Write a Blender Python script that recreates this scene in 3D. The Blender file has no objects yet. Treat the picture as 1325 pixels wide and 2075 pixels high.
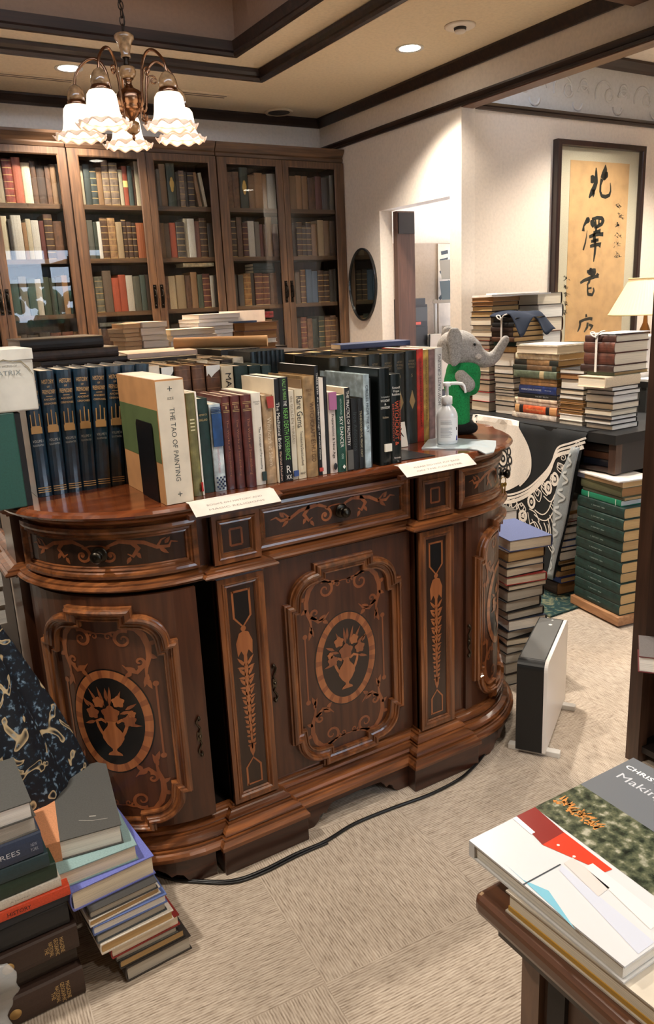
import bpy, bmesh, math, random
from mathutils import Vector, Matrix, Euler
C = bpy.context.scene.collection
PI = math.pi
rnd = random.Random(7)
sin, cos, rad = math.sin, math.cos, math.radians

# ---------------------------------------------------------------- materials
MATS = {}; BOOKS = []
def new_mat(name):
    m = bpy.data.materials.new(name); m.use_nodes = True
    nt = m.node_tree; nt.nodes.clear()
    out = nt.nodes.new('ShaderNodeOutputMaterial'); b = nt.nodes.new('ShaderNodeBsdfPrincipled')
    nt.links.new(b.outputs[0], out.inputs[0])
    return m, nt, b, out
def lin(c):
    return tuple(((v/255)/12.92 if v/255 <= .04045 else ((v/255+.055)/1.055)**2.4) for v in c)
def rgba(c): return (*lin(c), 1)
def noise_ramp(nt, b, cols, scale=(1, 1, 1), nscale=20, detail=4, bump=0, rough_n=3, coord='Object', dist=.0):
    tc = nt.nodes.new('ShaderNodeTexCoord'); mp = nt.nodes.new('ShaderNodeMapping')
    mp.inputs['Scale'].default_value = scale
    nz = nt.nodes.new('ShaderNodeTexNoise'); nz.inputs['Scale'].default_value = nscale; nz.inputs['Detail'].default_value = detail
    nz.inputs['Distortion'].default_value = dist
    rp = nt.nodes.new('ShaderNodeValToRGB')
    nt.links.new(tc.outputs[coord], mp.inputs[0]); nt.links.new(mp.outputs[0], nz.inputs[0]); nt.links.new(nz.outputs['Fac'], rp.inputs[0])
    el = rp.color_ramp.elements
    ps = [.3 + .4*i/(len(cols)-1) for i in range(len(cols))]
    el[0].position = ps[0]; el[0].color = rgba(cols[0]); el[1].position = ps[-1]; el[1].color = rgba(cols[-1])
    for p, c in zip(ps[1:-1], cols[1:-1]):
        e = el.new(p); e.color = rgba(c)
    nt.links.new(rp.outputs[0], b.inputs['Base Color'])
    if bump:
        bp = nt.nodes.new('ShaderNodeBump'); bp.inputs['Strength'].default_value = bump; bp.inputs['Distance'].default_value = .002
        nt.links.new(nz.outputs['Fac'], bp.inputs['Height']); nt.links.new(bp.outputs[0], b.inputs['Normal'])
    return nz
def vary(c, k):
    return tuple(max(0, min(255, v*k)) for v in c)
def plain(c, rough=.6, metal=0, kind='', coat=0, spec=.5):
    c = tuple(int(v) for v in c)
    key = ('plain', c, rough, metal, kind, coat)
    if key in MATS: return MATS[key]
    m, nt, b, o = new_mat('surface')
    b.inputs['Roughness'].default_value = rough; b.inputs['Metallic'].default_value = metal
    b.inputs['Coat Weight'].default_value = coat; b.inputs['Coat Roughness'].default_value = .12
    b.inputs['Specular IOR Level'].default_value = spec
    if kind == 'cloth': noise_ramp(nt, b, [vary(c, .93), c, vary(c, 1.05)], nscale=260, bump=.08)
    elif kind == 'leather': noise_ramp(nt, b, [vary(c, .72), c, vary(c, 1.18)], nscale=38, detail=6, bump=.12)
    elif kind == 'paper': noise_ramp(nt, b, [vary(c, .93), c, vary(c, 1.04)], nscale=14)
    elif kind == 'wall': noise_ramp(nt, b, [vary(c, .97), c, vary(c, 1.02)], nscale=60, bump=.04)
    elif kind == 'plush': noise_ramp(nt, b, [vary(c, .8), c, vary(c, 1.12)], nscale=240, bump=.5)
    elif kind == 'ink': noise_ramp(nt, b, [vary(c, .8), c, vary(c, 1.3)], nscale=30)
    else: b.inputs['Base Color'].default_value = rgba(c)
    MATS[key] = m; return m
def banded(c, gold=(176, 140, 84), period=.036, width=.1, rough=.5):
    '''leather spine with gilt lines across it (local z of a book), only on the spine side'''
    c = tuple(int(v) for v in c); key = ('band', c, gold, period, width)
    if key in MATS: return MATS[key]
    m, nt, b, o = new_mat('gilt banded leather')
    noise_ramp(nt, b, [vary(c, .72), c, vary(c, 1.18)], nscale=38, detail=6, bump=.12)
    src = b.inputs['Base Color'].links[0].from_socket
    N = nt.nodes.new; L = nt.links.new
    tc = N('ShaderNodeTexCoord'); sp = N('ShaderNodeSeparateXYZ'); L(tc.outputs['Object'], sp.inputs[0])
    dv = N('ShaderNodeMath'); dv.operation = 'DIVIDE'; dv.inputs[1].default_value = period; L(sp.outputs['Z'], dv.inputs[0])
    fr = N('ShaderNodeMath'); fr.operation = 'FRACT'; L(dv.outputs[0], fr.inputs[0])
    lt = N('ShaderNodeMath'); lt.operation = 'LESS_THAN'; lt.inputs[1].default_value = width; L(fr.outputs[0], lt.inputs[0])
    sy = N('ShaderNodeMath'); sy.operation = 'LESS_THAN'; sy.inputs[1].default_value = .005; L(sp.outputs['Y'], sy.inputs[0])
    mu = N('ShaderNodeMath'); mu.operation = 'MULTIPLY'; L(lt.outputs[0], mu.inputs[0]); L(sy.outputs[0], mu.inputs[1])
    mx = N('ShaderNodeMix'); mx.data_type = 'RGBA'; L(mu.outputs[0], mx.inputs['Factor']); L(src, mx.inputs['A']); mx.inputs['B'].default_value = rgba(gold); L(mx.outputs['Result'], b.inputs['Base Color'])
    b.inputs['Roughness'].default_value = rough
    MATS[key] = m; return m
def wood(c1, c2, axis='z', rough=.35, coat=.3, grain=1.0, key=None):
    k = ('wood', c1, c2, axis, rough, coat, grain)
    if k in MATS: return MATS[k]
    m, nt, b, o = new_mat('wood')
    s = {'x': (.08, 1, 1), 'y': (1, .08, 1), 'z': (1, 1, .08)}[axis]
    noise_ramp(nt, b, [c1, tuple((a+d)/2 for a, d in zip(c1, c2)), c2], scale=tuple(v*grain for v in s), nscale=45, detail=5, bump=.05, dist=.6)
    b.inputs['Roughness'].default_value = rough; b.inputs['Coat Weight'].default_value = coat; b.inputs['Coat Roughness'].default_value = .15
    MATS[k] = m; return m
def pages(c):
    """page block: fine lines across the thickness (local x of a book)"""
    k = ('pages', tuple(c))
    if k in MATS: return MATS[k]
    m, nt, b, o = new_mat('paper pages')
    noise_ramp(nt, b, [vary(c, .88), c, vary(c, 1.05)], scale=(900, 4, 4), nscale=1, detail=2)
    b.inputs['Roughness'].default_value = .85
    MATS[k] = m; return m
def emit(c, s, key):
    k = ('emit', key)
    if k in MATS: return MATS[k]
    m, nt, b, o = new_mat(key)
    b.inputs['Base Color'].default_value = rgba(c); b.inputs['Emission Color'].default_value = rgba(c); b.inputs['Emission Strength'].default_value = s
    MATS[k] = m; return m
def pane_glass(name='window glass', tint=(250, 252, 251), fr=1.5, boost=0.0):
    k = ('glass', name)
    if k in MATS: return MATS[k]
    m = bpy.data.materials.new(name); m.use_nodes = True; nt = m.node_tree; nt.nodes.clear()
    o = nt.nodes.new('ShaderNodeOutputMaterial'); mx = nt.nodes.new('ShaderNodeMixShader'); t = nt.nodes.new('ShaderNodeBsdfTransparent')
    g = nt.nodes.new('ShaderNodeBsdfGlossy'); f = nt.nodes.new('ShaderNodeFresnel'); f.inputs['IOR'].default_value = fr
    g.inputs['Roughness'].default_value = .01; t.inputs['Color'].default_value = rgba(tint)
    ge = nt.nodes.new('ShaderNodeNewGeometry'); sb = nt.nodes.new('ShaderNodeMath'); sb.operation = 'SUBTRACT'; sb.inputs[0].default_value = 1; nt.links.new(ge.outputs['Backfacing'], sb.inputs[1])
    ml = nt.nodes.new('ShaderNodeMath'); ml.operation = 'MULTIPLY'; nt.links.new(f.outputs[0], ml.inputs[0]); nt.links.new(sb.outputs[0], ml.inputs[1]); nt.links.new(ml.outputs[0], mx.inputs[0]); nt.links.new(t.outputs[0], mx.inputs[1]); nt.links.new(g.outputs[0], mx.inputs[2]); nt.links.new(mx.outputs[0], o.inputs[0])
    MATS[k] = m; return m

# ---------------------------------------------------------------- mesh builder
class MB:
    def __init__(s): s.v = []; s.f = []; s.m = []; s.sm = []
    def add(s, vs, fs, mat=0, smooth=False, M=None):
        n = len(s.v)
        for p in vs:
            p = Vector(p)
            s.v.append(M @ p if M is not None else p)
        for f in fs:
            s.f.append([i+n for i in f]); s.m.append(mat); s.sm.append(smooth)
        return s
    def box(s, x0, x1, y0, y1, z0, z1, mat=0, M=None):
        vs = [(x, y, z) for z in (z0, z1) for y in (y0, y1) for x in (x0, x1)]
        return s.add(vs, [(0, 2, 3, 1), (4, 5, 7, 6), (0, 1, 5, 4), (2, 6, 7, 3), (0, 4, 6, 2), (1, 3, 7, 5)], mat, False, M)
    def prism(s, poly, z0, z1, mat=0, M=None, smooth=False, caps=True):
        n = len(poly)
        vs = [(p[0], p[1], z0) for p in poly] + [(p[0], p[1], z1) for p in poly]
        s.add(vs, [(i, (i+1) % n, n+(i+1) % n, n+i) for i in range(n)], mat, smooth, M)
        if caps: s.add(vs, [tuple(range(n-1, -1, -1)), tuple(range(n, 2*n))], mat, False, M)
        return s
    def lathe(s, prof, n=20, mat=0, M=None, smooth=True):
        vs = []; fs = []
        for r, z in prof:
            for i in range(n): vs.append((r*cos(2*PI*i/n), r*sin(2*PI*i/n), z))
        for k in range(len(prof)-1):
            for i in range(n): fs.append((k*n+i, k*n+(i+1) % n, (k+1)*n+(i+1) % n, (k+1)*n+i))
        fs.append(tuple(range(n-1, -1, -1))); fs.append(tuple(range((len(prof)-1)*n, len(prof)*n)))
        return s.add(vs, fs, mat, smooth, M)
    def tube(s, pts, r, n=8, mat=0, M=None, closed=False):
        pts = [Vector(p) for p in pts]; N = len(pts); vs = []; fs = []
        up = Vector((0, 0, 1)); prevu = None
        for i, p in enumerate(pts):
            a = pts[i-1] if (i > 0 or closed) else p; b = pts[(i+1) % N] if (i < N-1 or closed) else p
            t = (b-a).normalized() if (b-a).length > 1e-9 else Vector((0, 0, 1))
            if prevu is None:
                u = t.cross(up) if abs(t.dot(up)) < .95 else t.cross(Vector((1, 0, 0)))
            else: u = prevu - t*prevu.dot(t)
            u.normalize(); prevu = u; w = t.cross(u)
            rr = r[i] if isinstance(r, (list, tuple)) else r
            for k in range(n):
                a_ = 2*PI*k/n; vs.append(p + u*(rr*cos(a_)) + w*(rr*sin(a_)))
        for i in range(N if closed else N-1):
            j = (i+1) % N
            for k in range(n): fs.append((i*n+k, i*n+(k+1) % n, j*n+(k+1) % n, j*n+k))
        s.add(vs, fs, mat, True, M)
        if not closed: s.add(vs, [tuple(range(n-1, -1, -1)), tuple(range((N-1)*n, N*n))], mat, False, M)
        return s
    def ball(s, c, r, nu=16, nv=10, mat=0, M=None):
        if not isinstance(r, (list, tuple)): r = (r, r, r)
        vs = [(c[0], c[1], c[2]-r[2])]; fs = []
        for j in range(1, nv):
            th = PI*j/nv
            for i in range(nu): vs.append((c[0]+r[0]*sin(th)*cos(2*PI*i/nu), c[1]+r[1]*sin(th)*sin(2*PI*i/nu), c[2]-r[2]*cos(th)))
        vs.append((c[0], c[1], c[2]+r[2])); e = len(vs)-1
        for i in range(nu):
            fs.append((0, 1+(i+1) % nu, 1+i)); b = 1+(nv-2)*nu; fs.append((b+i, b+(i+1) % nu, e))
        for j in range(nv-2):
            for i in range(nu): fs.append((1+j*nu+i, 1+j*nu+(i+1) % nu, 1+(j+1)*nu+(i+1) % nu, 1+(j+1)*nu+i))
        return s.add(vs, fs, mat, True, M)
    def sweep(s, path, prof, closed=False, fn=None, mat=0, caps=True, side=1):
        """profile (d, h): d = offset to the right of the path direction * side, h = third coordinate; mitred corners"""
        P = [Vector((p[0], p[1])) for p in path]; N = len(P); vs = []; fs = []; K = len(prof)
        for i, p in enumerate(P):
            d0 = (p-P[i-1]).normalized() if (i > 0 or closed) else None
            d1 = (P[(i+1) % N]-p).normalized() if (i < N-1 or closed) else None
            if d0 is None: d0 = d1
            if d1 is None: d1 = d0
            n0 = Vector((d0.y, -d0.x)); n1 = Vector((d1.y, -d1.x)); b = n0+n1
            b = b/max(.25, b.dot(n0)) if b.length > 1e-6 else n0
            for d, h in prof:
                q = p + b*(d*side); r = (q.x, q.y, h); vs.append(fn(*r) if fn else r)
        for i in range(N if closed else N-1):
            j = (i+1) % N
            for k in range(K-1): fs.append((i*K+k, i*K+k+1, j*K+k+1, j*K+k))
        s.add(vs, fs, mat)
        if caps and not closed: s.add(vs, [tuple(range(K)), tuple(range((N-1)*K, N*K))[::-1]], mat)
        return s
    def ribbon(s, pts, w, fn=None, h=.0, mat=0):
        """flat stroke of varying width along 2d points, mapped by fn(u, v, h)"""
        P = [Vector(p) for p in pts]; N = len(P); vs = []; fs = []
        for i, p in enumerate(P):
            a = P[max(0, i-1)]; b = P[min(N-1, i+1)]; t = (b-a)
            t = t.normalized() if t.length > 1e-9 else Vector((1, 0)); n = Vector((-t.y, t.x))
            ww = w[i] if isinstance(w, (list, tuple)) else w
            for q in (p+n*ww/2, p-n*ww/2): vs.append(fn(q.x, q.y, h) if fn else (q.x, q.y, h))
        for i in range(N-1): fs.append((2*i, 2*i+1, 2*i+3, 2*i+2))
        return s.add(vs, fs, mat)
    def poly(s, pts, fn=None, h=0, mat=0):
        return s.add([fn(p[0], p[1], h) if fn else (p[0], p[1], h) for p in pts], [tuple(range(len(pts)))], mat)
    def grid(s, nu, nv, fn, mat=0, smooth=True, wrap=False):
        vs = [fn(i/(nu if wrap else nu-1), j/(nv-1)) for j in range(nv) for i in range(nu)]
        fs = [(j*nu+i, j*nu+(i+1) % nu, (j+1)*nu+(i+1) % nu, (j+1)*nu+i) for j in range(nv-1) for i in range(nu if wrap else nu-1)]
        return s.add(vs, fs, mat, smooth)
    def build(s, name, mats, parent=None, off=None, fix=True):
        me = bpy.data.meshes.new(name)
        off = Vector(off) if off is not None else Vector((0, 0, 0))
        me.from_pydata([tuple(Vector(p)-off) for p in s.v], [], s.f)
        for m in (mats if isinstance(mats, (list, tuple)) else [mats]): me.materials.append(m)
        me.polygons.foreach_set('material_index', s.m); me.polygons.foreach_set('use_smooth', s.sm)
        me.update()
        if fix:
            bm = bmesh.new(); bm.from_mesh(me); bmesh.ops.recalc_face_normals(bm, faces=bm.faces); bm.to_mesh(me); bm.free()
        o = bpy.data.objects.new(name, me); C.objects.link(o)
        if parent is not None: o.parent = parent
        return o
def tag(o, label=None, cat=None, group=None, kind=None):
    if label: o['label'] = label
    if cat: o['category'] = cat
    if group: o['group'] = group
    if kind: o['kind'] = kind
    return o
def thing(name, loc, label, cat, group=None, M=None):
    o = bpy.data.objects.new(name, None); C.objects.link(o); o.empty_display_size = .05
    if name == 'book': BOOKS.append(o)
    if M is not None: o.matrix_world = M
    else: o.location = loc
    return tag(o, label, cat, group)
def part(name, mb, mats, root, label=None, fix=True):
    """mesh given in world coordinates; the root is unrotated (possibly itself a child with identity transform)"""
    r = root; off = Vector((0, 0, 0))
    while r is not None: off += Vector(r.location); r = r.parent
    o = mb.build(name, mats, root, off, fix)
    if label: o['label'] = label
    return o
def struct(name, mb, mats, fix=True): return tag(mb.build(name, mats, fix=fix), kind='structure')
def arc(cx, cy, r, a0, a1, n, ry=None):
    ry = r if ry is None else ry
    return [(cx+r*cos(rad(a0+(a1-a0)*i/n)), cy+ry*sin(rad(a0+(a1-a0)*i/n))) for i in range(n+1)]
def bevel(o, w=.003, seg=2, ang=40):
    md = o.modifiers.new('bevel', 'BEVEL'); md.width = w; md.segments = seg; md.limit_method = 'ANGLE'; md.angle_limit = rad(ang); return o
def text_mesh(body, mat, parent, M, width=None, height=None, name='title', ext=.0, bold=0.0, mb_only=False):
    """M maps text plane (x right, y up, z out) into parent space; the text is centred at M's origin and fitted to width x height"""
    cu = bpy.data.curves.new('t', 'FONT'); cu.body = body; cu.align_x = 'CENTER'; cu.align_y = 'CENTER'; cu.offset = bold; cu.extrude = ext
    cu.resolution_u = 2
    o = bpy.data.objects.new('t', cu); C.objects.link(o)
    dg = bpy.context.evaluated_depsgraph_get(); dg.update()
    me = bpy.data.meshes.new_from_object(o.evaluated_get(dg))
    bpy.data.objects.remove(o); bpy.data.curves.remove(cu)
    if len(me.vertices) == 0: return None
    xs = [v.co.x for v in me.vertices]; ys = [v.co.y for v in me.vertices]
    w = max(xs)-min(xs); h = max(ys)-min(ys); cx = (max(xs)+min(xs))/2; cy = (max(ys)+min(ys))/2
    sx = width/w if width else None; sy = height/h if height else None
    if sx is None: sx = sy
    if sy is None: sy = sx
    for v in me.vertices: v.co = M @ Vector(((v.co.x-cx)*sx, (v.co.y-cy)*sy, v.co.z))
    me.materials.clear(); me.materials.append(mat); me.name = name
    r = bpy.data.objects.new(name, me); C.objects.link(r)
    if parent is not None: r.parent = parent
    return r
ORD = ['zeroth', 'first', 'second', 'third', 'fourth', 'fifth', 'sixth', 'seventh', 'eighth', 'ninth', 'tenth', 'eleventh', 'twelfth', 'thirteenth', 'fourteenth', 'fifteenth', 'sixteenth', 'seventeenth', 'eighteenth', 'nineteenth', 'twentieth', 'twenty-first', 'twenty-second']
# ---------------------------------------------------------------- the room
XW, YB, YF = 3.128, 5.1, 3.6      # right wall plane, back wall, wall with the framed scroll
ZS, Z2, Z3 = 2.781, 2.836, 2.892  # soffit, first and second tray step
WALLC = plain((228, 216, 202), .85, kind='wall'); CEILC = plain((226, 206, 174), .85, kind='wall')
DARK = wood((26, 17, 13), (58, 38, 28), 'x', .4, .2)
DARKY = wood((26, 17, 13), (58, 38, 28), 'y', .4, .2)
def carpet_mat():
    m, nt, b, o = new_mat('ribbed carpet tiles')
    N = nt.nodes.new; L = nt.links.new
    tc = N('ShaderNodeTexCoord'); mp = N('ShaderNodeMapping'); mp.inputs['Rotation'].default_value = (0, 0, rad(4)); mp.inputs['Location'].default_value = (-.62, .15, 0)
    L(tc.outputs['Object'], mp.inputs[0])
    ck = N('ShaderNodeTexChecker'); ck.inputs['Scale'].default_value = 2.0; L(mp.outputs[0], ck.inputs['Vector'])
    def ribs(sc):
        m2 = N('ShaderNodeMapping'); m2.inputs['Scale'].default_value = sc; L(mp.outputs[0], m2.inputs[0])
        n = N('ShaderNodeTexNoise'); n.inputs['Scale'].default_value = 1; n.inputs['Detail'].default_value = 3; n.inputs['Roughness'].default_value = .7; L(m2.outputs[0], n.inputs[0]); return n
    a = ribs((24, 170, 1)); c = ribs((170, 24, 1))
    def wav(d, n):
        w = N('ShaderNodeTexWave'); w.bands_direction = d; w.inputs['Scale'].default_value = 46; w.inputs['Distortion'].default_value = 1.2; w.inputs['Detail'].default_value = 1; L(mp.outputs[0], w.inputs[0])
        q = N('ShaderNodeMix'); q.inputs['Factor'].default_value = .80; L(w.outputs['Fac'], q.inputs['A']); L(n.outputs['Fac'], q.inputs['B']); return q
    a = wav('Y', a); c = wav('X', c)
    mx = N('ShaderNodeMix'); L(ck.outputs['Fac'], mx.inputs['Factor']); L(a.outputs['Result'], mx.inputs['A']); L(c.outputs['Result'], mx.inputs['B'])
    rp = N('ShaderNodeValToRGB'); e = rp.color_ramp.elements
    e[0].position = .24; e[0].color = rgba((116, 101, 87)); e[1].position = .70; e[1].color = rgba((206, 193, 177)); q = e.new(.46); q.color = rgba((176, 161, 145))
    L(mx.outputs[0], rp.inputs[0]); L(rp.outputs[0], b.inputs['Base Color'])
    bp = N('ShaderNodeBump'); bp.inputs['Strength'].default_value = .35; bp.inputs['Distance'].default_value = .003; L(mx.outputs[0], bp.inputs['Height']); L(bp.outputs[0], b.inputs['Normal'])
    b.inputs['Roughness'].default_value = .95; b.inputs['Specular IOR Level'].default_value = .15
    return m
struct('floor', MB().box(-2.2, 6, -2.6, 5.4, -.1, 0), carpet_mat())
struct('wall_back', MB().box(-2.2, 6, YB, YB+.12, 0, 3.1), WALLC)
struct('wall_left', MB().box(-2.32, -2.2, -2.6, YB, 0, 3.1), wood((46, 32, 25), (74, 54, 42), 'z', .6, .0))
# right wall with a doorway (y 3.70-4.40, top 2.10)
w = MB()
w.box(XW, XW+.1, YF, 3.70, 0, 2.552); w.box(XW, XW+.1, 4.40, YB, 0, 2.552); w.box(XW, XW+.1, 3.70, 4.40, 2.104, 2.552)
w.box(XW, XW+.079, 1.0, YB, 2.552, ZS+.02)
struct('wall_right', w, WALLC)
w = MB(); w.box(XW+.1, 6, YF, YF+.1, 0, 3.0); struct('wall_scroll', w, plain((222, 209, 194), .85, kind='wall'))
struct('wall_far_right', MB().box(5.9, 6.0, -2.6, YF, 0, 3.1), WALLC)
# front wall (behind the camera) with a big window
w = MB(); w.box(-2.2, 1.9, -2.6, -2.5, 0, 3.1); w.box(3.6, 6, -2.6, -2.5, 0, 3.1); w.box(1.9, 3.6, -2.6, -2.5, 0, 1.1); w.box(1.9, 3.6, -2.6, -2.5, 2.5, 3.1)
struct('wall_front', w, WALLC)
f = MB()
for x in (1.9, 2.73, 3.55): f.box(x, x+.05, -2.58, -2.52, 1.1, 2.5)
for z in (1.1, 1.95, 2.45): f.box(1.9, 3.6, -2.58, -2.52, z, z+.05)
wf = struct('window_1', f, DARK)
g = MB(); g.box(1.95, 3.55, -2.556, -2.55, 1.15, 2.45); part('pane', g, pane_glass(), wf)
hd = MB()
r2 = random.Random(3)
for i in range(420):
    x = r2.uniform(1.2, 4.6); z = r2.uniform(.2, 1.95); hd.ball((x, -3.6+r2.uniform(-.15, .15), z if i > 40 else .06), r2.uniform(.06, .13), 7, 5)
tag(hd.build('hedge', plain((60, 120, 90), .7, kind='plush')), 'green hedge outside the window behind the viewer', 'hedge', kind='stuff')
# ceilings
TX2, TY2, TX1, TY1, TYN = 2.31, 4.372, 2.068, 4.189, 2.5
c = MB()
c.box(TX2, XW+.08, TYN, YB, ZS, ZS+.04); c.box(-2.2, TX2, TY2, YB, ZS, ZS+.04)
struct('ceiling', c, CEILC)
c = MB()
c.box(TX1, TX2+.03, TYN, TY2+.03, Z2, Z2+.04); c.box(-2.2, TX1, TY1, TY2+.03, Z2, Z2+.04)
c.box(TX2, TX2+.02, TYN, TY2, ZS, Z2+.04); c.box(-2.2, TX2, TY2, TY2+.02, ZS, Z2+.04)
struct('ceiling_step', c, CEILC)
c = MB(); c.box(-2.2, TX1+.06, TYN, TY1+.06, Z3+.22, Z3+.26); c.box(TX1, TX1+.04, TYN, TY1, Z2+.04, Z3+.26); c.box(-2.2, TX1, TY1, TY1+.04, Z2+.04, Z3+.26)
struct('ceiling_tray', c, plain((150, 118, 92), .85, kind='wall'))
struct('ceiling_front', MB().box(-2.2, 6, -2.6, 2.2, 2.80, 2.86), CEILC)
struct('ceiling_right', MB().box(XW+.08, 6, 2.2, YF, 2.91, 2.96), plain((238, 228, 216), .85, kind='wall'))
# header beam that closes the coffered part
struct('trim_header', MB().box(-2.2, 6, 2.2, 2.5, 2.705, 3.0), wood((86, 60, 46), (118, 84, 64), 'x', .5, .1))
def crown(name, path, prof, mat, closed=False, side=1): return struct(name, MB().sweep(path, prof, closed, side=side), mat)
CR = [(0, 0), (0, -.057), (.012, -.057), (.018, -.045), (.034, -.02), (.04, -.012), (.04, 0)]
def cr(z, s=1): return [(d*s, z+h*s) for d, h in CR]
crown('trim_1', [(-2.2, YB), (XW, YB), (XW, 2.5)], cr(ZS), DARK, side=1)
# tray mouldings hang on the step faces
TR = lambda z0, z1: [(-.006, z0-.006), (.02, z0-.006), (.026, z0+.008), (.02, z0+.02), (.03, z1-.02), (.036, z1-.004), (.0, z1-.002), (-.006, z1-.01)]
crown('trim_2', [(-2.2, TY2), (TX2, TY2), (TX2, 2.5)], TR(ZS, Z2), DARK, side=1)
crown('trim_3', [(-2.2, TY1), (TX1, TY1), (TX1, 2.5)], TR(Z2, Z3+.01), DARK, side=1)
# beam moulding along the right wall and its wooden soffit
crown('trim_4', [(XW, YB), (XW, 1.0)], [(-.004, 2.55), (.0, 2.552), (.012, 2.553), (.016, 2.562), (.010, 2.568), (.022, 2.585), (.022, 2.594), (-.004, 2.596)], DARKY)
struct('trim_5', MB().box(XW-.002, XW+.085, 1.0, YF-.002, 2.546, 2.554), wood((92, 64, 50), (120, 86, 68), 'y', .5, .1))
# far right wall: picture rail, embossed band, crown
crown('trim_6', [(XW+.1, YF), (6, YF)], [(0, 2.545), (.015, 2.547), (.02, 2.56), (.014, 2.567), (.026, 2.58), (0, 2.584)], DARK)
crown('trim_7', [(XW+.1, YF), (6, YF)], [(0, 2.845), (.012, 2.848), (.02, 2.862), (.045, 2.895), (.05, 2.908), (0, 2.908)], DARK)
e = MB(); e.box(XW+.1, 6, YF-.004, YF+.001, 2.585, 2.846)
def ring(mb, cx, cz, r, a0=0, a1=360, t=.008):
    mb.tube([(cx+r*cos(rad(a0+(a1-a0)*i/14)), YF-.004, cz+r*sin(rad(a0+(a1-a0)*i/14))) for i in range(15)], t, 6)
for k in range(7):
    x = XW+.42+k*.36
    ring(e, x, 2.70, .075, 0, 200); ring(e, x+.05, 2.70, .035, 40, 380); ring(e, x+.18, 2.69, .05, 10, 170); ring(e, x+.18, 2.74, .03); ring(e, x+.13, 2.64, .04, 180, 360)
struct('trim_8', e, plain((192, 192, 190), .7, kind='wall'))
# ceiling fittings
def downlight(x, y, z, label, power=70, ang=115, vis=True, col=(255, 244, 229), tgt=None):
    t = thing('ceiling_downlight', (x, y, z), label, 'downlight', 'recessed downlights')
    part('trim_ring', MB().lathe([(.052, -.001), (.072, -.004), (.072, 0), (.05, 0)], 28, M=Matrix.Translation((x, y, z))), plain((235, 230, 220), .4), t)
    part('lens', MB().lathe([(.0, -.0015), (.055, -.0015), (.055, 0), (0, 0)], 28, M=Matrix.Translation((x, y, z))), emit((255, 246, 228), 14, 'downlight lens'), t)
    if power:
        ld = bpy.data.lights.new('downlight', 'SPOT'); ld.energy = power; ld.spot_size = rad(ang); ld.spot_blend = .55; ld.shadow_soft_size = .045; ld.color = lin(col)
        lo = bpy.data.objects.new('bulb', ld); C.objects.link(lo); lo.parent = t; lo.location = (0, 0, -.012)
        if tgt: lo.rotation_euler = (Vector(tgt)-Vector((x, y, z))).to_track_quat('-Z', 'Y').to_euler()
LP = 1.0
# ---------------------------------------------------------------- books (general)
GOLD = plain((188, 150, 84), .4, .6); CREAMP = (226, 212, 186)
PG = {'cream': pages((232, 220, 198)), 'white': pages((240, 236, 228)), 'tan': pages((196, 162, 112)), 'grey': pages((190, 184, 172)), 'brown': pages((158, 116, 74))}
COLN = {}
def book_meshes(w, h, d, hard=True, spine=.35, t=None):
    """standing book in local coordinates: x thickness, y depth (spine at 0), z height"""
    t = t or (min(.0026, w*.1) if hard else .0008); r = w*spine*.35
    n = 6; a = [(w/2-(w/2)*cos(PI*i/n), .006-r*sin(PI*i/n)) for i in range(n+1)]
    b = [(w/2-(w/2-t)*cos(PI*i/n), .006+t-r*sin(PI*i/n)) for i in range(n+1)]
    poly = [(0, d)] + a + [(w, d), (w-t, d)] + b[::-1] + [(t, d)]
    cov = MB().prism(poly, 0, h); k = .004 if hard else .0005
    pg = MB().box(t, w-t, .006+t*.5, d-k, k, h-k)
    return cov, pg
def lie_matrix(o, yaw, face, w, h, d):
    """o = front left bottom corner of the lying book; face = what looks to the front (local -y after yaw)"""
    X, Y, Z = Vector((1, 0, 0)), Vector((0, 1, 0)), Vector((0, 0, 1))
    if face == 'spine': cx, cy, cz, og = Z, Y, -X, Vector((h, 0, 0))
    elif face == 'fore': cx, cy, cz, og = Z, -Y, X, Vector((0, d, 0))
    elif face == 'head': cx, cy, cz, og = -Z, X, -Y, Vector((0, h, w))
    else: cx, cy, cz, og = Z, -X, -Y, Vector((d, h, 0))
    M = Matrix(((cx.x, cy.x, cz.x, og.x), (cx.y, cy.y, cz.y, og.y), (cx.z, cy.z, cz.z, og.z), (0, 0, 0, 1)))
    return Matrix.Translation(Vector(o)) @ Matrix.Rotation(yaw, 4, 'Z') @ M
def stand_matrix(x, y, z, yaw=0, lean=0):
    return Matrix.Translation((x, y, z)) @ Matrix.Rotation(yaw, 4, 'Z') @ Matrix.Rotation(lean, 4, 'Y')
def book(M, w, h, d, col, label, group=None, page='cream', hard=True, kind='cloth', spine=.35, rough=.55, cat='book', name='book', bands=None, t=None):
    r = thing(name, None, label, cat, group, M)
    cov, pg = book_meshes(w, h, d, hard, spine, t)
    m = plain(col, rough, kind=kind, coat=.35 if kind == 'ink' else 0) if isinstance(col, tuple) else col
    c = cov.build('cover', m, r); p = pg.build('page_block', PG[page], r)
    if bands:
        b = MB(); rr = w*spine*.35
        for z, th in bands[0]:
            n = 8; ring_ = [(w/2-(w/2+.0004)*cos(PI*i/n), .0055-(rr+.0006)*sin(PI*i/n)) for i in range(n+1)]
            for i in range(n):
                (x0, y0), (x1, y1) = ring_[i], ring_[i+1]
                b.add([(x0, y0, z-th/2), (x1, y1, z-th/2), (x1, y1, z+th/2), (x0, y0, z+th/2)], [(0, 1, 2, 3)])
        b.build('spine_bands', bands[1], r, fix=False)
    return r
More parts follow.
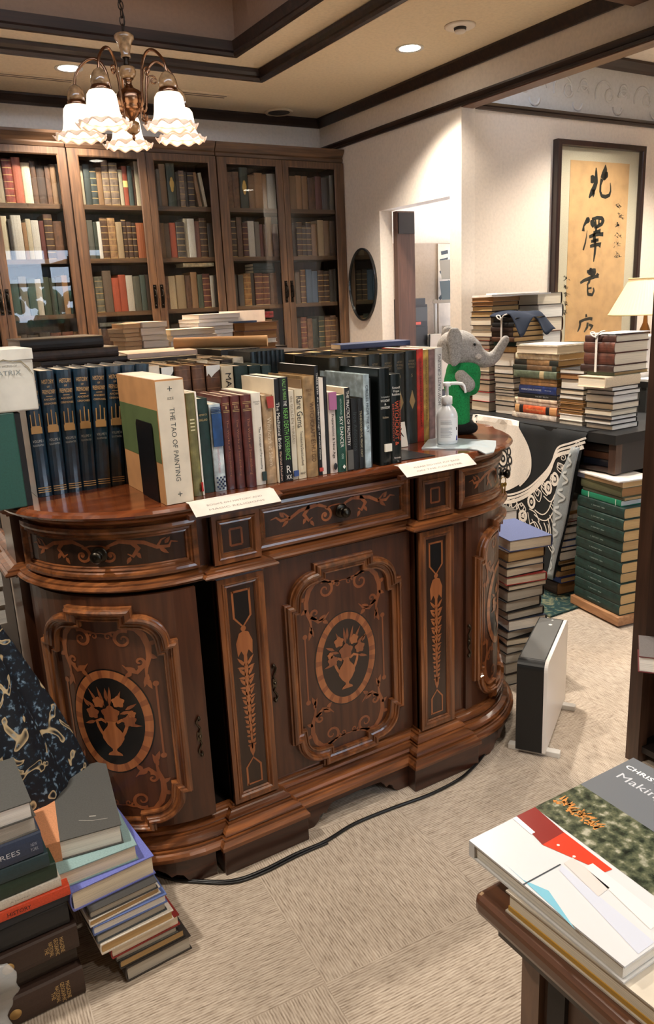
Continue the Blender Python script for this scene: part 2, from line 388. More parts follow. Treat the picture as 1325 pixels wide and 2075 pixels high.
def spine_text(r, body, w, h, zc, length, width, mat, down=True, spine=.35, across=False, xo=0, name='spine_title', bold=0.0):
    """text on the spine: reading down the spine, or across it"""
    y = .006-w*spine*.35-.0009
    if across: M = Matrix(((1, 0, 0, w/2+xo), (0, 0, -1, y), (0, 1, 0, zc), (0, 0, 0, 1)))
    else: M = Matrix(((0, 1, 0, w/2+xo), (0, 0, -1, y), (-1, 0, 0, zc), (0, 0, 0, 1))) if down else Matrix(((0, -1, 0, w/2+xo), (0, 0, -1, y), (1, 0, 0, zc), (0, 0, 0, 1)))
    return text_mesh(body, mat, r, M, length, width, name, bold=bold)
# colour words for the bookcase: (rgb, word)
K = {'rust': ((148, 74, 42), 'rust brown'), 'beige': ((176, 160, 132), 'beige'), 'red': ((150, 38, 28), 'red'), 'salmon': ((196, 92, 66), 'salmon red'), 'cream': ((222, 204, 172), 'cream'),
     'brown': ((104, 66, 44), 'brown'), 'dkb': ((58, 36, 28), 'dark brown'), 'tan': ((170, 124, 82), 'tan'), 'dark': ((36, 34, 34), 'black'), 'gwhite': ((206, 198, 186), 'greyish white'),
     'white': ((232, 224, 212), 'white'), 'maroon': ((96, 34, 34), 'maroon'), 'teal': ((52, 82, 84), 'teal'), 'grey': ((120, 118, 112), 'grey'), 'green': ((58, 82, 66), 'green'), 'dgreen': ((30, 50, 44), 'dark green'),
     'dteal': ((34, 54, 60), 'dark teal'), 'taupe': ((134, 114, 100), 'taupe'), 'orange': ((198, 98, 52), 'orange'), 'orred': ((200, 76, 48), 'orange red'), 'ggrey': ((92, 100, 92), 'greenish grey'),
     'dgrey': ((72, 72, 74), 'dark grey'), 'rose': ((150, 92, 82), 'rose brown'), 'gold': ((176, 116, 52), 'golden brown'), 'blue': ((70, 108, 150), 'blue'), 'redb': ((112, 54, 40), 'reddish brown'), 'tancream': ((208, 178, 136), 'pale tan')}
# ---------------------------------------------------------------- the glazed bookcases
OAK = lambda ax: wood((66, 45, 29), (114, 81, 53), ax, .5, .1)
CF = 4.80
SHZ = (2.16, 1.86, 1.55, 1.24)
BROWS = {}
def bookcase(x0, x1, doors, label):
    """doors: list of (glass x0, glass x1)"""
    r = thing('bookcase', ((x0+x1)/2, (CF+YB)/2, 0), label, 'bookcase', 'glazed oak bookcases')
    m = MB(); a, b = x0+.003, x1-.003; y1 = YB-.004
    m.box(a, a+.022, CF+.022, y1, 0, 2.46); m.box(b-.022, b, CF+.022, y1, 0, 2.46); m.box(a, b, y1-.012, y1, 0, 2.46)
    m.box(a, b, CF+.022, y1, 2.44, 2.46); m.box(a, b, CF+.022, y1, 0, .08); m.box(a, b, CF+.022, y1, .80, .83)
    m.box(a, b, CF, CF+.022, .0, .83)
    part('carcass', m, wood((48, 33, 25), (80, 56, 42), 'z', .5, .1), r)
    cm = MB(); pr = [(0, 2.455), (.008, 2.458), (.012, 2.475), (.006, 2.485), (.016, 2.50), (.034, 2.522), (.036, 2.536), (0, 2.536)]
    cm.sweep([(a, CF+.02), (b, CF+.02)], pr); cm.box(a, b, CF+.02, y1, 2.455, 2.53); part('cornice', cm, OAK('x'), r)
    for z in SHZ:
        s = MB().box(a+.022, b-.022, CF+.045, y1-.012, z-.026, z); part('shelf', s, OAK('x'), r)
    xs = [a] + [(doors[i][1]+doors[i+1][0])/2 for i in range(len(doors)-1)] + [b]
    for i, (g0, g1) in enumerate(doors):
        d0, d1 = xs[i]+.0015, xs[i+1]-.0015; z0, z1, gz0, gz1 = .835, 2.452, .90, 2.418
        f = MB(); Y0, Y1 = CF, CF+.022
        f.box(d0, g0, Y0, Y1, z0, z1); f.box(g1, d1, Y0, Y1, z0, z1); f.box(g0, g1, Y0, Y1, gz1, z1); f.box(g0, g1, Y0, Y1, z0, gz0)
        # small inner bead
        bd = [(0, 0), (0, .006), (.007, .002), (.007, 0)]
        f.sweep([(g0, gz1), (g1, gz1), (g1, gz0), (g0, gz0)], bd, True, lambda u, v, h: (u, Y0-h+.006, v), side=1)
        d = part('door', f, OAK('z'), r)
        part('glass', MB().box(g0-.004, g1+.004, CF+.011, CF+.0145, gz0-.004, gz1+.004), pane_glass('cabinet glass'), d)
        hx = (g1+d1)/2 if i % 2 == 0 else (d0+g0)/2
        h = MB()
        h.box(hx-.010, hx+.010, CF-.004, CF, 1.56, 1.70)
        h.tube([(hx, CF-.004, 1.67), (hx, CF-.024, 1.665), (hx, CF-.028, 1.63), (hx, CF-.024, 1.595), (hx, CF-.004, 1.59)], .0045, 8)
        for zz in (1.685, 1.63, 1.575): h.ball((hx, CF-.006, zz), .008, 8, 6)
        part('handle', h, plain((40, 34, 28), .35, .9), d, 'dark metal pull')
    return r
DOORS = {1: (.864, 1.221), 2: (1.329, 1.686), 3: (1.774, 2.135), 4: (2.248, 2.607), 5: (2.691, 3.056)}
bookcase(.36, 1.268, [(.43, .79), DOORS[1]], 'oak glazed bookcase at the left edge, its glass reflecting the chandelier')
bookcase(1.268, 2.184, [DOORS[2], DOORS[3]], 'middle oak glazed bookcase with two doors, behind the white paper piles')
bookcase(2.184, XW, [DOORS[4], DOORS[5]], 'right oak glazed bookcase in the corner beside the oval mirror')
ROWS = {
 (1, 0): 'rust.6 beige1 red1.1^g salmon1^ cream1 brown.6 dkb1 brown.6 tan.7 cream.5',
 (1, 1): 'cream.6 cream.9^ dark.4 gwhite1.3^ tan.5 cream.6 white1 maroon.6 dkb1.1^g brown1.2 brown.6',
 (1, 2): 'cream.8 teal1 grey1 teal1 white.8 green1 dgreen.8 dark.8 tan.8 dark.8',
 (1, 3): 'tan.8 dark.5 dark1 dark1 redb1g redb1g tan.6',
 (2, 0): 'cream.4 cream1 dteal.9 dteal.95g tan.8 taupe1^g taupe1.25^g cream.7 orred.75l teal.6 brown.5 cream.7^',
 (2, 1): 'dgrey1 ggrey.9 dgreen.5 white.5 brown1.1^g tan1.1^g tancream.9 dkb.7g dkb.7g dkb.7g orange1.3',
 (2, 2): 'ggrey1g ggrey1g taupe1.1^ orred.9 orred.9 gwhite.9 ggrey.9 teal.7 dark.6',
 (2, 3): 'cream.4 tan.6 dkb1 brown1g cream.6 dark1 dark1.4 dark1',
 (3, 0): 'brown.6 dark.6 grey.5 tan1^ dgreen1.3^o dark.5 taupe.8g dark.5 dkb1g tan.6/ cream.5/',
 (3, 1): 'red.9 tan.6 taupe.7 orred.95 dgrey1.2g cream.5^ white1^ rose.8 dkb1.1^g dark.8',
 (3, 2): 'ggrey.4 brown1g cream1 tancream1.3 brown.9 tan.9 green.7 maroon1.1g white.5 dark.5',
 (3, 3): 'dark1 dark1.2 tan1 brown.7 dark1 dark1.2 dark1 cream.6',
 (4, 0): 'dgrey.6 brown1 brown1 dgreen1.2^o tan.9 tan1.2 tan.6 gwhite1.3',
 (4, 1): 'gold1^g dkb1^g brown.9^ maroon.9g gwhite1.1 grey.8 maroon.6 brown.6 tan1^ brown1',
 (4, 2): 'dark.6 dgrey.8 dgrey.8 gold1.1g dark.5 redb1.2g redb1.1g brown1 dark.7',
 (4, 3): 'dark.8 dark.8 dark1 tan.9g brown.9g tan.9g brown.9g dark.6',
 (5, 0): 'ggrey1 tan1 tan.9 tan.9 brown1.1 maroon1 dgrey1.2 grey.7',
 (5, 1): 'dkb.9g dkb.9g dkb.9g dkb.7g dkb.8g tan.9 tancream1^ tan1^ brown.9^',
 (5, 2): 'dgreen1.3g taupe.8 brown.9g blue1 blue1 dkb1g dkb1g dark.8 dark.6',
 (5, 3): 'red1g dark.8 redb1g brown.9g dgreen1.1g dgreen1g brown1g brown1g brown.5'}
DN = {1: 'leftmost', 2: 'second', 3: 'third', 4: 'fourth', 5: 'rightmost'}; SN = ['top', 'second', 'third', 'fourth']
import re
def shelf_book(x, z, w, h, d, col, kind, label, group, deco, lean=0):
    t = .0025; r = w*.12; n = 5
    a = [(w/2-(w/2)*cos(PI*i/n), .004-r*sin(PI*i/n)) for i in range(n+1)]
    root = thing('book', None, label, 'book', group, stand_matrix(x, CF+.05+rnd.uniform(0, .015), z, 0, lean))
    mats = [banded(col) if 'g' in deco else plain(col, .5, kind=kind), PG['cream']]
    c2 = MB().prism([(0, d)]+a+[(w, d), (w-t, d), (w-t, .008), (t, .008), (t, d)], 0, h)
    c2.build('cover', mats[0], root); MB().box(t, w-t, .0085, d-.004, .003, h-.003).build('page_block', mats[1], root)
    def band(zz, th, m, nm):
        b = MB()
        for zc in zz:
            rg = [(w/2-(w/2+.0003)*cos(PI*i/n), .0035-(r+.0006)*sin(PI*i/n)) for i in range(n+1)]
            for i in range(n): b.add([(*rg[i], zc-th/2), (*rg[i+1], zc-th/2), (*rg[i+1], zc+th/2), (*rg[i], zc+th/2)], [(0, 1, 2, 3)])
        b.build(nm, m, root, fix=False)
    if 'l' in deco: band([h*.55], h*.16, plain((226, 196, 120), .6), 'spine_label')
    if 'o' in deco:
        b = MB(); b.ball((w/2, .003-r, h*.52), (w*.28, .0015, .03), 10, 6); b.ball((w/2, .003-r, h*.62), (w*.18, .0015, .016), 10, 6); b.ball((w/2, .003-r, h*.42), (w*.18, .0015, .022), 10, 6)
        b.build('gilt_ornament', GOLD, root)
    return root
for (dn, sn), row in ROWS.items():
    g0, g1 = DOORS[dn]; items = [re.match(r'([a-z]+?)([\d.]+)(.*)', q).groups() for q in row.split()]
    lo, hi = g0-.018, g1+.018; z = SHZ[sn]+.0005
    tot = sum(float(i[1]) for i in items); span = hi-lo; lean_extra = .0
    if dn == 3 and sn == 0: span -= .055
    unit = span/tot; x = lo
    seen = {}
    for k, (cn, wt, deco) in enumerate(items):
        col, word = K[cn]; w = float(wt)*unit*.965; h = rnd.uniform(.198, .222)*(1.0 if '^' not in deco else 1.14)
        if sn == 3: h = min(h, .225)
        if (dn, sn) == (4, 2): h = min(h, .205)
        kind = 'leather' if 'g' in deco or cn in ('dkb', 'redb', 'brown') else 'cloth'
        k_ = .22 if cn in ('white', 'cream', 'gwhite') else .38; col = tuple((a*(1-k_)+b_*k_)*.9 for a, b_ in zip(col, (98, 72, 54))); col = vary(col, rnd.uniform(.88, 1.12))
        lean = rad(-8) if '/' in deco else 0
        if lean: h = .20
        lab = f'{word} book, {ORD[k+1]} from left on the {SN[sn]} shelf behind the {DN[dn]} glass door'
        shelf_book(x+(.022 if lean else 0), z+(.0 if not lean else w*.14), w, h, rnd.uniform(.14, .17), col, kind, lab, f'books on the {SN[sn]} shelf behind the {DN[dn]} door', deco, lean)
        x += w/.965 + (.012 if lean else 0)
# books lying on top of others
def flat_on(x, z, w, h, d, col, label, page='cream'):
    return book(lie_matrix((x, CF+.055, z), 0, 'spine', w, h, d), w, h, d, col, label, page=page, kind='leather')
flat_on(1.81+.12, 1.55+.255, .022, .21, .14, (206, 190, 160), 'cream book lying across the third shelf books behind the third glass door')
flat_on(1.36, 1.24+.2255, .024, .21, .14, (96, 96, 90), 'grey book lying on the fourth shelf books behind the second glass door', 'tan')
for k in range(3): flat_on(2.42, 1.55+.2065+.0205*k, .02, .16, .14, (34, 44, 48), ['lowest', 'middle', 'uppermost'][k]+' dark slim book lying across the third shelf, fourth glass door')
for k in range(2): flat_on(2.40, 1.24+.2255+.021*k, .02, .15, .14, (140, 38, 40), ['lower', 'upper'][k]+' red book lying across the fourth shelf books, fourth glass door')
# ---------------------------------------------------------------- the marquetry sideboard
XC = 1.14
WB = (62, 30, 17); WL = (104, 55, 30)
W_V = wood((60, 32, 19), (88, 50, 30), 'z', .36, .25); W_H = wood((76, 42, 22), (152, 92, 50), 'x', .3, .35); W_MV = wood((76, 42, 22), (154, 94, 51), 'z', .3, .35)
W_TOP = wood((86, 42, 22), (132, 70, 36), 'x', .16, .7); W_DK = plain((22, 13, 10), .6)
W_PAN = wood((40, 23, 14), (60, 36, 23), 'z', .34, .3)
INLAY = wood((146, 84, 44), (176, 108, 62), 'z', .35, .4); INLAY2 = wood((120, 66, 36), (150, 88, 50), 'z', .35, .4); BLACKV = plain((7, 6, 7), .35, coat=.2)
ACX, ACY, AR = .475, 2.175, .325
def half_path(o=0):      # right half, from the centre line to the back (dx, y)
    p = [(.268, 1.87), (.268, 1.83), (.405, 1.83), (.405, 1.85)]
    p += arc(ACX, ACY, AR, -90, 0, 14)
    p += [(.80, 2.20), (.83, 2.20), (.83, 2.34), (.80, 2.34), (.80, 2.62)]
    return p
HP = half_path()
FULL = [(XC-x, y) for x, y in HP[::-1]] + [(XC+x, y) for x, y in HP]     # left back -> front -> right back; outside is on the right hand
desk = thing('sideboard', (XC, 2.1, 0), 'carved and inlaid dark wooden sideboard with rounded ends, used as a shop counter', 'sideboard')
MOLD = W_H
def molding(name, prof, mats=None, label=None): return part(name, MB().sweep(FULL, prof, False), mats or MOLD, desk, label)
# carcass: sides without the front of the left cupboard, and a dark inside
nl = len(HP)
c = MB()
iL0 = nl-1-4-14; iL1 = nl-1-4              # indices of the left arc inside FULL
def strip(z0, z1, skip=False):
    for i in range(len(FULL)-1):
        a, b = FULL[i], FULL[i+1]
        if skip and a[0] < XC-.40 and b[0] < XC-.40 and 1.845 < min(a[1], b[1]) and max(a[1], b[1]) < 2.18: continue
        c.add([(a[0], a[1], z0), (b[0], b[1], z0), (b[0], b[1], z1), (a[0], a[1], z1)], [(0, 1, 2, 3)])
strip(.03, .16); strip(.16, .862, True); strip(.862, 1.055)
def inset(d): return [(p[0]-XC, p[1]) for p in FULL]
for z in (.16, .862): c.add([(p[0], p[1], z) for p in FULL], [tuple(range(len(FULL)))], 1)
c.box(XC-.80, XC+.80, 2.60, 2.62, .03, 1.055, 1)
c.box(XC-.40, XC-.385, 1.86, 2.60, .16, .862, 1)
carc = part('carcass', c, [W_V, W_DK], desk, fix=False)
# top slab
TPROF = [(.02, 1.054), (.038, 1.055), (.05, 1.060), (.055, 1.067), (.05, 1.074), (.040, 1.0795), (.0, 1.08), (-.01, 1.08)]
t = MB().sweep(FULL, TPROF, False)
n = len(FULL); K = len(TPROF)
t.add([t.v[i*K+K-1] for i in range(n)], [tuple(range(n))])
part('top', t, W_TOP, desk)
molding('top_molding', [(-.002, 1.030), (.008, 1.030), (.010, 1.036), (.018, 1.041), (.024, 1.048), (.034, 1.054), (-.002, 1.056)])
molding('waist_molding', [(-.002, .854), (.007, .855), (.008, .860), (.016, .862), (.026, .864), (.036, .868), (.040, .873), (.037, .878), (.030, .880), (.030, .885), (.018, .888), (.008, .893), (-.002, .895)])
molding('base_molding', [(-.002, .176), (.006, .176), (.007, .169), (.016, .169), (.016, .163), (.020, .160), (.029, .156), (.032, .149), (.029, .143), (.027, .142), (.035, .140), (.035, .134), (.040, .132), (.050, .128), (.055, .121), (.053, .114), (.050, .112), (.060, .111), (.060, .104), (.066, .101), (.072, .094), (.072, .083), (-.002, .081)])
# feet: bracket plinths following the outline with cut-outs
def plinth(path, prof_pts, name):
    """prof_pts: list of (u 0..1, bottom z)"""
    L = [0]
    for a, b in zip(path, path[1:]): L.append(L[-1]+math.dist(a, b))
    def at(u):
        s = u*L[-1]
        for i in range(len(path)-1):
            if s <= L[i+1]+1e-9:
                k = (s-L[i])/max(1e-9, L[i+1]-L[i]); a, b = path[i], path[i+1]; d = Vector((b[0]-a[0], b[1]-a[1])).normalized()
                return Vector((a[0]+(b[0]-a[0])*k, a[1]+(b[1]-a[1])*k)), Vector((d.y, -d.x))
    m = MB(); us = prof_pts
    vs = []; fs = []
    for u, z in us:
        p, nn = at(u)
        for q in (p, p-nn*.022):
            vs += [(q.x, q.y, z), (q.x, q.y, .083)]
    for i in range(len(us)-1):
        a = i*4; b = a+4
        fs += [(a, b, b+1, a+1), (a+2, a+3, b+3, b+2), (a, a+2, b+2, b), (a+1, b+1, b+3, a+3)]
    fs += [(0, 1, 3, 2)]; e = 4*(len(us)-1); fs += [(e, e+2, e+3, e+1)]
    m.add(vs, fs)
    part(name, m, wood((44, 22, 14), (80, 42, 25), 'x', .35, .4), desk)
BR = [(0, 0), (.10, 0), (.14, .012), (.16, .03), (.19, .036), (.215, .03), (.235, .045), (.27, .058), (.33, .06), (.5, .062)]
bracket = BR + [(1-u, z) for u, z in BR[-2::-1]]
y0 = 1.87-.062
plinth([(XC-.20, y0), (XC+.20, y0)], bracket, 'bracket_foot')
for s in (-1, 1):
    a = [(XC+s*x, y) for x, y in arc(ACX, ACY, AR+.062, -88, 0, 16)]
    plinth(a if s > 0 else a[::-1], bracket, 'bracket_foot')
    m = MB(); x0, x1 = sorted((XC+s*.200, XC+s*.471)); m.box(x0, x1, 1.766, 1.90, 0, .083)
    bevel(part('foot_block', m, wood((40, 20, 13), (70, 36, 22), 'x', .35, .4), desk), .003)
    m = MB(); x0, x1 = sorted((XC+s*.70, XC+s*.89)); m.box(x0, x1, 2.16, 2.40, 0, .083); part('foot_block', m, wood((40, 20, 13), (70, 36, 22), 'y', .35, .4), desk)
m = MB(); m.box(XC-.78, XC+.78, 2.45, 2.62, 0, .083); part('foot_block', m, W_DK, desk)

# ---- surface maps (u along the front, v = z, h = outward)
def flat_map(x0, y): return lambda u, v, h: Vector((x0+u, y-h, v))
def arc_map(s, start=0.0, R=AR):
    """u = arc length from the pilaster side (s=+1 right end, -1 left end)"""
    def f(u, v, h):
        a = rad(-90)+u/AR
        if u < 0: x, y = ACX+u, ACY-R-h
        else: x, y = ACX+(R+h)*cos(a), ACY+(R+h)*sin(a)
        return Vector((XC+s*x, y, v))
    return f
def frame_outline(cu, cv, a, b, t, c, st=.022, n=8):
    """stepped frame with rounded shoulders: top run +-t at b, shoulders to (a-st, c), sides at a"""
    q = [(t, b), (t, b-st)]
    rx, ry = (a-st*.8-t), (b-st-c)
    q += [(t+rx*sin(rad(90*i/n)), c+ry*cos(rad(90*i/n))) for i in range(1, n+1)] if n else []
    q += [(a, c)]
    right = q + [(x, -z) for x, z in q[::-1]]
    left = [(-x, -z) for x, z in right]
    return [(cu+x, cv+z) for x, z in right+left]
FPROF = [(-.002, -.001), (-.002, .012), (.002, .014), (.003, .022), (.008, .026), (.013, .025), (.015, .019), (.018, .018), (.020, .013), (.025, .010), (.029, .010), (.031, .014), (.035, .013), (.036, .006), (.036, -.001)]
def spiral(cx, cz, r0, turns, a0, s=1, n=22, e=.12):
    return [(cx+s*r0*(1-(1-e)*i/n)*cos(rad(a0)+2*PI*turns*i/n), cz+r0*(1-(1-e)*i/n)*sin(rad(a0)+2*PI*turns*i/n)) for i in range(n+1)]
def taper(n, w0, w1, bulge=0): return [w0+(w1-w0)*i/(n-1)+bulge*sin(PI*i/(n-1)) for i in range(n)]
def leaf(mb, fn, x, z, ang, L, W, h=.0008, mat=0):
    d = Vector((cos(rad(ang)), sin(rad(ang)))); nn = Vector((-d.y, d.x)); p = Vector((x, z))
    pts = [p, p+d*L*.3+nn*W*.45, p+d*L*.65+nn*W*.4, p+d*L, p+d*L*.6-nn*W*.4, p+d*L*.3-nn*W*.5]
    mb.poly(pts, fn, h, mat)
def disc(mb, fn, x, z, rx, rz, h=.0009, mat=0, n=16):
    if rx > .03:
        for i in range(n):
            a, b = -PI/2+PI*i/n, -PI/2+PI*(i+1)/n
            mb.poly([(x+rx*sin(a), z-rz*cos(a)), (x+rx*sin(b), z-rz*cos(b)), (x+rx*sin(b), z+rz*cos(b)), (x+rx*sin(a), z+rz*cos(a))], fn, h, mat)
        return
    mb.poly([(x+rx*cos(2*PI*i/n), z+rz*sin(2*PI*i/n)) for i in range(n)], fn, h, mat)
def scroll_corner(mb, fn, cu, cv, sx, sz, a, b):
    """acanthus scroll for one corner of a door panel"""
    f = lambda x, z: (cu+sx*x, cv+sz*z)
    def rib(pts, w): mb.ribbon([f(*p) for p in pts], w, fn, .0008)
    sp = spiral(a*.36, b*.80, a*.17, 1.35, 60, 1, 24); rib(sp, taper(len(sp), .011, .003))
    st = [(a*.36+a*.17*cos(rad(60)), b*.80+a*.17*sin(rad(60)))] + [(a*.56, b*.90), (a*.72, b*.80), (a*.76, b*.68), (a*.72, b*.56), (a*.66, b*.50)]
    st = [(a*.30, b*.87), (a*.42, b*.905), (a*.56, b*.90), (a*.68, b*.83), (a*.745, b*.72), (a*.74, b*.62), (a*.68, b*.52), (a*.66, b*.42)]
    rib(st, taper(len(st), .005, .004, .012))
    s2 = spiral(a*.58, b*.58, a*.10, 1.1, 250, 1, 18); rib(s2, taper(len(s2), .010, .004))
    rib([(a*.66, b*.55), (a*.52, b*.48), (a*.40, b*.50), (a*.30, b*.56)], taper(4, .010, .002, .004))
    for (x, z, an, L) in ((.52, .49, 150, .03), (.44, .49, 220, .025), (.70, .46, 250, .04), (.66, .42, 290, .035), (.73, .64, 330, .025), (.60, .90, 40, .02), (.76, .74, 20, .02), (.40, .905, 100, .018)):
        p = f(a*x, b*z); ang = an if sx > 0 else 180-an; ang = ang if sz > 0 else -ang
        leaf(mb, fn, p[0], p[1], ang, L, .014)
    s3 = spiral(a*.12, b*.83, a*.07, 1.2, 0, 1, 14); rib(s3, taper(len(s3), .006, .002))
    rib([(0, b*.86), (a*.08, b*.855), (a*.2, b*.87), (a*.3, b*.87)], [.003, .004, .006, .005])
    c = f(a*.80, b*.36); disc(mb, fn, c[0], c[1], .008, .008)
    rib([(a*.80, b*.36), (a*.80, b*.18), (a*.80, 0)], .005)
def vase(mb, fn, cu, cv, s, mat=0, mat2=1):
    P = lambda pts, m=mat, h=.0012: mb.poly([(cu+x*s, cv+z*s) for x, z in pts], fn, h, m)
    prof = [(.10, -.50), (.09, -.47), (.03, -.43), (.03, -.40), (.09, -.34), (.145, -.25), (.15, -.18), (.11, -.12), (.06, -.06), (.05, -.02), (.075, .02)]
    P(prof[::-1] + [(-x, z) for x, z in prof], mat, .0022)
    for sx in (-1, 1):
        mb.ribbon([(cu+sx*x*s, cv+z*s) for x, z in ((.07, -.01), (.14, .03), (.21, .0), (.19, -.08), (.16, -.15), (.13, -.2))], .012*s/.28, fn, .0012, mat)
    for (x, z, r) in ((0, .12, .115), (-.24, .02, .085), (-.12, .30, .08), (.15, .28, .075), (.25, .12, .085), (-.28, .12, .05)): 
        n = 20; mb.poly([(cu+(x+r*(1+.16*sin(5*2*PI*i/n))*cos(2*PI*i/n))*s, cv+(z+r*(1+.16*sin(5*2*PI*i/n))*sin(2*PI*i/n))*s) for i in range(n)], fn, .0024, mat2 if r > .08 else mat)
    for (x, z, an, L) in ((0, .22, 95, .3), (.07, .22, 75, .3), (-.07, .22, 112, .26), (.12, .2, 60, .32), (-.2, .18, 150, .18), (.2, .2, 30, .2), (-.2, -.03, 190, .2), (.22, .0, -20, .18), (.3, .2, 60, .15), (.03, .3, 88, .2), (-.12, .12, 165, .2)):
        leaf(mb, fn, cu+x*s, cv+z*s, an, L*s, .05*s, .0018, mat2)
def oval_ring(mb, fn, cu, cv, a, b, wd, h=.001, n=56, m0=0, m1=1):
    for i in range(n):
        t0, t1 = 2*PI*i/n, 2*PI*(i+1)/n
        mb.poly([(cu+a*cos(t0), cv+b*sin(t0)), (cu+a*cos(t1), cv+b*sin(t1)), (cu+(a-wd)*cos(t1), cv+(b-wd)*sin(t1)), (cu+(a-wd)*cos(t0), cv+(b-wd)*sin(t0))], fn, h, m0 if (i*7) % 3 else m1)
ESC = plain((92, 84, 72), .35, 1.0)
def escutcheon(par, fn, u, v):
    m = MB()
    def tb(pts, r): m.tube([fn(u+x, v+z, .004) for x, z in pts], r, 6)
    for s in (-1, 1):
        tb([(.000, s*.012), (-.004, s*.024), (.004, s*.036), (.007, s*.046), (.001, s*.056), (-.005, s*.050), (-.001, s*.046)], .0026)
        p = fn(u-.001, v+s*.056, .005); m.ball(p, .005, 8, 6)
    m.poly([(u-.006, v-.014), (u+.006, v-.014), (u+.007, v), (u+.006, v+.014), (u-.006, v+.014), (u-.007, v)], fn, .004)
    m.ball(fn(u, v, .004), .005, 8, 6)
    o = m.build('escutcheon', ESC, par, abs_off(par)); o['label'] = 'tarnished brass keyhole plate'; return o
def abs_off(r):
    off = Vector((0, 0, 0))
    while r is not None: off += Vector(r.location); r = r.parent
    return off
def door_panel(fn, u0, u1, z0, z1, cu, cv, a, b, t, c, esc_u, esc_v, ova=.108, ovb=.150, fill=None):
    n = 18
    m = MB()
    us = [u0+(u1-u0)*i/n for i in range(n+1)]
    ring_ = [(fn(u, z, h)) for u in us for z, h in ((z0, 0), (z0, .012), (z1, .012), (z1, 0))]
    fs = []
    for i in range(n):
        for k in range(4): fs.append((i*4+k, i*4+(k+1) % 4, (i+1)*4+(k+1) % 4, (i+1)*4+k))
    fs += [(0, 1, 2, 3), tuple(n*4+k for k in (3, 2, 1, 0))]
    m.add(ring_, fs)
    d = part('door', m, W_V, desk)
    g = lambda u, v, h: fn(u, v, .012+h)
    # finer outline so the frame follows a curved door
    ol = frame_outline(cu, cv, a, b, t, c); fine = []
    for p, q in zip(ol, ol[1:]+ol[:1]):
        k = max(1, int(abs(q[0]-p[0])/.03))
        fine += [(p[0]+(q[0]-p[0])*i/k, p[1]+(q[1]-p[1])*i/k) for i in range(k)]
    part('panel_frame', MB().sweep(fine, FPROF, True, g, side=1), W_MV, d)
    il = MB()
    for sx in (-1, 1):
        for sz in (-1, 1): scroll_corner(il, g, cu, cv, sx, sz, a-.03, b-.03)
    part('scroll_inlay', il, INLAY2, d, 'lighter scrollwork inlay', fix=False)
    ov = MB()
    oval_ring(ov, g, cu, cv, ova+.004, ovb+.004, .03, .0006, 40, 2, 2)
    disc(ov, g, cu, cv, ova-.02, ovb-.02, .0007, 2, 40)
    oval_ring(ov, g, cu, cv, ova, ovb, .022, .001)
    vase(ov, g, cu, cv, .20)
    part('oval_inlay', ov, [INLAY, INLAY2, fill or BLACKV], d, 'black oval inlay of a vase of flowers', fix=False)
    if esc_u is not None: escutcheon(d, g, esc_u, esc_v)
    return d
CM = flat_map(XC, 1.87)
door_panel(CM, -.262, .262, .178, .855, .012, .496, .204, .327, .10, .222, -.236, .49, fill=plain((40, 27, 20), .35, coat=.2))
RM = arc_map(1)
door_panel(RM, .0, .49, .178, .855, .215, .500, .185, .325, .085, .222, .012, .43)
LM = arc_map(-1)
ld = door_panel(LM, -.035, .49, .178, .855, .212, .503, .185, .325, .085, .222, -.008, .43)
# the left door stands ajar: turn it about its hinge at the outer end
hinge = Vector((XC-.80, 2.165, 0)); ang = rad(-4.5)
ld.matrix_basis = Matrix.Translation(hinge-Vector(desk.location)) @ Matrix.Rotation(ang, 4, 'Z') @ Matrix.Translation(-(hinge-Vector(desk.location)))
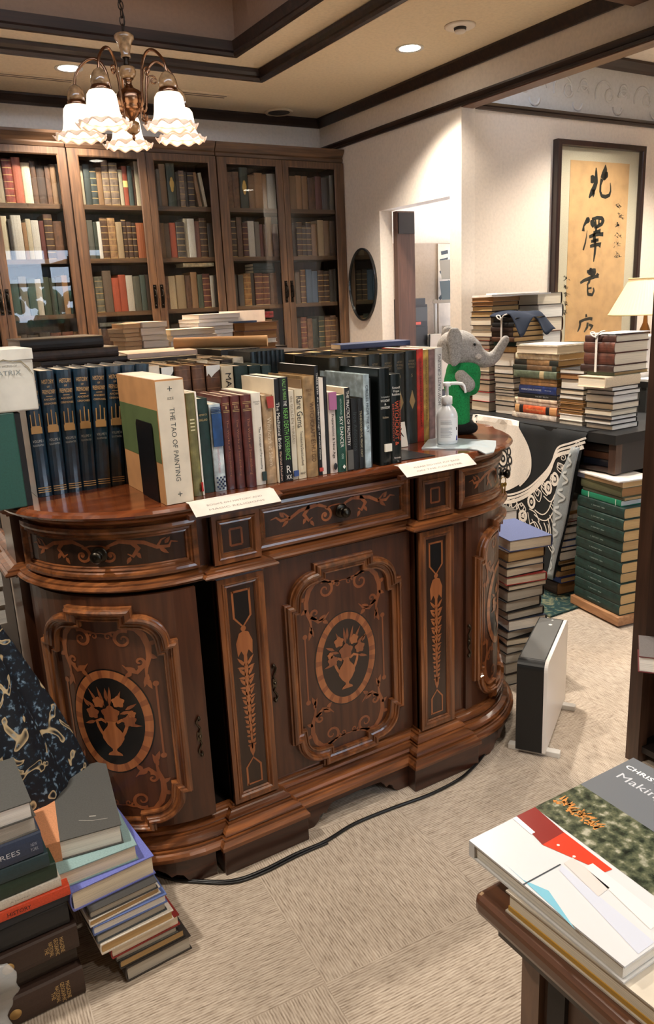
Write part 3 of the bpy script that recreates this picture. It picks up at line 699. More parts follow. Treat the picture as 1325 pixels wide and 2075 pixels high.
# pilasters, their frieze blocks and drawers
def rect_frame(fn, u0, u1, v0, v1, prof, mats, par, name='panel_frame', nseg=1):
    pts = [(u0, v1), (u1, v1), (u1, v0), (u0, v0)]; fine = []
    for p, q in zip(pts, pts[1:]+pts[:1]):
        k = max(1, int(abs(q[0]-p[0])/.03)) if nseg > 1 else 1
        fine += [(p[0]+(q[0]-p[0])*i/k, p[1]+(q[1]-p[1])*i/k) for i in range(k)]
    return part(name, MB().sweep(fine, prof, True, fn, side=1), mats, par)
SM = [(0, -.001), (0, .008), (.012, .008), (.014, .011), (.018, .010), (.022, .005), (.026, .006), (.029, .002), (.029, -.001)]
for s in (-1, 1):
    fn = flat_map(XC+s*.3365, 1.83)
    m = MB(); m.box(XC+s*.3365-.0685, XC+s*.3365+.0685, 1.822, 1.84, .172, .857); pl = part('pilaster', m, W_PAN, desk)
    g = lambda u, v, h, fn=fn: fn(u, v, .008+h)
    rect_frame(g, -.0685, .0685, .176, .855, SM, W_MV, pl)
    il = MB()
    il.ribbon([(-.025, .81), (.025, .81)], .006, g, .0008); il.ribbon([(-.025, .813), (-.025, .735), (0, .705), (.025, .735), (.025, .813)], .006, g, .0008)
    il.ribbon([(-.022, .19+.03), (.022, .19+.03), (.022, .275), (0, .302), (-.022, .275), (-.022, .217)], .006, g, .0008)
    disc(il, g, 0, .70, .008, .008); il.poly([(-.022, .62), (-.025, .66), (-.014, .688), (0, .694), (.014, .688), (.025, .66), (.022, .62), (.011, .635), (0, .61), (-.011, .635)], g, .001)
    for k in range(9):
        z = .60-.03*k; w = .030*(1-.07*k)
        for sx in (-1, 1): leaf(il, g, sx*.002, z-.012, 90-sx*38, w*1.25, .010); leaf(il, g, sx*.003, z-.02, 90-sx*70, w*.85, .008)
    il.ribbon([(0, .62), (0, .50), (0, .33)], [.010, .014, .004], g, .0008); leaf(il, g, 0, .35, 270, .045, .018)
    sf = MB(); sf.poly([(-.0225, .807), (.0225, .807), (.0225, .737), (0, .711), (-.0225, .737)], g, .0005); part('shield_fill', sf, BLACKV, pl, 'black shield field', fix=False)
    part('husk_inlay', il, INLAY, pl, 'light husk and shield inlay', fix=False)
    m = MB(); m.box(XC+s*.3365-.0685, XC+s*.3365+.0685, 1.822, 1.84, .893, 1.032); fb = part('frieze_block', m, W_PAN, desk)
    rect_frame(g, -.0685, .0685, .896, 1.030, SM, W_MV, fb)
    il = MB(); rc = [(-.017, .985), (.017, .985), (.017, .94), (-.017, .94)]
    for p, q in zip(rc, rc[1:]+rc[:1]): il.ribbon([p, q], .006, g, .0008)
    part('square_inlay', il, INLAY2, fb, fix=False)
def knob(par, fn, u, v):
    p = fn(u, v, .009); q = fn(u, v, .05); ax = (q-p).normalized(); M = Matrix.Translation(p) @ ax.to_track_quat('Z', 'Y').to_matrix().to_4x4()
    m = MB().lathe([(.021, 0), (.021, .002), (.017, .004), (.012, .005), (.007, .006), (.006, .014), (.010, .017), (.015, .021), (.016, .026), (.013, .031), (.006, .034), (.0, .034)], 22, M=M)
    o = m.build('knob', plain((58, 54, 48), .35, 1.0), par, abs_off(par)); o['label'] = 'round dark metal knob'; return o
def drawer(fn, u0, u1, knob_u, curved):
    z0, z1 = .897, 1.030; n = 16; m = MB(); vs = []; fs = []
    for i in range(n+1):
        u = u0+(u1-u0)*i/n
        vs += [fn(u, z0, 0), fn(u, z0, .008), fn(u, z1, .008), fn(u, z1, 0)]
    for i in range(n):
        for k in range(4): fs.append((i*4+k, i*4+(k+1) % 4, (i+1)*4+(k+1) % 4, (i+1)*4+k))
    fs += [(0, 1, 2, 3), tuple(n*4+k for k in (3, 2, 1, 0))]
    m.add(vs, fs); d = part('drawer', m, W_PAN, desk)
    g = lambda u, v, h: fn(u, v, .008+h)
    rect_frame(g, u0, u1, z0, z1, [(0, -.001), (0, .012), (.008, .014), (.014, .012), (.017, .008), (.022, .010), (.026, .004), (.030, .005), (.032, -.001)], W_H, d, 'drawer_frame', 2)
    il = MB(); uc = (u0+u1)/2; hw = (u1-u0)/2-.05; zc = (z0+z1)/2
    for sx in (-1, 1):
        f = lambda x, z: (uc+sx*x, zc+z)
        sp = spiral(.035, -.006, .022, 1.3, 100, 1, 20); il.ribbon([f(*p) for p in sp], taper(len(sp), .009, .003), g, .0008)
        pts = [(.03, .018), (.06, .03), (.09, .026), (.105, .008), (.09, -.012), (.078, -.004)]; il.ribbon([f(*p) for p in pts], taper(6, .006, .003, .009), g, .0008)
        pts = [(.085, .028), (.12, .022), (.15, .006), (.18, .004), (hw*.92, .016), (hw, .012)]; il.ribbon([f(*p) for p in pts], taper(6, .010, .002, .003), g, .0008)
        pts = [(.15, .006), (hw*.8, .024), (hw*.86, .028)]; il.ribbon([f(*p) for p in pts], taper(3, .007, .002), g, .0008)
        for (x, z, an, L) in ((.085, -.012, 240, .022), (.10, -.002, 300, .02), (.155, .004, -40, .03), (.17, .012, 50, .022), (.06, .03, 80, .014)):
            p = f(x, z); leaf(il, g, p[0], p[1], an if sx > 0 else 180-an, L, .011)
        c = f(.036, -.006); disc(il, g, c[0], c[1], .005, .005)
    il.ribbon([(uc-.036, zc+.014), (uc-.012, zc+.02), (uc+.012, zc+.02), (uc+.036, zc+.014)], .004, g, .0008)
    part('scroll_inlay', il, INLAY2, d, 'lighter scrollwork inlay', fix=False)
    if knob_u is not None: knob(d, g, knob_u, zc)
    return d
drawer(CM, -.262, .262, .015, False)
drawer(RM, -.035, .47, .215, True)
drawer(LM, -.035, .47, .205, True)
# ---------------------------------------------------------------- books standing on the sideboard
ZT = 1.0806
BLK = (22, 22, 24); WHT = plain((236, 232, 224), .6); INKM = plain((30, 30, 34), .5); GILT = plain((196, 166, 110), .45, .4); TANM = plain((206, 168, 116), .5, .1); SILV = plain((180, 178, 170), .4, .5)
FRONT = 'books along the front edge of the sideboard'
def stand(x, y, w, h, d, col, label, lean=0, group=FRONT, **k): return book(stand_matrix(x, y, ZT, 0, lean), w, h, d, col, label, group, **k)
# the six volumes (and two half hidden ones) of the blue set
GL = 'matching dark blue volumes on the left of the sideboard'
vols = ['I', 'II', 'III', 'IV', 'V', 'VI', 'VII', 'VIII']
# top positions of the spines; the row fans slightly to the right
FX = [.381, .4205, .4655, .5085, .5515, .5920, .6330, .6700]
BLUE = plain((18, 44, 62), .32, kind='leather', coat=.6)
for i, v in enumerate(vols):
    w = .039; lean = rad([.2, 1.0, 1.9, 2.7, 3.5, 4.3, 4.6, 4.8][i])
    lab = ['dark blue gilt volume one, leftmost of the matching set', 'dark blue gilt volume two, second from left in the matching set', 'dark blue gilt volume three, third from left in the matching set', 'dark blue gilt volume four, fourth from left in the matching set',
           'dark blue gilt volume five, fifth from left in the matching set', 'dark blue gilt volume six, its spine cut by the big cream slipcase', 'dark blue volume of the set directly behind the cream slipcase', 'dark blue volume peeking above the right end of the slipcase'][i]
    x = .380+.0398*i
    r = book(stand_matrix(x, 2.135+(.005 if i > 5 else 0), ZT, 0, lean), w, .330, .20, BLUE, lab, GL, spine=.45)
    if i > 5: continue
    s = .45; T = lambda b, z, L, W, m=TANM, nm='spine_title': spine_text(r, b, w, .33, z, L, W, m, spine=s, across=True, name=nm)
    T('HISTORY', .302, .030, .011); T('OF', .289, .007, .005); T('FREEMASONRY', .276, .033, .011)
    bm = MB(); yy = .006-w*s*.35-.0008
    def bar(x0, x1, z0, z1): bm.add([(w/2+x0, yy, z0), (w/2+x1, yy, z0), (w/2+x1, yy, z1), (w/2+x0, yy, z1)], [(0, 1, 2, 3)])
    bar(-.008, .008, .2635, .2648)
    T('ANCIENT', .256, .030, .005); T('CEREMONIES', .245, .032, .005)
    part_ = bm.build('gilt_rules', TANM, r, fix=False)
    b2 = MB(); yy -= .0002
    b2.box(w/2-.014, w/2+.014, yy-.0006, yy+.004, .170, .186); b2.box(w/2-.010, w/2+.010, yy-.0006, yy+.004, .186, .190)
    for q, top in ((-.011, .221), (0, .229), (.011, .221)): b2.box(w/2+q-.0011, w/2+q+.0011, yy-.0004, yy+.004, .186, top)
    b2.build('gilt_emblem', plain((178, 138, 88), .5, .2), r)
    T('VOLUME '+v, .150, .027, .007, SILV); T('ILLUSTRATED', .139, .027, .005, SILV)
    b3 = MB()
    for z in (.012, .018, .024): b3.box(w/2-.0165, w/2+.0165, yy, yy+.006, z, z+.0016)
    b3.build('foot_rules', TANM, r)
# slipcase of the big two-volume work
def slipcase():
    w, h, d = .073, .308, .30
    r = thing('slipcased_book', (.621, 1.814, ZT), 'big cream slipcase reading THE TAO OF PAINTING beside the black bookend', 'book', FRONT)
    m = MB().box(.621, .621+w, 1.814, 1.814+d, ZT, ZT+h); part('case', m, plain((186, 136, 88), .7, kind='paper'), r)
    m = MB().box(.6225, .6925, 1.8125, 1.8142, ZT+.001, ZT+h-.004); part('spine_panel', m, plain((222, 210, 190), .6, kind='paper'), r, 'cream spine')
    m = MB().box(.6202, .6212, 1.816, 2.112, ZT+.105, ZT+.235); part('wrap_band', m, plain((82, 98, 58), .7, kind='paper'), r, 'green paper band')
    m = MB().box(.623, .692, 1.816, 2.11, ZT+h-.0005, ZT+h+.0012); part('top_flap', m, plain((236, 218, 202), .7, kind='paper'), r)
    T = lambda b, x, z, W, H, down=True: text_mesh(b, plain((58, 66, 62), .6), r, Matrix(((0, 1, 0, x), (0, 0, -1, -.0020), (-1, 0, 0, z), (0, 0, 0, 1))) if down else Matrix(((1, 0, 0, x), (0, 0, -1, -.0020), (0, 1, 0, z), (0, 0, 0, 1))), W, H, 'spine_title')
    T('THE TAO OF PAINTING', .037, .148, .182, .0125); T('SZE', .036, .262, .016, .0055, False); T('+', .036, .285, .012, .012, False); T('+', .037, .024, .012, .012, False)
    return r
slipcase()
be = thing('bookend', (.60, 1.9, ZT), 'black metal bookend standing against the cream slipcase', 'bookend')
m = MB(); yz = [(1.856, ZT), (1.978, ZT), (1.978, ZT+.19), (1.97, ZT+.2), (1.862, ZT+.2), (1.856, ZT+.19)]
m.add([(.6165, y, z) for y, z in yz]+[(.6190, y, z) for y, z in yz], [(5, 4, 3, 2, 1, 0), tuple(range(6, 12))]+[(i, (i+1) % 6, 6+(i+1) % 6, 6+i) for i in range(6)])
part('plate', m, plain((16, 17, 20), .45, .3), be)
# front row
r = stand(.711, 1.85, .024, .265, .21, (112, 108, 66), 'thin olive book with small red mark, right beside the cream slipcase', kind='ink', hard=False)
MB().box(.019, .0238, -.0046, .0, .012, .036).build('red_mark', plain((178, 40, 34), .5), r); spine_text(r, 'IIII', .024, .265, .185, .030, .012, plain((214, 206, 160), .5), across=False)
book(stand_matrix(.7355, 1.848, ZT), .0045, .267, .215, (238, 232, 224), 'thin white board case between the olive and dark green books', FRONT, hard=False, kind='paper', page='white')
r = stand(.7425, 1.866, .033, .247, .20, (24, 50, 46), 'dark green cloth hardback beside the olive book', kind='leather')
spine_text(r, 'HISTORY OF', .033, .247, .205, .022, .005, GILT, across=True); spine_text(r, 'ENGLAND', .033, .247, .192, .022, .006, GILT, across=True)
r = stand(.777, 1.862, .031, .229, .19, (188, 202, 208), 'pale blue book with dark blue upper spine and dotted foot', kind='ink')
MB().box(.002, .029, -.0035, .0, .120, .205).build('blue_panel', plain((26, 66, 116), .5, kind='ink'), r, fix=True)
dm = MB()
for i in range(5):
    for j in range(6):
        if (i+j) % 2: dm.box(.003+i*.005, .0065+i*.005, -.0036, .0, .005+j*.006, .0095+j*.006)
dm.build('dotted_pattern', plain((36, 52, 96), .5), r)
dm = MB()
for j in range(4): dm.box(.002, .029, -.0037, .0, .208+j*.004, .210+j*.004)
dm.build('wave_lines', plain((26, 56, 100), .5), r)
spine_text(r, 'ALL WAVE', .031, .229, .165, .055, .010, plain((150, 176, 200), .5)); spine_text(r, 'Northern Ocean', .031, .229, .085, .07, .008, plain((206, 170, 178), .5))
MAR = plain((86, 40, 36), .45, kind='leather', coat=.25)
for i, (x, w) in enumerate(((.8105, .0225), (.8345, .0245), (.8605, .0295))):
    r = stand(x, 1.858-.006*i, w, .246, .19, MAR, ['leftmost', 'middle', 'rightmost'][i]+' of three maroon hardbacks with thin gilt lines', page='cream')
    b = MB(); yy = .006-w*.35*.35-.0009
    for z in (.205, .209, .224, .228): b.box(w*.12, w*.88, yy, yy+.004, z, z+.001)
    b.build('gilt_lines', GILT, r); spine_text(r, ['I', 'II', 'III'][i], w, .246, .217, .008 if i else .004, .007, GILT, across=True)
    spine_text(r, 'The Works of Swedenborg', w, .246, .11, .15, w*.3, plain((160, 106, 76), .5))
r = stand(.8925, 1.853, .0285, .248, .19, (228, 220, 206), 'white paperback about personality between maroon and tan books', hard=False, kind='paper')
spine_text(r, 'The Concept of Personality', .0285, .248, .10, .115, .008, INKM, xo=.003); spine_text(r, 'Joseph\nVilar', .0285, .248, .222, .018, .010, plain((90, 84, 76), .5), across=True)
MB().box(.016, .0275, -.0046, .0, .012, .036).build('publisher_mark', plain((40, 60, 58), .5), r)
r = stand(.9225, 1.848, .0305, .239, .185, (166, 138, 106), 'tan jacketed hardback with a red corner, left of the black spines', kind='ink')
spine_text(r, 'Witchcraft at Salem', .0305, .239, .115, .13, .012, plain((222, 204, 176), .5)); tm = MB(); tm.prism([(.012, .205), (.0295, .205+.0), (.0295, .236), (.008, .236)], 0, .0006, M=Matrix(((1, 0, 0, 0), (0, 0, -1, -.0035), (0, 1, 0, 0), (0, 0, 0, 1)))); tm.build('red_corner', plain((164, 54, 44), .5), r)
r = stand(.9545, 1.838, .0155, .28, .20, (14, 15, 18), 'black spine reading The Mechanical Bride with a cream cover side', kind='', hard=False, page='white')
MB().box(-.0012, .0004, .004, .198, .0005, .2795).build('front_cover', plain((224, 210, 186), .6, kind='paper'), r)['label'] = 'cream cover side'
spine_text(r, 'The Mechanical Bride', .0155, .28, .155, .125, .009, WHT); spine_text(r, 'Marshall McLuhan', .0155, .28, .045, .08, .006, plain((226, 190, 170), .5))
r = stand(.9705, 1.840, .0285, .282, .19, (14, 16, 20), 'black spine with green letters reading NEAR DEATH EXPERIENCE', kind='', hard=False)
spine_text(r, 'THE', .0285, .282, .213, .014, .009, WHT); spine_text(r, 'NEAR DEATH EXPERIENCE', .0285, .282, .130, .140, .014, plain((120, 190, 96), .5)); spine_text(r, 'KALLY & MARIS', .0285, .282, .250, .055, .010, plain((130, 184, 100), .5))
spine_text(r, 'R', .0285, .282, .034, .013, .020, WHT, across=True); spine_text(r, 'XX', .0285, .282, .012, .018, .012, WHT, across=True)
r = stand(1.0000, 1.845, .0170, .245, .17, (214, 204, 184), 'thin pale paperback reading The Golden Thread with a blue foot mark', hard=False, kind='paper')
spine_text(r, 'the GOLDEN THREAD', .017, .245, .165, .13, .008, plain((150, 136, 112), .5)); MB().box(.001, .016, -.003, .0, .010, .026).build('foot_mark', plain((60, 84, 140), .5), r)
r = stand(1.0178, 1.843, .0255, .246, .175, (222, 208, 178), 'cream paperback with curly black lettering beside the golden thread book', hard=False, kind='paper')
spine_text(r, 'Rare Gems', .0255, .246, .185, .085, .018, INKM); spine_text(r, 'Translated by David Lorrford', .0255, .246, .085, .095, .010, INKM); spine_text(r, 'RKP', .0255, .246, .015, .015, .006, INKM, across=True)
r = stand(1.0445, 1.842, .0365, .279, .205, (152, 122, 84), 'brown wrapped hardback reading WITCHCRAFT ESHU', kind='ink', page='tan')
spine_text(r, 'WITCHCRAFT ESHU GO', .0365, .279, .125, .165, .013, plain((92, 64, 40), .5), xo=.004); spine_text(r, 'PICTU\nRE', .0365, .279, .235, .022, .018, plain((104, 76, 48), .5), across=True)
MB().box(-.004, -.0005, .01, .21, .0005, .27).build('loose_wrapper', plain((140, 112, 84), .5, kind='paper'), r)['label'] = 'loose brown paper wrapper'
r = stand(1.0822, 1.842, .0130, .304, .21, (18, 18, 20), 'tallest thin black book, with white lettering down the spine', kind='', hard=False, page='white')
spine_text(r, 'THREE EYES  the wonderful magic of ancient visions', .013, .304, .165, .24, .006, WHT); MB().box(.001, .012, -.0016, .002, .012, .022).build('red_mark', plain((190, 70, 60), .5), r)
stand(1.0958, 1.845, .0150, .270, .19, (232, 222, 212), 'thin white book between two black ones on the front edge', hard=False, kind='paper', page='white')
stand(1.1115, 1.843, .0090, .272, .19, (26, 26, 28), 'thin black book left of the pink spine', kind='', page='white')
r = stand(1.1212, 1.842, .0240, .229, .16, (212, 198, 188), 'pink topped paperback about occult preparations', hard=False, kind='paper')
MB().box(.0003, .0237, -.0044, .0, .180, .2285).build('pink_top', plain((172, 104, 146), .5), r); spine_text(r, 'Occult', .024, .229, .198, .034, .012, plain((228, 214, 226), .5)); spine_text(r, 'Preparations & New Age', .024, .229, .105, .125, .011, INKM)
MB().ball((.012, -.0035, .020), (.006, .0012, .010), 12, 8).build('eye_mark', INKM, r)
r = stand(1.1460, 1.838, .0260, .2185, .15, (20, 72, 58), 'green paperback reading SKY DANCER', kind='ink', hard=False)
spine_text(r, 'SKY DANCER', .026, .2185, .115, .088, .011, WHT); spine_text(r, 'KEITH DOWMAN', .026, .2185, .185, .045, .005, plain((180, 204, 190), .5)); spine_text(r, 'ooo', .026, .2185, .045, .015, .007, plain((180, 204, 190), .5)); text_mesh('♦', WHT, r, Matrix(((1, 0, 0, .013), (0, 0, -1, -.0042), (0, 1, 0, .016), (0, 0, 0, 1))), .010, .012, 'publisher_mark')
r = stand(1.1730, 1.838, .0195, .236, .19, (26, 24, 26), 'black spine reading THE PRACTICE OF PALMISTRY with a cream cover', kind='', hard=False)
MB().box(-.0012, .0004, .004, .188, .0005, .2355).build('front_cover', plain((226, 212, 190), .6, kind='paper'), r)['label'] = 'cream cover side'
spine_text(r, 'THE PRACTICE OF PALMISTRY', .0195, .236, .150, .155, .0095, WHT); MB().box(.0006, .0190, -.0034, .0, .004, .060).build('grey_foot', plain((92, 90, 86), .5), r)
r = stand(1.1935, 1.836, .0220, .205, .15, (16, 17, 18), 'short black book with dark lettering, left of two under the pale blue cover', kind='')
spine_text(r, 'Iron Addictions', .022, .205, .11, .11, .012, plain((60, 66, 68), .4))
r = stand(1.2165, 1.838, .0185, .203, .15, (20, 20, 20), 'short black book with pale small lettering beside the pale blue spine', kind='')
spine_text(r, 'TRANSCENDENTAL MAGIC LIGHT', .0185, .203, .10, .135, .007, plain((190, 180, 150), .5))
r = stand(1.2360, 1.834, .0205, .2675, .24, (168, 186, 194), 'pale blue tall book reading CIRCLES FROM THE SKY', kind='ink', page='white')
spine_text(r, 'CIRCLES FROM THE SKY', .0205, .2675, .170, .135, .009, plain((26, 40, 54), .5))
stand(1.2580, 1.840, .0070, .255, .18, (40, 40, 42), 'very thin dark book squeezed right of the pale blue one', kind='', page='white', hard=False)
r = stand(1.2860, 1.832, .0400, .280, .205, (16, 22, 22), 'thick black library book with white label at the foot of its spine', kind='', page='white', rough=.25)
spine_text(r, 'The Encyclopedia of', .04, .28, .198, .030, .006, plain((190, 190, 184), .5), across=True); spine_text(r, 'WITCHCRAFT', .04, .28, .188, .032, .007, WHT, across=True); spine_text(r, '&', .04, .28, .178, .006, .006, WHT, across=True); spine_text(r, 'DEMONOLOGY', .04, .28, .168, .032, .007, WHT, across=True); spine_text(r, 'Robbins', .04, .28, .140, .02, .006, plain((180, 160, 130), .5), across=True)
MB().box(.012, .036, -.0056, .0, .040, .062).build('shelf_label', plain((232, 226, 212), .6), r)
r = stand(1.3285, 1.834, .0370, .260, .19, (20, 28, 28), 'black book with red letters reading WITCHCRAFT at the right end of the row', kind='', page='white', rough=.28)
spine_text(r, 'Rossell\nHope\nRobbins', .037, .26, .212, .030, .026, WHT, across=True); spine_text(r, 'WITCHCRAFT &', .037, .26, .118, .13, .013, plain((206, 92, 60), .5)); spine_text(r, 'THE ENCYCLOPAEDIA', .037, .26, .125, .12, .006, plain((190, 84, 58), .5), xo=.012); spine_text(r, 'DEMONOLOGY', .037, .26, .12, .11, .006, plain((190, 84, 58), .5), xo=-.012); spine_text(r, 'Bonanza', .037, .26, .016, .022, .005, WHT, across=True)
bp = thing('bookend', (1.43, 1.92, ZT), 'black metal bookend plate lying right of the front row books', 'bookend')
part('plate', MB().prism([(1.3665, 1.850), (1.372, 2.00), (1.478, 1.985), (1.492, 1.838)], ZT, ZT+.002), plain((20, 20, 22), .35, .4), bp)
part('upright', MB().box(1.3660, 1.3680, 1.87, 1.985, ZT, ZT+.17), plain((20, 20, 22), .35, .4), bp)
# second row, right: worn black sets, then red, gold and white spines
GB = 'worn black volumes in the second row of the sideboard'
xs = [1.262, 1.301, 1.352, 1.407, 1.454, 1.505, 1.550, 1.601]
for i in range(7):
    w = xs[i+1]-xs[i]-.002
    lab = ['brownish black volume', 'worn black volume', 'worn black volume', 'worn black volume', 'black volume', 'black volume', 'black volume'][i]+', '+ORD[i+1]+' from left in the second row behind the witchcraft books'
    r = book(stand_matrix(xs[i]+.001, 2.058, ZT), w, .304-.002*(i % 3), .22, (34, 36, 32) if i > 2 else (44, 42, 34), lab, GB, kind='leather', rough=.35, page='tan')
    if i > 1:
        spine_text(r, 'HISTORY\nOF WORLD\nOCCULT', w, .3, .262, w*.62, .026, plain((150, 132, 100), .5), across=True); spine_text(r, '%d' % (i-1), w, .3, .225, .006, .01, plain((150, 132, 100), .5), across=True)
        b = MB(); yy = .006-w*.35*.35-.001; b.prism([(w/2-.012, .14), (w/2, .115), (w/2+.012, .14), (w/2+.004, .165), (w/2, .178), (w/2-.004, .165)], 0, .0008, M=Matrix(((1, 0, 0, 0), (0, 0, -1, yy+.0006), (0, 1, 0, 0), (0, 0, 0, 1)))); b.build('gilt_drop', plain((150, 122, 80), .5, .2), r)
def spine_words(r, t, w, z, L, W, c): spine_text(r, t, w, .3, z, L, W, plain(c, .5))
r = book(stand_matrix(1.602, 2.060, ZT), .027, .307, .2, (176, 44, 32), 'bright red tall book in the second row', None, kind='ink', hard=False); spine_words(r, 'SECRET TEACHING OF SACRED ART', .027, .16, .22, .007, (70, 24, 22))
r = book(stand_matrix(1.630, 2.062, ZT), .023, .303, .2, (166, 134, 66), 'mustard gold tall book right of the bright red one', None, kind='ink', hard=False); spine_words(r, 'MUSIC OF THE SPHERES', .023, .17, .2, .006, (110, 84, 40))
r = book(stand_matrix(1.654, 2.062, ZT), .026, .303, .2, (126, 98, 94), 'tall mottled pinkish book beside the mustard gold one', None, kind='leather', hard=False)
r = book(stand_matrix(1.681, 2.062, ZT), .030, .306, .2, (226, 222, 216), 'tall white spined book next to the toy elephant', None, kind='paper', hard=True, page='white'); spine_text(r, 'HOW WAITS CIRCLING', .03, .306, .20, .17, .013, plain((90, 90, 92), .5), down=False)
wc = thing('picture_card', (1.51, 2.0, ZT), 'small white card with black ink figure leaning on the black volumes', 'card')
M = Matrix.Translation((1.50, 2.022, ZT)) @ Matrix.Rotation(rad(-12), 4, 'X')
part('card', MB().box(-.022, .028, -.001, .001, .001, .082, M=M), plain((224, 216, 204), .7, kind='paper'), wc)
km = MB(); ff = lambda u, v, h: M @ Vector((u, -.0015-h, v))
km.ribbon([(-.008, .066), (.0, .056), (.006, .048), (.004, .040), (-.006, .034)], [.002, .007, .005, .006, .002], ff); km.ribbon([(.012, .062), (.004, .052), (.012, .038), (.016, .034)], [.002, .005, .004, .002], ff)
part('ink_figure', km, INKM, wc, fix=False)
# second row, left half (behind the slipcase): tops show
GM = 'books in the middle row of the sideboard'
mid = [(.7165, .040, .318, (214, 204, 190), 'white wrapped volume behind the cream slipcase', 'paper'), (.758, .038, .312, (30, 40, 44), 'dark volume with torn white wrapper behind the cream slipcase', 'leather'),
       (.798, .050, .312, (92, 62, 46), 'leftmost of three old brown volumes behind the dark green book', 'leather'), (.850, .041, .310, (88, 58, 42), 'middle one of three old brown volumes behind the maroon books', 'leather'), (.893, .046, .306, (84, 54, 40), 'rightmost of three old brown volumes, in torn plastic', 'leather'),
       (.941, .041, .301, (196, 184, 160), 'cream spine with large letters MASO in the middle row', 'paper'),
       (.984, .046, .298, (22, 44, 44), 'dark green volume right of the cream lettered spine', 'leather'), (1.032, .041, .295, (22, 44, 46), 'second dark green volume right of the cream lettered spine', 'leather'), (1.075, .034, .292, (24, 46, 46), 'third dark green volume right of the cream lettered spine', 'leather')]
for i, (x, w, h, c, l, k) in enumerate(mid):
    r = book(stand_matrix(x, 2.142, ZT), w-.002, h, .19, banded(c, (120, 88, 62), .03, .06) if i in (2, 3, 4) else c, l, GM, kind=k, page='cream' if i > 4 else 'tan')
    if i == 5: spine_text(r, 'MASONRY', w, h, .21, .14, .018, INKM)
    if i in (1, 4):
        b = MB(); p = [(0, h-.03), (.006, h-.022), (.014, h-.034), (.022, h-.026), (.03, h-.02), (w-.003, h-.012), (w-.003, h+.0005), (0, h+.0005)]
        b.prism(p, 0, .0006, M=Matrix(((1, 0, 0, 0), (0, 0, -1, .006-w*.35*.35-.0008), (0, 1, 0, 0), (0, 0, 0, 1)))); b.build('torn_wrapper', plain((206, 206, 204), .4, kind='paper'), r)['label'] = 'torn white wrapper'
# third row: tall dark navy set
GT = 'tall dark navy volumes in the third row of the sideboard'
px = [1.092, 1.118, 1.135, 1.152, 1.169, 1.186, 1.203, 1.220]
for i in range(7):
    book(stand_matrix(px[i]+.05, 2.352+.0*i, ZT), px[i+1]-px[i]-.001, .322, .18, (24, 36, 44), 'tall dark navy volume, '+ORD[i+1]+' from left in the back row', GT, kind='leather', rough=.3, page='white')
# blue slab book lying across the row at the back right
r = book(lie_matrix((1.46, 2.30, ZT+.3075), rad(-9), 'spine', .018, .27, .10), .018, .27, .10, (30, 46, 88), 'navy blue flat case lying on top of the back row books', None, page='white', name='flat_case', cat='case')
for i in range(6):
    book(stand_matrix(1.28+.075*i, 2.31, ZT), .07, .3065, .13, [(60, 50, 42), (40, 44, 46), (86, 70, 52)][i % 3], 'dark volume, '+ORD[i+1]+' of the hidden back row under the navy case', 'volumes under the navy blue case', page='tan', kind='leather')
for i in range(9):
    book(stand_matrix(.745+.042*i, 2.36, ZT), .038, .30+.004*(i % 3), .17, [(150, 140, 128), (54, 44, 38), (200, 190, 172)][i % 3], ['pale', 'dark', 'cream'][i % 3]+' volume, '+ORD[i+1]+' from left in the row behind the brown volumes', 'volumes behind the old brown ones', page='cream', kind='leather')
# ---------------------------------------------------------------- things on and behind the sideboard
def slab(x0, x1, y0, y1, z0, z1, mat, name, label, cat, group=None, rot=0, bev=0):
    cx, cy = (x0+x1)/2, (y0+y1)/2
    r = MB().box(x0-cx, x1-cx, y0-cy, y1-cy, 0, z1-z0).build(name, mat); r.location = (cx, cy, z0); r.rotation_euler.z = rad(rot)
    if bev: bevel(r, bev)
    return tag(r, label, cat, group)
# tall work counter behind the sideboard, hidden by the book rows
bc = thing('counter', (1.3, 3.3, 0), 'dark wooden counter behind the sideboard carrying ledgers and paper piles', 'counter')
m = MB(); m.prism([(.45, 2.72), (1.58, 2.72), (1.58, 3.15), (1.68, 3.15), (1.68, 4.1), (.45, 4.1)], 0, 1.34); part('body', m, W_DK, bc)
part('countertop', MB().prism([(.43, 2.70), (1.60, 2.70), (1.60, 3.13), (1.70, 3.13), (1.70, 4.12), (.43, 4.12)], 1.34, 1.372), wood((34, 25, 20), (52, 38, 30), 'x', .6, .0), bc)
CT = 1.3725
# ledgers
def ledger(x, z, w, h, d, col, label, y=2.80): 
    r = book(lie_matrix((x, y, z), 0, 'spine', w, h, d), w, h, d, col, label, 'old ledgers on the counter', kind='leather', spine=.5, page='cream', rough=.5)
    return r
ledger(.57, CT, .026, .31, .26, (40, 28, 24), 'thin dark ledger, lowest of three behind the blue set'); ledger(.545, CT+.0265, .034, .295, .26, (70, 54, 46), 'mottled ledger between two dark ones behind the blue set')
r = ledger(.512, CT+.061, .040, .278, .25, (34, 26, 24), 'thick black ledger on top of the three behind the blue set')
MB().box(.002, .038, -.0, .249, -.0, .0).build('x', W_DK) if False else None
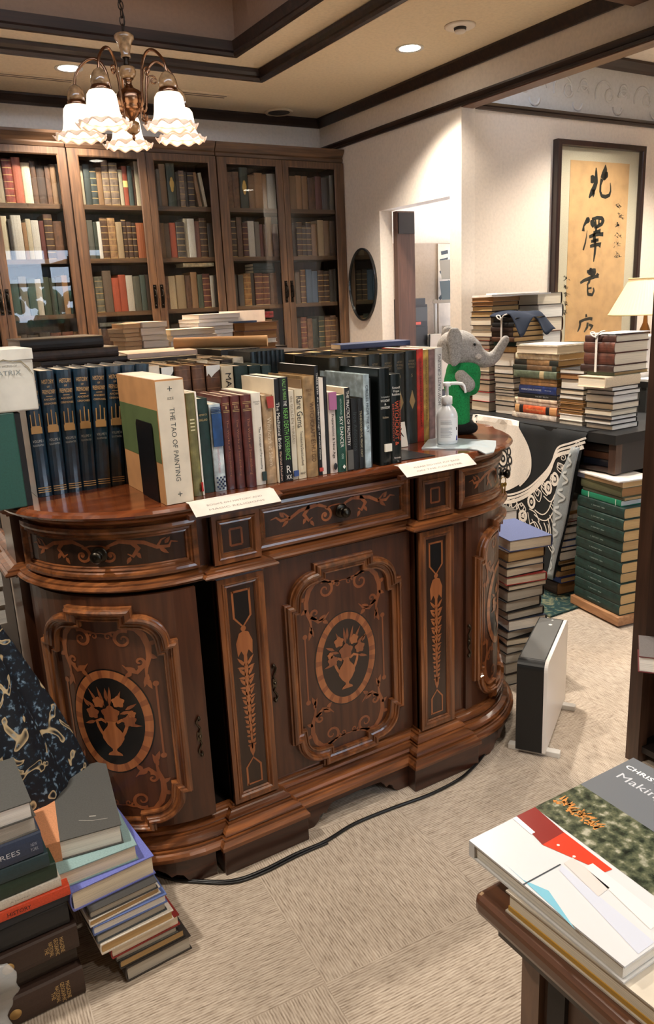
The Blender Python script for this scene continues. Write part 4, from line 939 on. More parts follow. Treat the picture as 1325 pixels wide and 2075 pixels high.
# large sheets and a dark portfolio
def sheet(pts, z, t, mat, name, label, cat, group=None):
    cx = sum(p[0] for p in pts)/len(pts); cy = sum(p[1] for p in pts)/len(pts)
    r = MB().prism([(p[0]-cx, p[1]-cy) for p in pts], 0, t).build(name, mat); r.location = (cx, cy, z); return tag(r, label, cat, group)
PAP = plain((228, 212, 196), .7, kind='paper'); PAPW = plain((232, 228, 222), .7, kind='paper')
sheet([(.86, 2.74), (1.10, 2.72), (1.17, 3.02), (.90, 3.06)], CT, .012, plain((60, 56, 52), .6, kind='paper'), 'folder', 'dark grey folder under the pale pinkish sheets', 'folder')
sheet([(.87, 2.80), (1.13, 2.78), (1.18, 3.06), (.92, 3.10)], CT+.0125, .016, plain((232, 208, 194), .7, kind='paper'), 'paper_sheets', 'pale pinkish large paper sheets lying right of the ledgers', 'paper')
sheet([(1.205, 2.735), (1.36, 2.72), (1.36, 2.98), (1.205, 2.98)], CT, .022, plain((30, 30, 32), .5), 'portfolio', 'black flat portfolio under the brown cardboard tube', 'portfolio')
tb = thing('cardboard_tube', (1.12, 3.0, 1.4225), 'long brown kraft paper tube lying in front of the white piles', 'tube')
a, b = Vector((1.115, 2.97, 1.4205)), Vector((1.42, 2.77, 1.4145))
m = MB().tube([a, a+(b-a)*.5, b], .0215, 20); part('tube_body', m, plain((176, 136, 90), .7, kind='paper'), tb)
# paper piles: every bundle of pages is a thing
def pile(x0, x1, y0, y1, z0, ths, cols, name, lab, group):
    z = z0; n = len(ths)
    for i, t in enumerate(ths):
        j = rnd.uniform(-.008, .008); k = rnd.uniform(-.006, .006); ra = rad(rnd.uniform(-3, 3))
        r = thing('booklet', None, lab.format(ORD[n-i]), 'booklet', group, Matrix.Translation(((x0+x1)/2+j, (y0+y1)/2+k, z)) @ Matrix.Rotation(ra, 4, 'Z'))
        hx, hy = (x1-x0)/2, (y1-y0)/2; c = cols[i % len(cols)]
        pm = MB().box(-hx+.001, hx-.001, -hy+.001, hy-.001, .0008, t-.001); pm.build('page_block', PILEP(c), r)
        cm = MB().box(-hx, hx, -hy, hy, t-.001, t-.0003); cm.build('cover', plain(vary(c, .98), .6, kind='paper'), r)
        z += t+.0002
    return z
def PILEP(c):
    k = ('pilep', c)
    if k in MATS: return MATS[k]
    m, nt, b, o = new_mat('stacked paper edges'); noise_ramp(nt, b, [vary(c, .85), c, vary(c, 1.04)], scale=(3, 3, 500), nscale=1, detail=2); b.inputs['Roughness'].default_value = .85; MATS[k] = m; return m
pile(1.012, 1.085, 3.27, 3.47, CT, [.018, .016, .020, .018, .016, .018, .02], [(196, 160, 118), (206, 172, 130)], '', 'tan edged booklet, {} from top of the narrow pile beside the cream one', 'tan booklets')
pile(1.086, 1.195, 3.25, 3.50, CT, [.024, .03, .022, .03, .024], [(228, 214, 190), (236, 224, 204)], '', 'cream booklet, {} from top of the pile behind the pinkish sheets', 'cream booklets')
z_ = pile(1.215, 1.42, 3.26, 3.46, CT, [.02, .024, .022, .026], [(226, 210, 184), (232, 222, 208), (234, 230, 226)], '', 'white booklet, {} from top of the low pile behind the tube', 'white booklets')
pile(1.45, 1.66, 3.52, 3.76, CT, [.018, .02, .016, .02, .016, .018, .016, .022], [(232, 228, 222), (222, 216, 208), (238, 236, 232)], '', 'white booklet, {} from top of the tallest white pile', 'tall pile of white booklets')
r = MB().box(-.002, .0, -.11, .11, 0, .16); o = r.build('paper_sheet', PAPW); o.location = (1.665, 3.50, CT); o.rotation_euler = (0, rad(14), rad(62)); tag(o, 'white paper sheet leaning at the right end of the tallest white pile', 'paper')
for k, (w, c, l) in enumerate(((.024, (140, 92, 58), 'brown paged old book, lowest of the pile right of the tube'), (.018, (214, 200, 180), 'pale thin book in the pile of brown paged books'), (.032, (112, 70, 42), 'thick brown paged book below the topmost beside the tube'), (.034, (104, 66, 42), 'thick brown paged book, topmost beside the white piles'))):
    zz = CT+sum((.0245, .0185, .0325, .0345)[:k]); book(lie_matrix((1.415+.004*k, 2.985, zz), rad(-2), 'fore', w, .155, .12), w, .155, .12, c, l, None, kind='leather', page='brown' if k != 1 else 'white')
o = slab(1.40, 1.50, 3.0, 3.09, CT+.1105, CT+.117, plain((40, 62, 96), .5, kind='ink'), 'leaflet', 'small dark blue leaflet on the brown paged books', 'leaflet', rot=-12)
# boxes at the left end
wb = thing('gift_box', (.33, 2.15, 1.322), 'white printed box at the left edge standing on a teal box', 'box')
bevel(part('box_body', MB().box(.235, .398, 2.05, 2.27, 1.3225, 1.472), plain((214, 212, 204), .6, kind='paper'), wb), .004)
part('lid', MB().box(.233, .4, 2.048, 2.272, 1.448, 1.4735), plain((222, 220, 212), .6, kind='paper'), wb)
tm = lambda b, x, z, W, H, c: text_mesh(b, plain(c, .5), wb, Matrix(((1, 0, 0, x-.33), (0, 0, -1, 2.0478-2.15), (0, 1, 0, z-1.322), (0, 0, 0, 1))), W, H, 'box_lettering')
tm('THE WORLD OF', .335, 1.434, .05, .005, (110, 112, 110)); tm('BEATRIX', .33, 1.418, .075, .011, (130, 138, 140))
sw = MB(); fn = lambda u, v, h: Vector((.33+u, 2.0470-h, 1.44+v))
sw.ribbon([(-.06, -.004), (-.04, .006), (-.02, .004), (0, .01), (.02, .004), (.04, .004), (.055, -.012), (.064, -.03)], [.001, .003, .0015, .003, .0015, .003, .002, .001], fn)
part('leaf_garland', sw, plain((140, 128, 100), .5), wb, fix=False)
tl = thing('slipcase_box', (.30, 2.16, ZT), 'teal green cloth box at the left end under the white box', 'box')
bevel(part('box_body', MB().box(.262, .337, 2.052, 2.27, ZT, 1.322), plain((36, 84, 76), .4, kind='cloth', coat=.3), tl), .003)
part('dark_spine', MB().box(.3372, .352, 2.06, 2.26, ZT, 1.318), plain((18, 20, 22), .5), tl, 'black back edge')
# hand sanitiser bottle
def sanitiser():
    r = thing('pump_bottle', (1.640, 1.958, ZT+.0035), 'white pump bottle of hand sanitiser standing on the clear pouch', 'bottle')
    x, y, z = 1.640, 1.958, ZT+.0035
    M = Matrix.Translation((x, y, z)) @ Matrix.Rotation(rad(-32), 4, 'Z') @ Matrix.Diagonal((1, .72, 1, 1))
    prof = [(.0, 0), (.030, 0), (.034, .004), (.0345, .02), (.0345, .088), (.033, .098), (.026, .114), (.016, .124), (.0145, .128), (.0145, .132), (0, .132)]
    part('bottle_body', MB().lathe(prof, 36, M=M), plain((226, 228, 230), .25, coat=.3), r)
    M2 = Matrix.Translation((x, y, z)) @ Matrix.Rotation(rad(-32), 4, 'Z')
    part('collar', MB().lathe([(0, .130), (.0175, .130), (.0175, .152), (.015, .155), (.008, .156), (.006, .158), (0, .158)], 24, M=M2), plain((240, 240, 240), .35), r)
    pm = MB().lathe([(0, .156), (.0055, .156), (.0055, .185), (.012, .187), (.013, .196), (.011, .200), (0, .200)], 18, M=M2)
    part('pump_head', pm, plain((244, 244, 244), .3), r)
    ax = Vector((cos(rad(-32)), sin(rad(-32)), 0)); p0 = Vector((x, y, z+.195))
    part('spout', MB().tube([p0-ax*.012, p0+ax*.03, p0+ax*.048+Vector((0, 0, -.002)), p0+ax*.055+Vector((0, 0, -.010)), p0+ax*.060+Vector((0, 0, -.032))], [.0055, .0055, .005, .0045, .004], 10), plain((244, 244, 244), .3), r)
    fn = lambda u, v, h: M @ Vector(((.0347+h)*sin(u/.0345), -(.0347+h)*cos(u/.0345), v))
    lb = MB()
    nn = 14
    for i in range(nn):
        u0 = -.034+.068*i/nn; u1 = -.034+.068*(i+1)/nn; lb.add([fn(u0, .012, 0), fn(u1, .012, 0), fn(u1, .086, 0), fn(u0, .086, 0)], [(0, 1, 2, 3)])
    part('label', lb, plain((232, 234, 236), .4), r, fix=False)
    ln = MB(); q = random.Random(5)
    for k in range(15):
        v = .078-.0038*k; 
        if k in (4, 5): continue
        L = q.uniform(.028, .040); ln.ribbon([(-.026+L*i/8, v) for i in range(9)], .0012, fn, .0004)
    part('small_print', ln, plain((120, 124, 132), .5), r, fix=False)
    bm = MB(); bm.poly([(.028, .012), (.036, .012), (.037, .024), (.034, .032), (.030, .026)], fn, .0005); part('blue_mark', bm, plain((52, 56, 140), .4), r, fix=False)
    km = MB(); km.poly([(.029, .046), (.034, .046), (.034, .056), (.029, .056)], fn, .0005); part('black_mark', km, plain((20, 20, 26), .4), r, fix=False)
sanitiser()
pc = [(1.534, 1.959), (1.694, 2.11), (1.725, 2.05), (1.735, 1.995), (1.762, 1.945), (1.786, 1.885), (1.72, 1.815), (1.655, 1.755), (1.612, 1.745), (1.637, 1.808), (1.629, 1.85), (1.579, 1.901)]
pr = thing('plastic_pouch', (1.66, 1.93, ZT), 'pale bluish plastic pouch lying flat under the pump bottle', 'pouch')
bevel(part('pouch_body', MB().prism(pc, ZT, ZT+.0032), plain((206, 222, 230), .25, coat=.5), pr), .0014)
pl = MB(); fz = lambda u, v, h: Vector((u, v, ZT+.0034+h))
for k in range(5): pl.ribbon([(1.715-.012*k, 1.965-.02*k), (1.745-.012*k, 1.90-.02*k)], .003, fz)
part('printed_marks', pl, plain((150, 178, 196), .4), pr, fix=False)
# tilted paper labels on the two front blocks
for (x0, x1, nm, l1, l2) in ((.668, .905, 'left', 'BOOKS ON HISTORY AND', 'MAGIC RELIGIONS'), (1.312, 1.575, 'right', 'PLEASE DO NOT PUT BAGS', 'ON THE COUNTER')):
    lt = thing('paper_label', ((x0+x1)/2, 1.785, ZT+.002), 'white folded paper label on the '+nm+' front corner of the sideboard top', 'label')
    M = Matrix.Translation(((x0+x1)/2, 1.7862, ZT+.0025)) @ Matrix.Rotation(rad(32), 4, 'X')
    hw = (x1-x0)/2
    part('card', MB().box(-hw, hw, -.050, 0, -.0008, .0, M=M).box(-hw, hw, 1.786-1.7862, .02, -.0012, -.0002, M=Matrix.Translation(((x0+x1)/2, 1.7862, ZT+.002))), plain((222, 212, 202), .7, kind='paper'), lt)
    Mt = Matrix.Translation((0, .0012, .0005)) @ Matrix.Rotation(rad(32), 4, 'X')
    for t, v in ((l1, -.018), (l2, -.034)): text_mesh(t, plain((150, 140, 132), .6), lt, Mt @ Matrix.Translation((0, v, .0004)), hw*1.3, .006, 'faint_lettering')
    part('holder', MB().prism([(-.012, -.046), (.018, 0), (.018, -.010)], -hw-.012, hw+.004, M=Matrix(((0, 0, 1, (x0+x1)/2), (1, 0, 0, 1.772), (0, 1, 0, ZT), (0, 0, 0, 1)))) if False else MB().box(x0-.012, x1+.006, 1.757, 1.775, ZT-.034, ZT-.022), wood((54, 28, 16), (84, 46, 28), 'x', .3, .4), lt, 'brown wooden rail')
# keys hanging at the right drawer
kx, ky = XC+.475+.717*.345, 2.175-.697*.345
kt = thing('key_bunch', (kx, ky, .94), 'brass keys hanging at the right end drawer of the sideboard', 'keys')
part('ring', MB().tube([(kx+.012*cos(2*PI*i/14), ky-.006, .928+.014*sin(2*PI*i/14)) for i in range(14)], .0015, 6, closed=True), plain((170, 140, 70), .3, 1.0), kt)
for q in (-.006, .006):
    part('key', MB().box(kx+q-.002, kx+q+.002, ky-.010, ky-.008, .858, .915).lathe([(.008, -.001), (.008, .001), (.003, .001), (.003, -.001)], 14, M=Matrix.Translation((kx+q, ky-.009, .915)) @ Matrix.Rotation(rad(90), 4, 'X')), plain((176, 146, 72), .3, 1.0), kt)
# power cord
cp = [(.50, 1.90, .006), (.53, 1.845, .0055), (.59, 1.79, .0055), (.669, 1.735, .0055), (.755, 1.722, .0055), (.871, 1.728, .0055), (.97, 1.726, .0055), (1.089, 1.744, .0055), (1.233, 1.738, .0055), (1.361, 1.726, .0055), (1.48, 1.732, .0055), (1.56, 1.752, .0055), (1.65, 1.79, .0055), (1.73, 1.835, .0055), (1.80, 1.895, .012), (1.835, 1.93, .04), (1.845, 1.945, .075), (1.865, 1.955, .090), (1.90, 1.965, .088)]
def smooth(P, n=5):
    out = []
    for i in range(len(P)-1):
        p0, p1, p2, p3 = [Vector(P[max(0, min(len(P)-1, i+k))]) for k in (-1, 0, 1, 2)]
        for j in range(n):
            t = j/n; out.append(.5*((2*p1)+(p2-p0)*t+(2*p0-5*p1+4*p2-p3)*t*t+(3*p1-p0-3*p2+p3)*t**3))
    return out+[Vector(P[-1])]
cd = thing('power_cord', (1.1, 1.75, 0), 'black power cord running along the carpet in front of the sideboard', 'cord')
part('cable', MB().tube(smooth(cp), .0052, 8), plain((14, 14, 15), .35), cd)
part('second_strand', MB().tube(smooth([(p[0]+.004, p[1]-.009, p[2]-.001) for p in cp[:7]]), .0035, 8), plain((20, 20, 21), .35), cd)
# toy elephant (plain soft toy)
def elephant():
    bx, by = 1.815, 2.105
    r = thing('toy_elephant', (bx, by, ZT), 'grey plush toy elephant in green standing at the right end of the sideboard', 'soft toy')
    ax = math.atan2(-.522, .851); Mx = Matrix.Translation((bx, by, ZT)) @ Matrix.Rotation(ax, 4, 'Z')   # local x = facing
    G = plain((168, 164, 160), .95, kind='plush'); GR = plain((26, 140, 76), .95, kind='plush'); BK = plain((18, 18, 20), .95, kind='plush')
    def skin(name, mat, balls, label=None, vox=.006):
        """one smooth continuous shape from overlapping balls"""
        mb = MB()
        for c, rr in balls: mb.ball(c, rr, 18, 12, M=Mx)
        o = part(name, mb, mat, r, label)
        rm = o.modifiers.new('remesh', 'REMESH'); rm.mode = 'VOXEL'; rm.voxel_size = vox; rm.use_smooth_shade = True
        sm = o.modifiers.new('smooth', 'SMOOTH'); sm.iterations = 8; sm.factor = .5
        return o
    def chain(a, b, ra, rb, n=8): return [((a[0]+(b[0]-a[0])*i/n, a[1]+(b[1]-a[1])*i/n, a[2]+(b[2]-a[2])*i/n), ra+(rb-ra)*i/n) for i in range(n+1)]
    # body: torso, two legs
    bal = [((0, 0, .175), (.052, .055, .070)), ((.006, 0, .215), (.050, .05, .05)), ((.042, 0, .205), (.036, .038, .052)), ((.05, 0, .17), (.026, .03, .04))]
    for s in (-1, 1): bal += chain((0, s*.024, .15), (.004, s*.028, .05), .036, .032)
    skin('body', GR, bal, 'green fabric body')
    for s in (-1, 1): skin('foot', BK, [((.012, s*.034, .024), (.046, .030, .024)), ((.036, s*.034, .022), (.028, .027, .022))], 'black foot')
    for s in (-1, 1): skin('arm', G if s < 0 else GR, chain((.0, s*.050, .205), (.022, s*.064, .175), .022, .026), 'grey arm end' if s < 0 else None)
    hd = [((.0, 0, .295), (.070, .060, .062)), ((.035, 0, .285), (.048, .045, .048)), ((-.02, 0, .30), (.055, .055, .055))]
    tr = [(.055, .270, .036), (.085, .252, .029), (.108, .250, .024), (.128, .264, .0205), (.142, .285, .018), (.154, .304, .0165), (.162, .316, .0155)]
    for (x0, z0, r0), (x1, z1, r1) in zip(tr, tr[1:]): hd += chain((x0, 0, z0), (x1, 0, z1), r0, r1, 4)
    skin('head', G, hd, None, .005)
    for s in (-1, 1):
        o = skin('ear', G, [((-.020, s*.070, .306), (.026, .013, .066)), ((-.030, s*.070, .330), (.022, .013, .042)), ((-.026, s*.066, .270), (.018, .011, .036))], 'grey ear')
        part('eye', MB().ball((.048, s*.047, .308), .0052, 10, 8, M=Mx), plain((10, 10, 10), .2), r, 'black bead eye')
        skin('tusk', plain((214, 208, 204), .95, kind='plush'), [((.062, s*.034, .266), (.013, .010, .0105))], 'small white tusk', .003)
elephant()
# ---------------------------------------------------------------- chandelier
def chandelier():
    cx, cy = 1.272, 3.65
    r = thing('chandelier', (cx, cy, 2.36), 'brass chandelier with five lit frosted bell shades under the tray ceiling', 'chandelier')
    BR_ = plain((150, 112, 84), .25, 1.0); AMB = plain((168, 132, 92), .15, coat=.6, kind='leather'); CHN = plain((52, 42, 32), .4, .9)
    zt = Z3+.22
    def L(name, prof, mat, n=28): part(name, MB().lathe([(a, b) for a, b in prof], n, M=Matrix.Translation((cx, cy, 0))), mat, r)
    ch = MB(); z = 2.705; k = 0
    while z < zt-.03:
        for i in range(1):
            pts = [((.011*cos(2*PI*j/10)), .019*sin(2*PI*j/10)) for j in range(10)]
            ch.tube([(cx+(p[0] if k % 2 else 0), cy+(0 if k % 2 else p[0]), z+.017+p[1]) for p in pts], .0025, 5, closed=True)
        z += .030; k += 1
    part('chain', ch, CHN, r); L('canopy', [(0, zt-.03), (.03, zt-.028), (.055, zt-.006), (.06, zt), (0, zt)], BR_)
    part('cable', MB().tube([(cx+.008*sin(i), cy+.008*cos(i*1.3), 2.70+(zt-2.72)*i/12) for i in range(13)], .003, 6), CHN, r)
    L('upper_glass', [(0, 2.612), (.022, 2.612), (.020, 2.622), (.022, 2.640), (.030, 2.668), (.042, 2.684), (.043, 2.694), (.034, 2.703), (.012, 2.706), (0, 2.706)], AMB)
    L('neck', [(0, 2.575), (.012, 2.575), (.014, 2.585), (.010, 2.60), (.016, 2.612), (0, 2.612)], CHN)
    L('middle_glass', [(0, 2.528), (.022, 2.528), (.034, 2.542), (.037, 2.558), (.032, 2.574), (.018, 2.578), (0, 2.578)], AMB)
    L('body', [(0, 2.36), (.012, 2.362), (.016, 2.372), (.030, 2.382), (.036, 2.392), (.050, 2.398), (.056, 2.412), (.053, 2.420), (.060, 2.426), (.060, 2.460), (.056, 2.468), (.046, 2.480), (.022, 2.492), (.014, 2.506), (.015, 2.520), (.024, 2.528), (0, 2.529)], BR_, 32)
    L('lower_glass', [(0, 2.308), (.016, 2.308), (.028, 2.318), (.031, 2.334), (.029, 2.352), (.016, 2.36), (0, 2.361)], AMB)
    L('finial', [(0, 2.278), (.003, 2.28), (.008, 2.292), (.005, 2.30), (.012, 2.309), (0, 2.309)], BR_)
    th0 = math.atan2(-cy, -cx)          # towards the viewer
    RA = .235
    GLOW = emit((255, 238, 214), .8, 'lit frosted glass shade'); GLOW2 = emit((255, 224, 196), .22, 'frilled glass rim')
    for phi in (187, 115, 43, -29, -101):
        a = th0+rad(phi); d = Vector((cos(a), sin(a), 0)); P = lambda u, z: (cx+d.x*u, cy+d.y*u, z)
        am = MB().tube(smooth([P(.048, 2.44), P(.062, 2.405), P(.075, 2.43), P(.082, 2.50), P(.098, 2.575), P(.135, 2.612), P(.180, 2.602), P(.222, 2.56), P(RA, 2.515)], 4), .0062, 8)
        arm = part('arm', am, BR_, r)
        sp = [P(.085+.0, 2.50)] + [P(.118+.024*(1-i/16)*cos(rad(200-36*i)), 2.535+.024*(1-i/16)*sin(rad(200-36*i))) for i in range(15)]
        part('scroll', MB().tube(sp, .004, 6), BR_, arm)
        sp = [P(.060, 2.42)] + [P(.082+.022*(1-i/16)*cos(rad(170+36*i)), 2.365+.022*(1-i/16)*sin(rad(170+36*i))) for i in range(15)]
        part('scroll', MB().tube(sp, .004, 6), BR_, arm)
        Mc = Matrix.Translation(P(RA, 0))
        part('socket_dome', MB().lathe([(0, 2.452), (.036, 2.452), (.038, 2.466), (.034, 2.488), (.022, 2.506), (.008, 2.516), (0, 2.516)], 20, M=Mc), AMB, arm)
        part('socket_cup', MB().lathe([(0, 2.424), (.040, 2.424), (.042, 2.436), (.040, 2.446), (.034, 2.453), (0, 2.453)], 24, M=Mc), BR_, arm)
        sh = MB(); prof = [(.030, 2.434), (.050, 2.430), (.060, 2.416), (.064, 2.390), (.067, 2.360), (.072, 2.335), (.082, 2.315), (.100, 2.302), (.108, 2.297), (.112, 2.301)]
        N = 110; vs = []; fs = []
        for k, (rr, zz) in enumerate(prof):
            w = max(0, (k-5)/3)
            for i in range(N):
                t = 2*PI*i/N; q = rr*(1+.045*w*cos(11*t)); vs.append((P(RA, 0)[0]+q*cos(t), P(RA, 0)[1]+q*sin(t), zz+.007*w*cos(11*t)*(1 if k > 5 else .4)))
        fs2 = []
        for k in range(len(prof)-1):
            for i in range(N): (fs if k < 6 else fs2).append((k*N+i, k*N+(i+1) % N, (k+1)*N+(i+1) % N, (k+1)*N+i))
        sh.add(vs[:7*N], fs, 0, True); rm = MB(); rm.add(vs, fs2, 0, True)
        o = part('lamp_shade', sh, GLOW, arm, 'lit frosted bell shade with frilled rim'); sd = o.modifiers.new('solid', 'SOLIDIFY'); sd.thickness = .003
        pl = bpy.data.lights.new('bulb', 'POINT'); pl.energy = 6; pl.shadow_soft_size = .03; pl.color = lin((255, 214, 160)); po = bpy.data.objects.new('bulb', pl); C.objects.link(po); po.parent = arm; po.location = Vector(P(RA, 2.36))-abs_off(arm)
        o = part('frilled_rim', rm, GLOW2, arm, 'frilled glass rim'); sd = o.modifiers.new('solid', 'SOLIDIFY'); sd.thickness = .003
chandelier()
# ceiling vent slots, round vent, smoke detector
sv = thing('air_vent', (1.3, 4.75, ZS), 'long slot air vent in the soffit near the bookcases', 'vent', 'slot vents in the soffit')
part('frame', MB().box(-.6, 1.35, 4.69, 4.78, ZS-.004, ZS-.0002), CEILC, sv); part('slot', MB().box(-.58, 1.33, 4.715, 4.725, ZS-.0048, ZS-.004).box(-.58, 1.33, 4.745, 4.755, ZS-.0048, ZS-.004), plain((96, 76, 60), .6), sv)
sv = thing('air_vent', (2.11, 4.75, ZS), 'short slot air vent in the soffit right of the chandelier', 'vent', 'slot vents in the soffit')
part('frame', MB().box(1.93, 2.27, 4.69, 4.79, ZS-.006, ZS-.0002), CEILC, sv); part('slot', MB().box(1.95, 2.25, 4.715, 4.728, ZS-.0068, ZS-.006).box(1.95, 2.25, 4.75, 4.763, ZS-.0068, ZS-.006), plain((96, 76, 60), .6), sv)
rv = thing('round_vent', (2.744, 4.975, ZS), 'round ceiling vent with dark mesh above the right bookcase', 'vent')
MT = Matrix.Translation((2.744, 4.975, ZS))
part('rim', MB().lathe([(.070, -.006), (.088, -.012), (.095, -.006), (.095, -.0002), (.07, -.0002)], 32, M=MT), plain((210, 190, 160), .5), rv); part('mesh', MB().lathe([(0, -.010), (.072, -.008), (.072, -.0005), (0, -.0005)], 28, M=MT), plain((66, 58, 52), .8, kind='cloth'), rv)
sd = thing('smoke_detector', (2.755, 3.18, ZS), 'white round smoke detector on the soffit near the downlight', 'smoke detector')
MT = Matrix.Translation((2.755, 3.18, ZS)); WP = plain((232, 220, 204), .5)
part('base', MB().lathe([(0, -.010), (.066, -.010), (.074, -.005), (.074, -.0002), (0, -.0002)], 32, M=MT), WP, sd); part('mesh', MB().lathe([(0, -.022), (.028, -.022), (.030, -.010), (0, -.010)], 24, M=MT), plain((50, 44, 40), .6), sd); part('cap', MB().lathe([(0, -.033), (.022, -.032), (.027, -.026), (.027, -.0215), (0, -.0215)], 24, M=MT), WP, sd)
# oval mirror
mr = thing('oval_mirror', (XW, 4.608, 1.65), 'black oval mirror on the cream wall beside the bookcase', 'mirror')
fo = lambda u, v, h: Vector((XW-h, 4.608-u, 1.652+v))
ol = [(.165*cos(2*PI*i/48), .240*sin(2*PI*i/48)) for i in range(48)]
part('frame', MB().sweep(ol, [(0, .0005), (0, .014), (.004, .018), (.010, .018), (.012, .010), (.012, .0005)], True, fo, side=-1), plain((16, 17, 18), .35, coat=.4), mr)
part('mirror_glass', MB().poly([(x*.965, y*.965) for x, y in ol], fo, .009), plain((150, 158, 156), .02, 1.0), mr, fix=False)
# framed scroll
fr = thing('framed_scroll', ((3.866+4.675)/2, YF, 1.85), 'tall dark framed calligraphy scroll on the wall above the books', 'picture')
x0, x1, z0, z1 = 3.845, 4.655, .96, 2.425
ff = lambda u, v, h: Vector((u, YF-h, v))
part('frame', MB().sweep([(x0, z1), (x1, z1), (x1, z0), (x0, z0)], [(0, .0005), (0, .040), (.006, .045), (.030, .045), (.034, .038), (.034, .0005)], True, ff, side=1), wood((24, 13, 12), (48, 26, 22), 'z', .35, .3), fr)
part('mount', MB().box(x0+.03, x1-.03, YF-.012, YF-.001, z0+.03, z1-.03), plain((198, 186, 168), .8, kind='cloth'), fr)
part('paper', MB().box(3.985, 4.53, YF-.0135, YF-.012, 1.0, 2.318), plain((200, 158, 114), .8, kind='paper'), fr, 'tan old paper')
INK = plain((24, 28, 28), .6)
def px2(p):   # position on the paper from the upper left of the sheet (u right, v down), metres
    return (3.985+p[0], 2.318-p[1])
SX_, SY_ = .545/700., 1.01/2040.
S_ = .00082   # the sheet is 700 units wide at the top
def chars(strokes, ox, oy, sc):
    mb = MB()
    for pts, w in strokes:
        q = [px2(((x-ox)*SX_, (y-oy)*SY_)) for x, y in pts]
        # dense
        d = []
        for i in range(len(q)-1):
            for j in range(4): t = j/4; d.append((q[i][0]+(q[i+1][0]-q[i][0])*t, q[i][1]+(q[i+1][1]-q[i][1])*t))
        d.append(q[-1]); ww = []
        for i in range(len(d)):
            f = i/4; a = int(f); b = min(a+1, len(w)-1); a = min(a, len(w)-1); ww.append((w[a]+(w[b]-w[a])*(f-a))*sc)
        mb.ribbon(d, ww, ff, .0140)
    return mb
# one part per character, brushed strokes
C1 = [([(395, 100), (398, 160), (400, 220), (402, 270), (385, 330), (360, 390), (325, 460)], [10, 26, 34, 40, 44, 48, 14]), ([(335, 240), (360, 238), (385, 245)], [50, 62, 40]), ([(375, 360), (378, 410), (372, 450)], [30, 26, 10]),
      ([(505, 60), (505, 110), (495, 170), (475, 230)], [8, 40, 60, 50]), ([(525, 140), (520, 180), (490, 220)], [20, 46, 40]), ([(470, 230), (455, 300), (455, 380), (475, 430), (520, 440), (565, 420), (580, 370), (578, 320), (570, 270)], [36, 22, 22, 26, 30, 26, 18, 12, 6])]
C2 = [([(320, 690), (322, 725), (300, 750), (275, 800), (272, 860)], [28, 50, 30, 16, 34]), ([(320, 850), (312, 930), (300, 1010), (280, 1090)], [5, 10, 18, 16]), ([(370, 720), (378, 760), (400, 800)], [40, 50, 40]), ([(370, 715), (430, 695), (490, 700), (505, 730), (490, 770), (440, 800), (400, 800)], [22, 26, 30, 34, 30, 28, 30]), ([(410, 720), (420, 780)], [18, 20]), ([(455, 715), (455, 780)], [14, 18]),
      ([(425, 800), (425, 860)], [24, 22]), ([(395, 880), (450, 860), (480, 860)], [26, 24, 40]), ([(345, 930), (400, 905), (460, 895), (515, 895)], [24, 30, 26, 34]), ([(400, 880), (408, 940), (412, 1000)], [26, 34, 34]), ([(370, 985), (420, 970), (460, 965)], [22, 26, 24]), ([(360, 1045), (410, 1030), (460, 1020), (490, 1030)], [22, 30, 28, 44]), ([(418, 950), (424, 1060), (420, 1140), (410, 1235)], [24, 26, 24, 10])]
C3 = [([(380, 1310), (378, 1360), (370, 1400)], [24, 40, 44]), ([(335, 1360), (385, 1345), (430, 1345), (425, 1380), (380, 1410)], [24, 30, 36, 34, 26]), ([(260, 1495), (300, 1465), (370, 1440), (440, 1420), (480, 1410)], [20, 26, 30, 26, 34]), ([(455, 1380), (475, 1415)], [14, 34]), ([(375, 1440), (365, 1490), (340, 1525)], [26, 26, 10]), ([(350, 1520), (352, 1600), (360, 1640), (410, 1650), (430, 1600), (420, 1560)], [16, 18, 24, 24, 20, 14]), ([(350, 1570), (400, 1560)], [16, 16])]
C4 = [([(345, 1890), (350, 1930)], [14, 26]), ([(280, 2010), (270, 1985), (330, 1960), (390, 1950), (425, 1960)], [20, 24, 22, 24, 26]), ([(280, 2000), (270, 2060), (250, 2110)], [22, 22, 10]), ([(370, 2000), (365, 2060), (330, 2120)], [24, 26, 12]), ([(385, 2030), (430, 2050), (400, 2100)], [20, 24, 14])]
for k, cset in enumerate((C1, C2, C3, C4)): part('brush_character', chars(cset, 100, 30, S_), INK, fr, fix=False)
q = random.Random(11)
def small(x, y, n, s):
    st = []
    for k in range(n):
        yy = y+k*s*2.7
        for j in range(5):
            a = (x+q.uniform(-.8, .8)*s, yy+q.uniform(-.7, .7)*s); st.append(([a, (a[0]+q.uniform(-.7, .7)*s, a[1]+q.uniform(-.1, .8)*s), (a[0]+q.uniform(-.6, .9)*s, a[1]+q.uniform(.1, .8)*s)], [6, 9, 3]))
        st.append(([(x-.5*s, yy-.5*s), (x+.1*s, yy+.1*s), (x-.1*s, yy+.9*s)], [5, 8, 3]))
    return st
part('small_inscription', chars(small(700, 535, 6, 44), 100, 30, S_*.6), INK, fr, fix=False); part('small_inscription', chars(small(90, 1420, 5, 38), 100, 30, S_*.6), INK, fr, fix=False)
part('glass', MB().box(x0+.031, x1-.031, YF-.030, YF-.027, z0+.031, z1-.031), pane_glass('picture glass', (250, 252, 250)), fr)
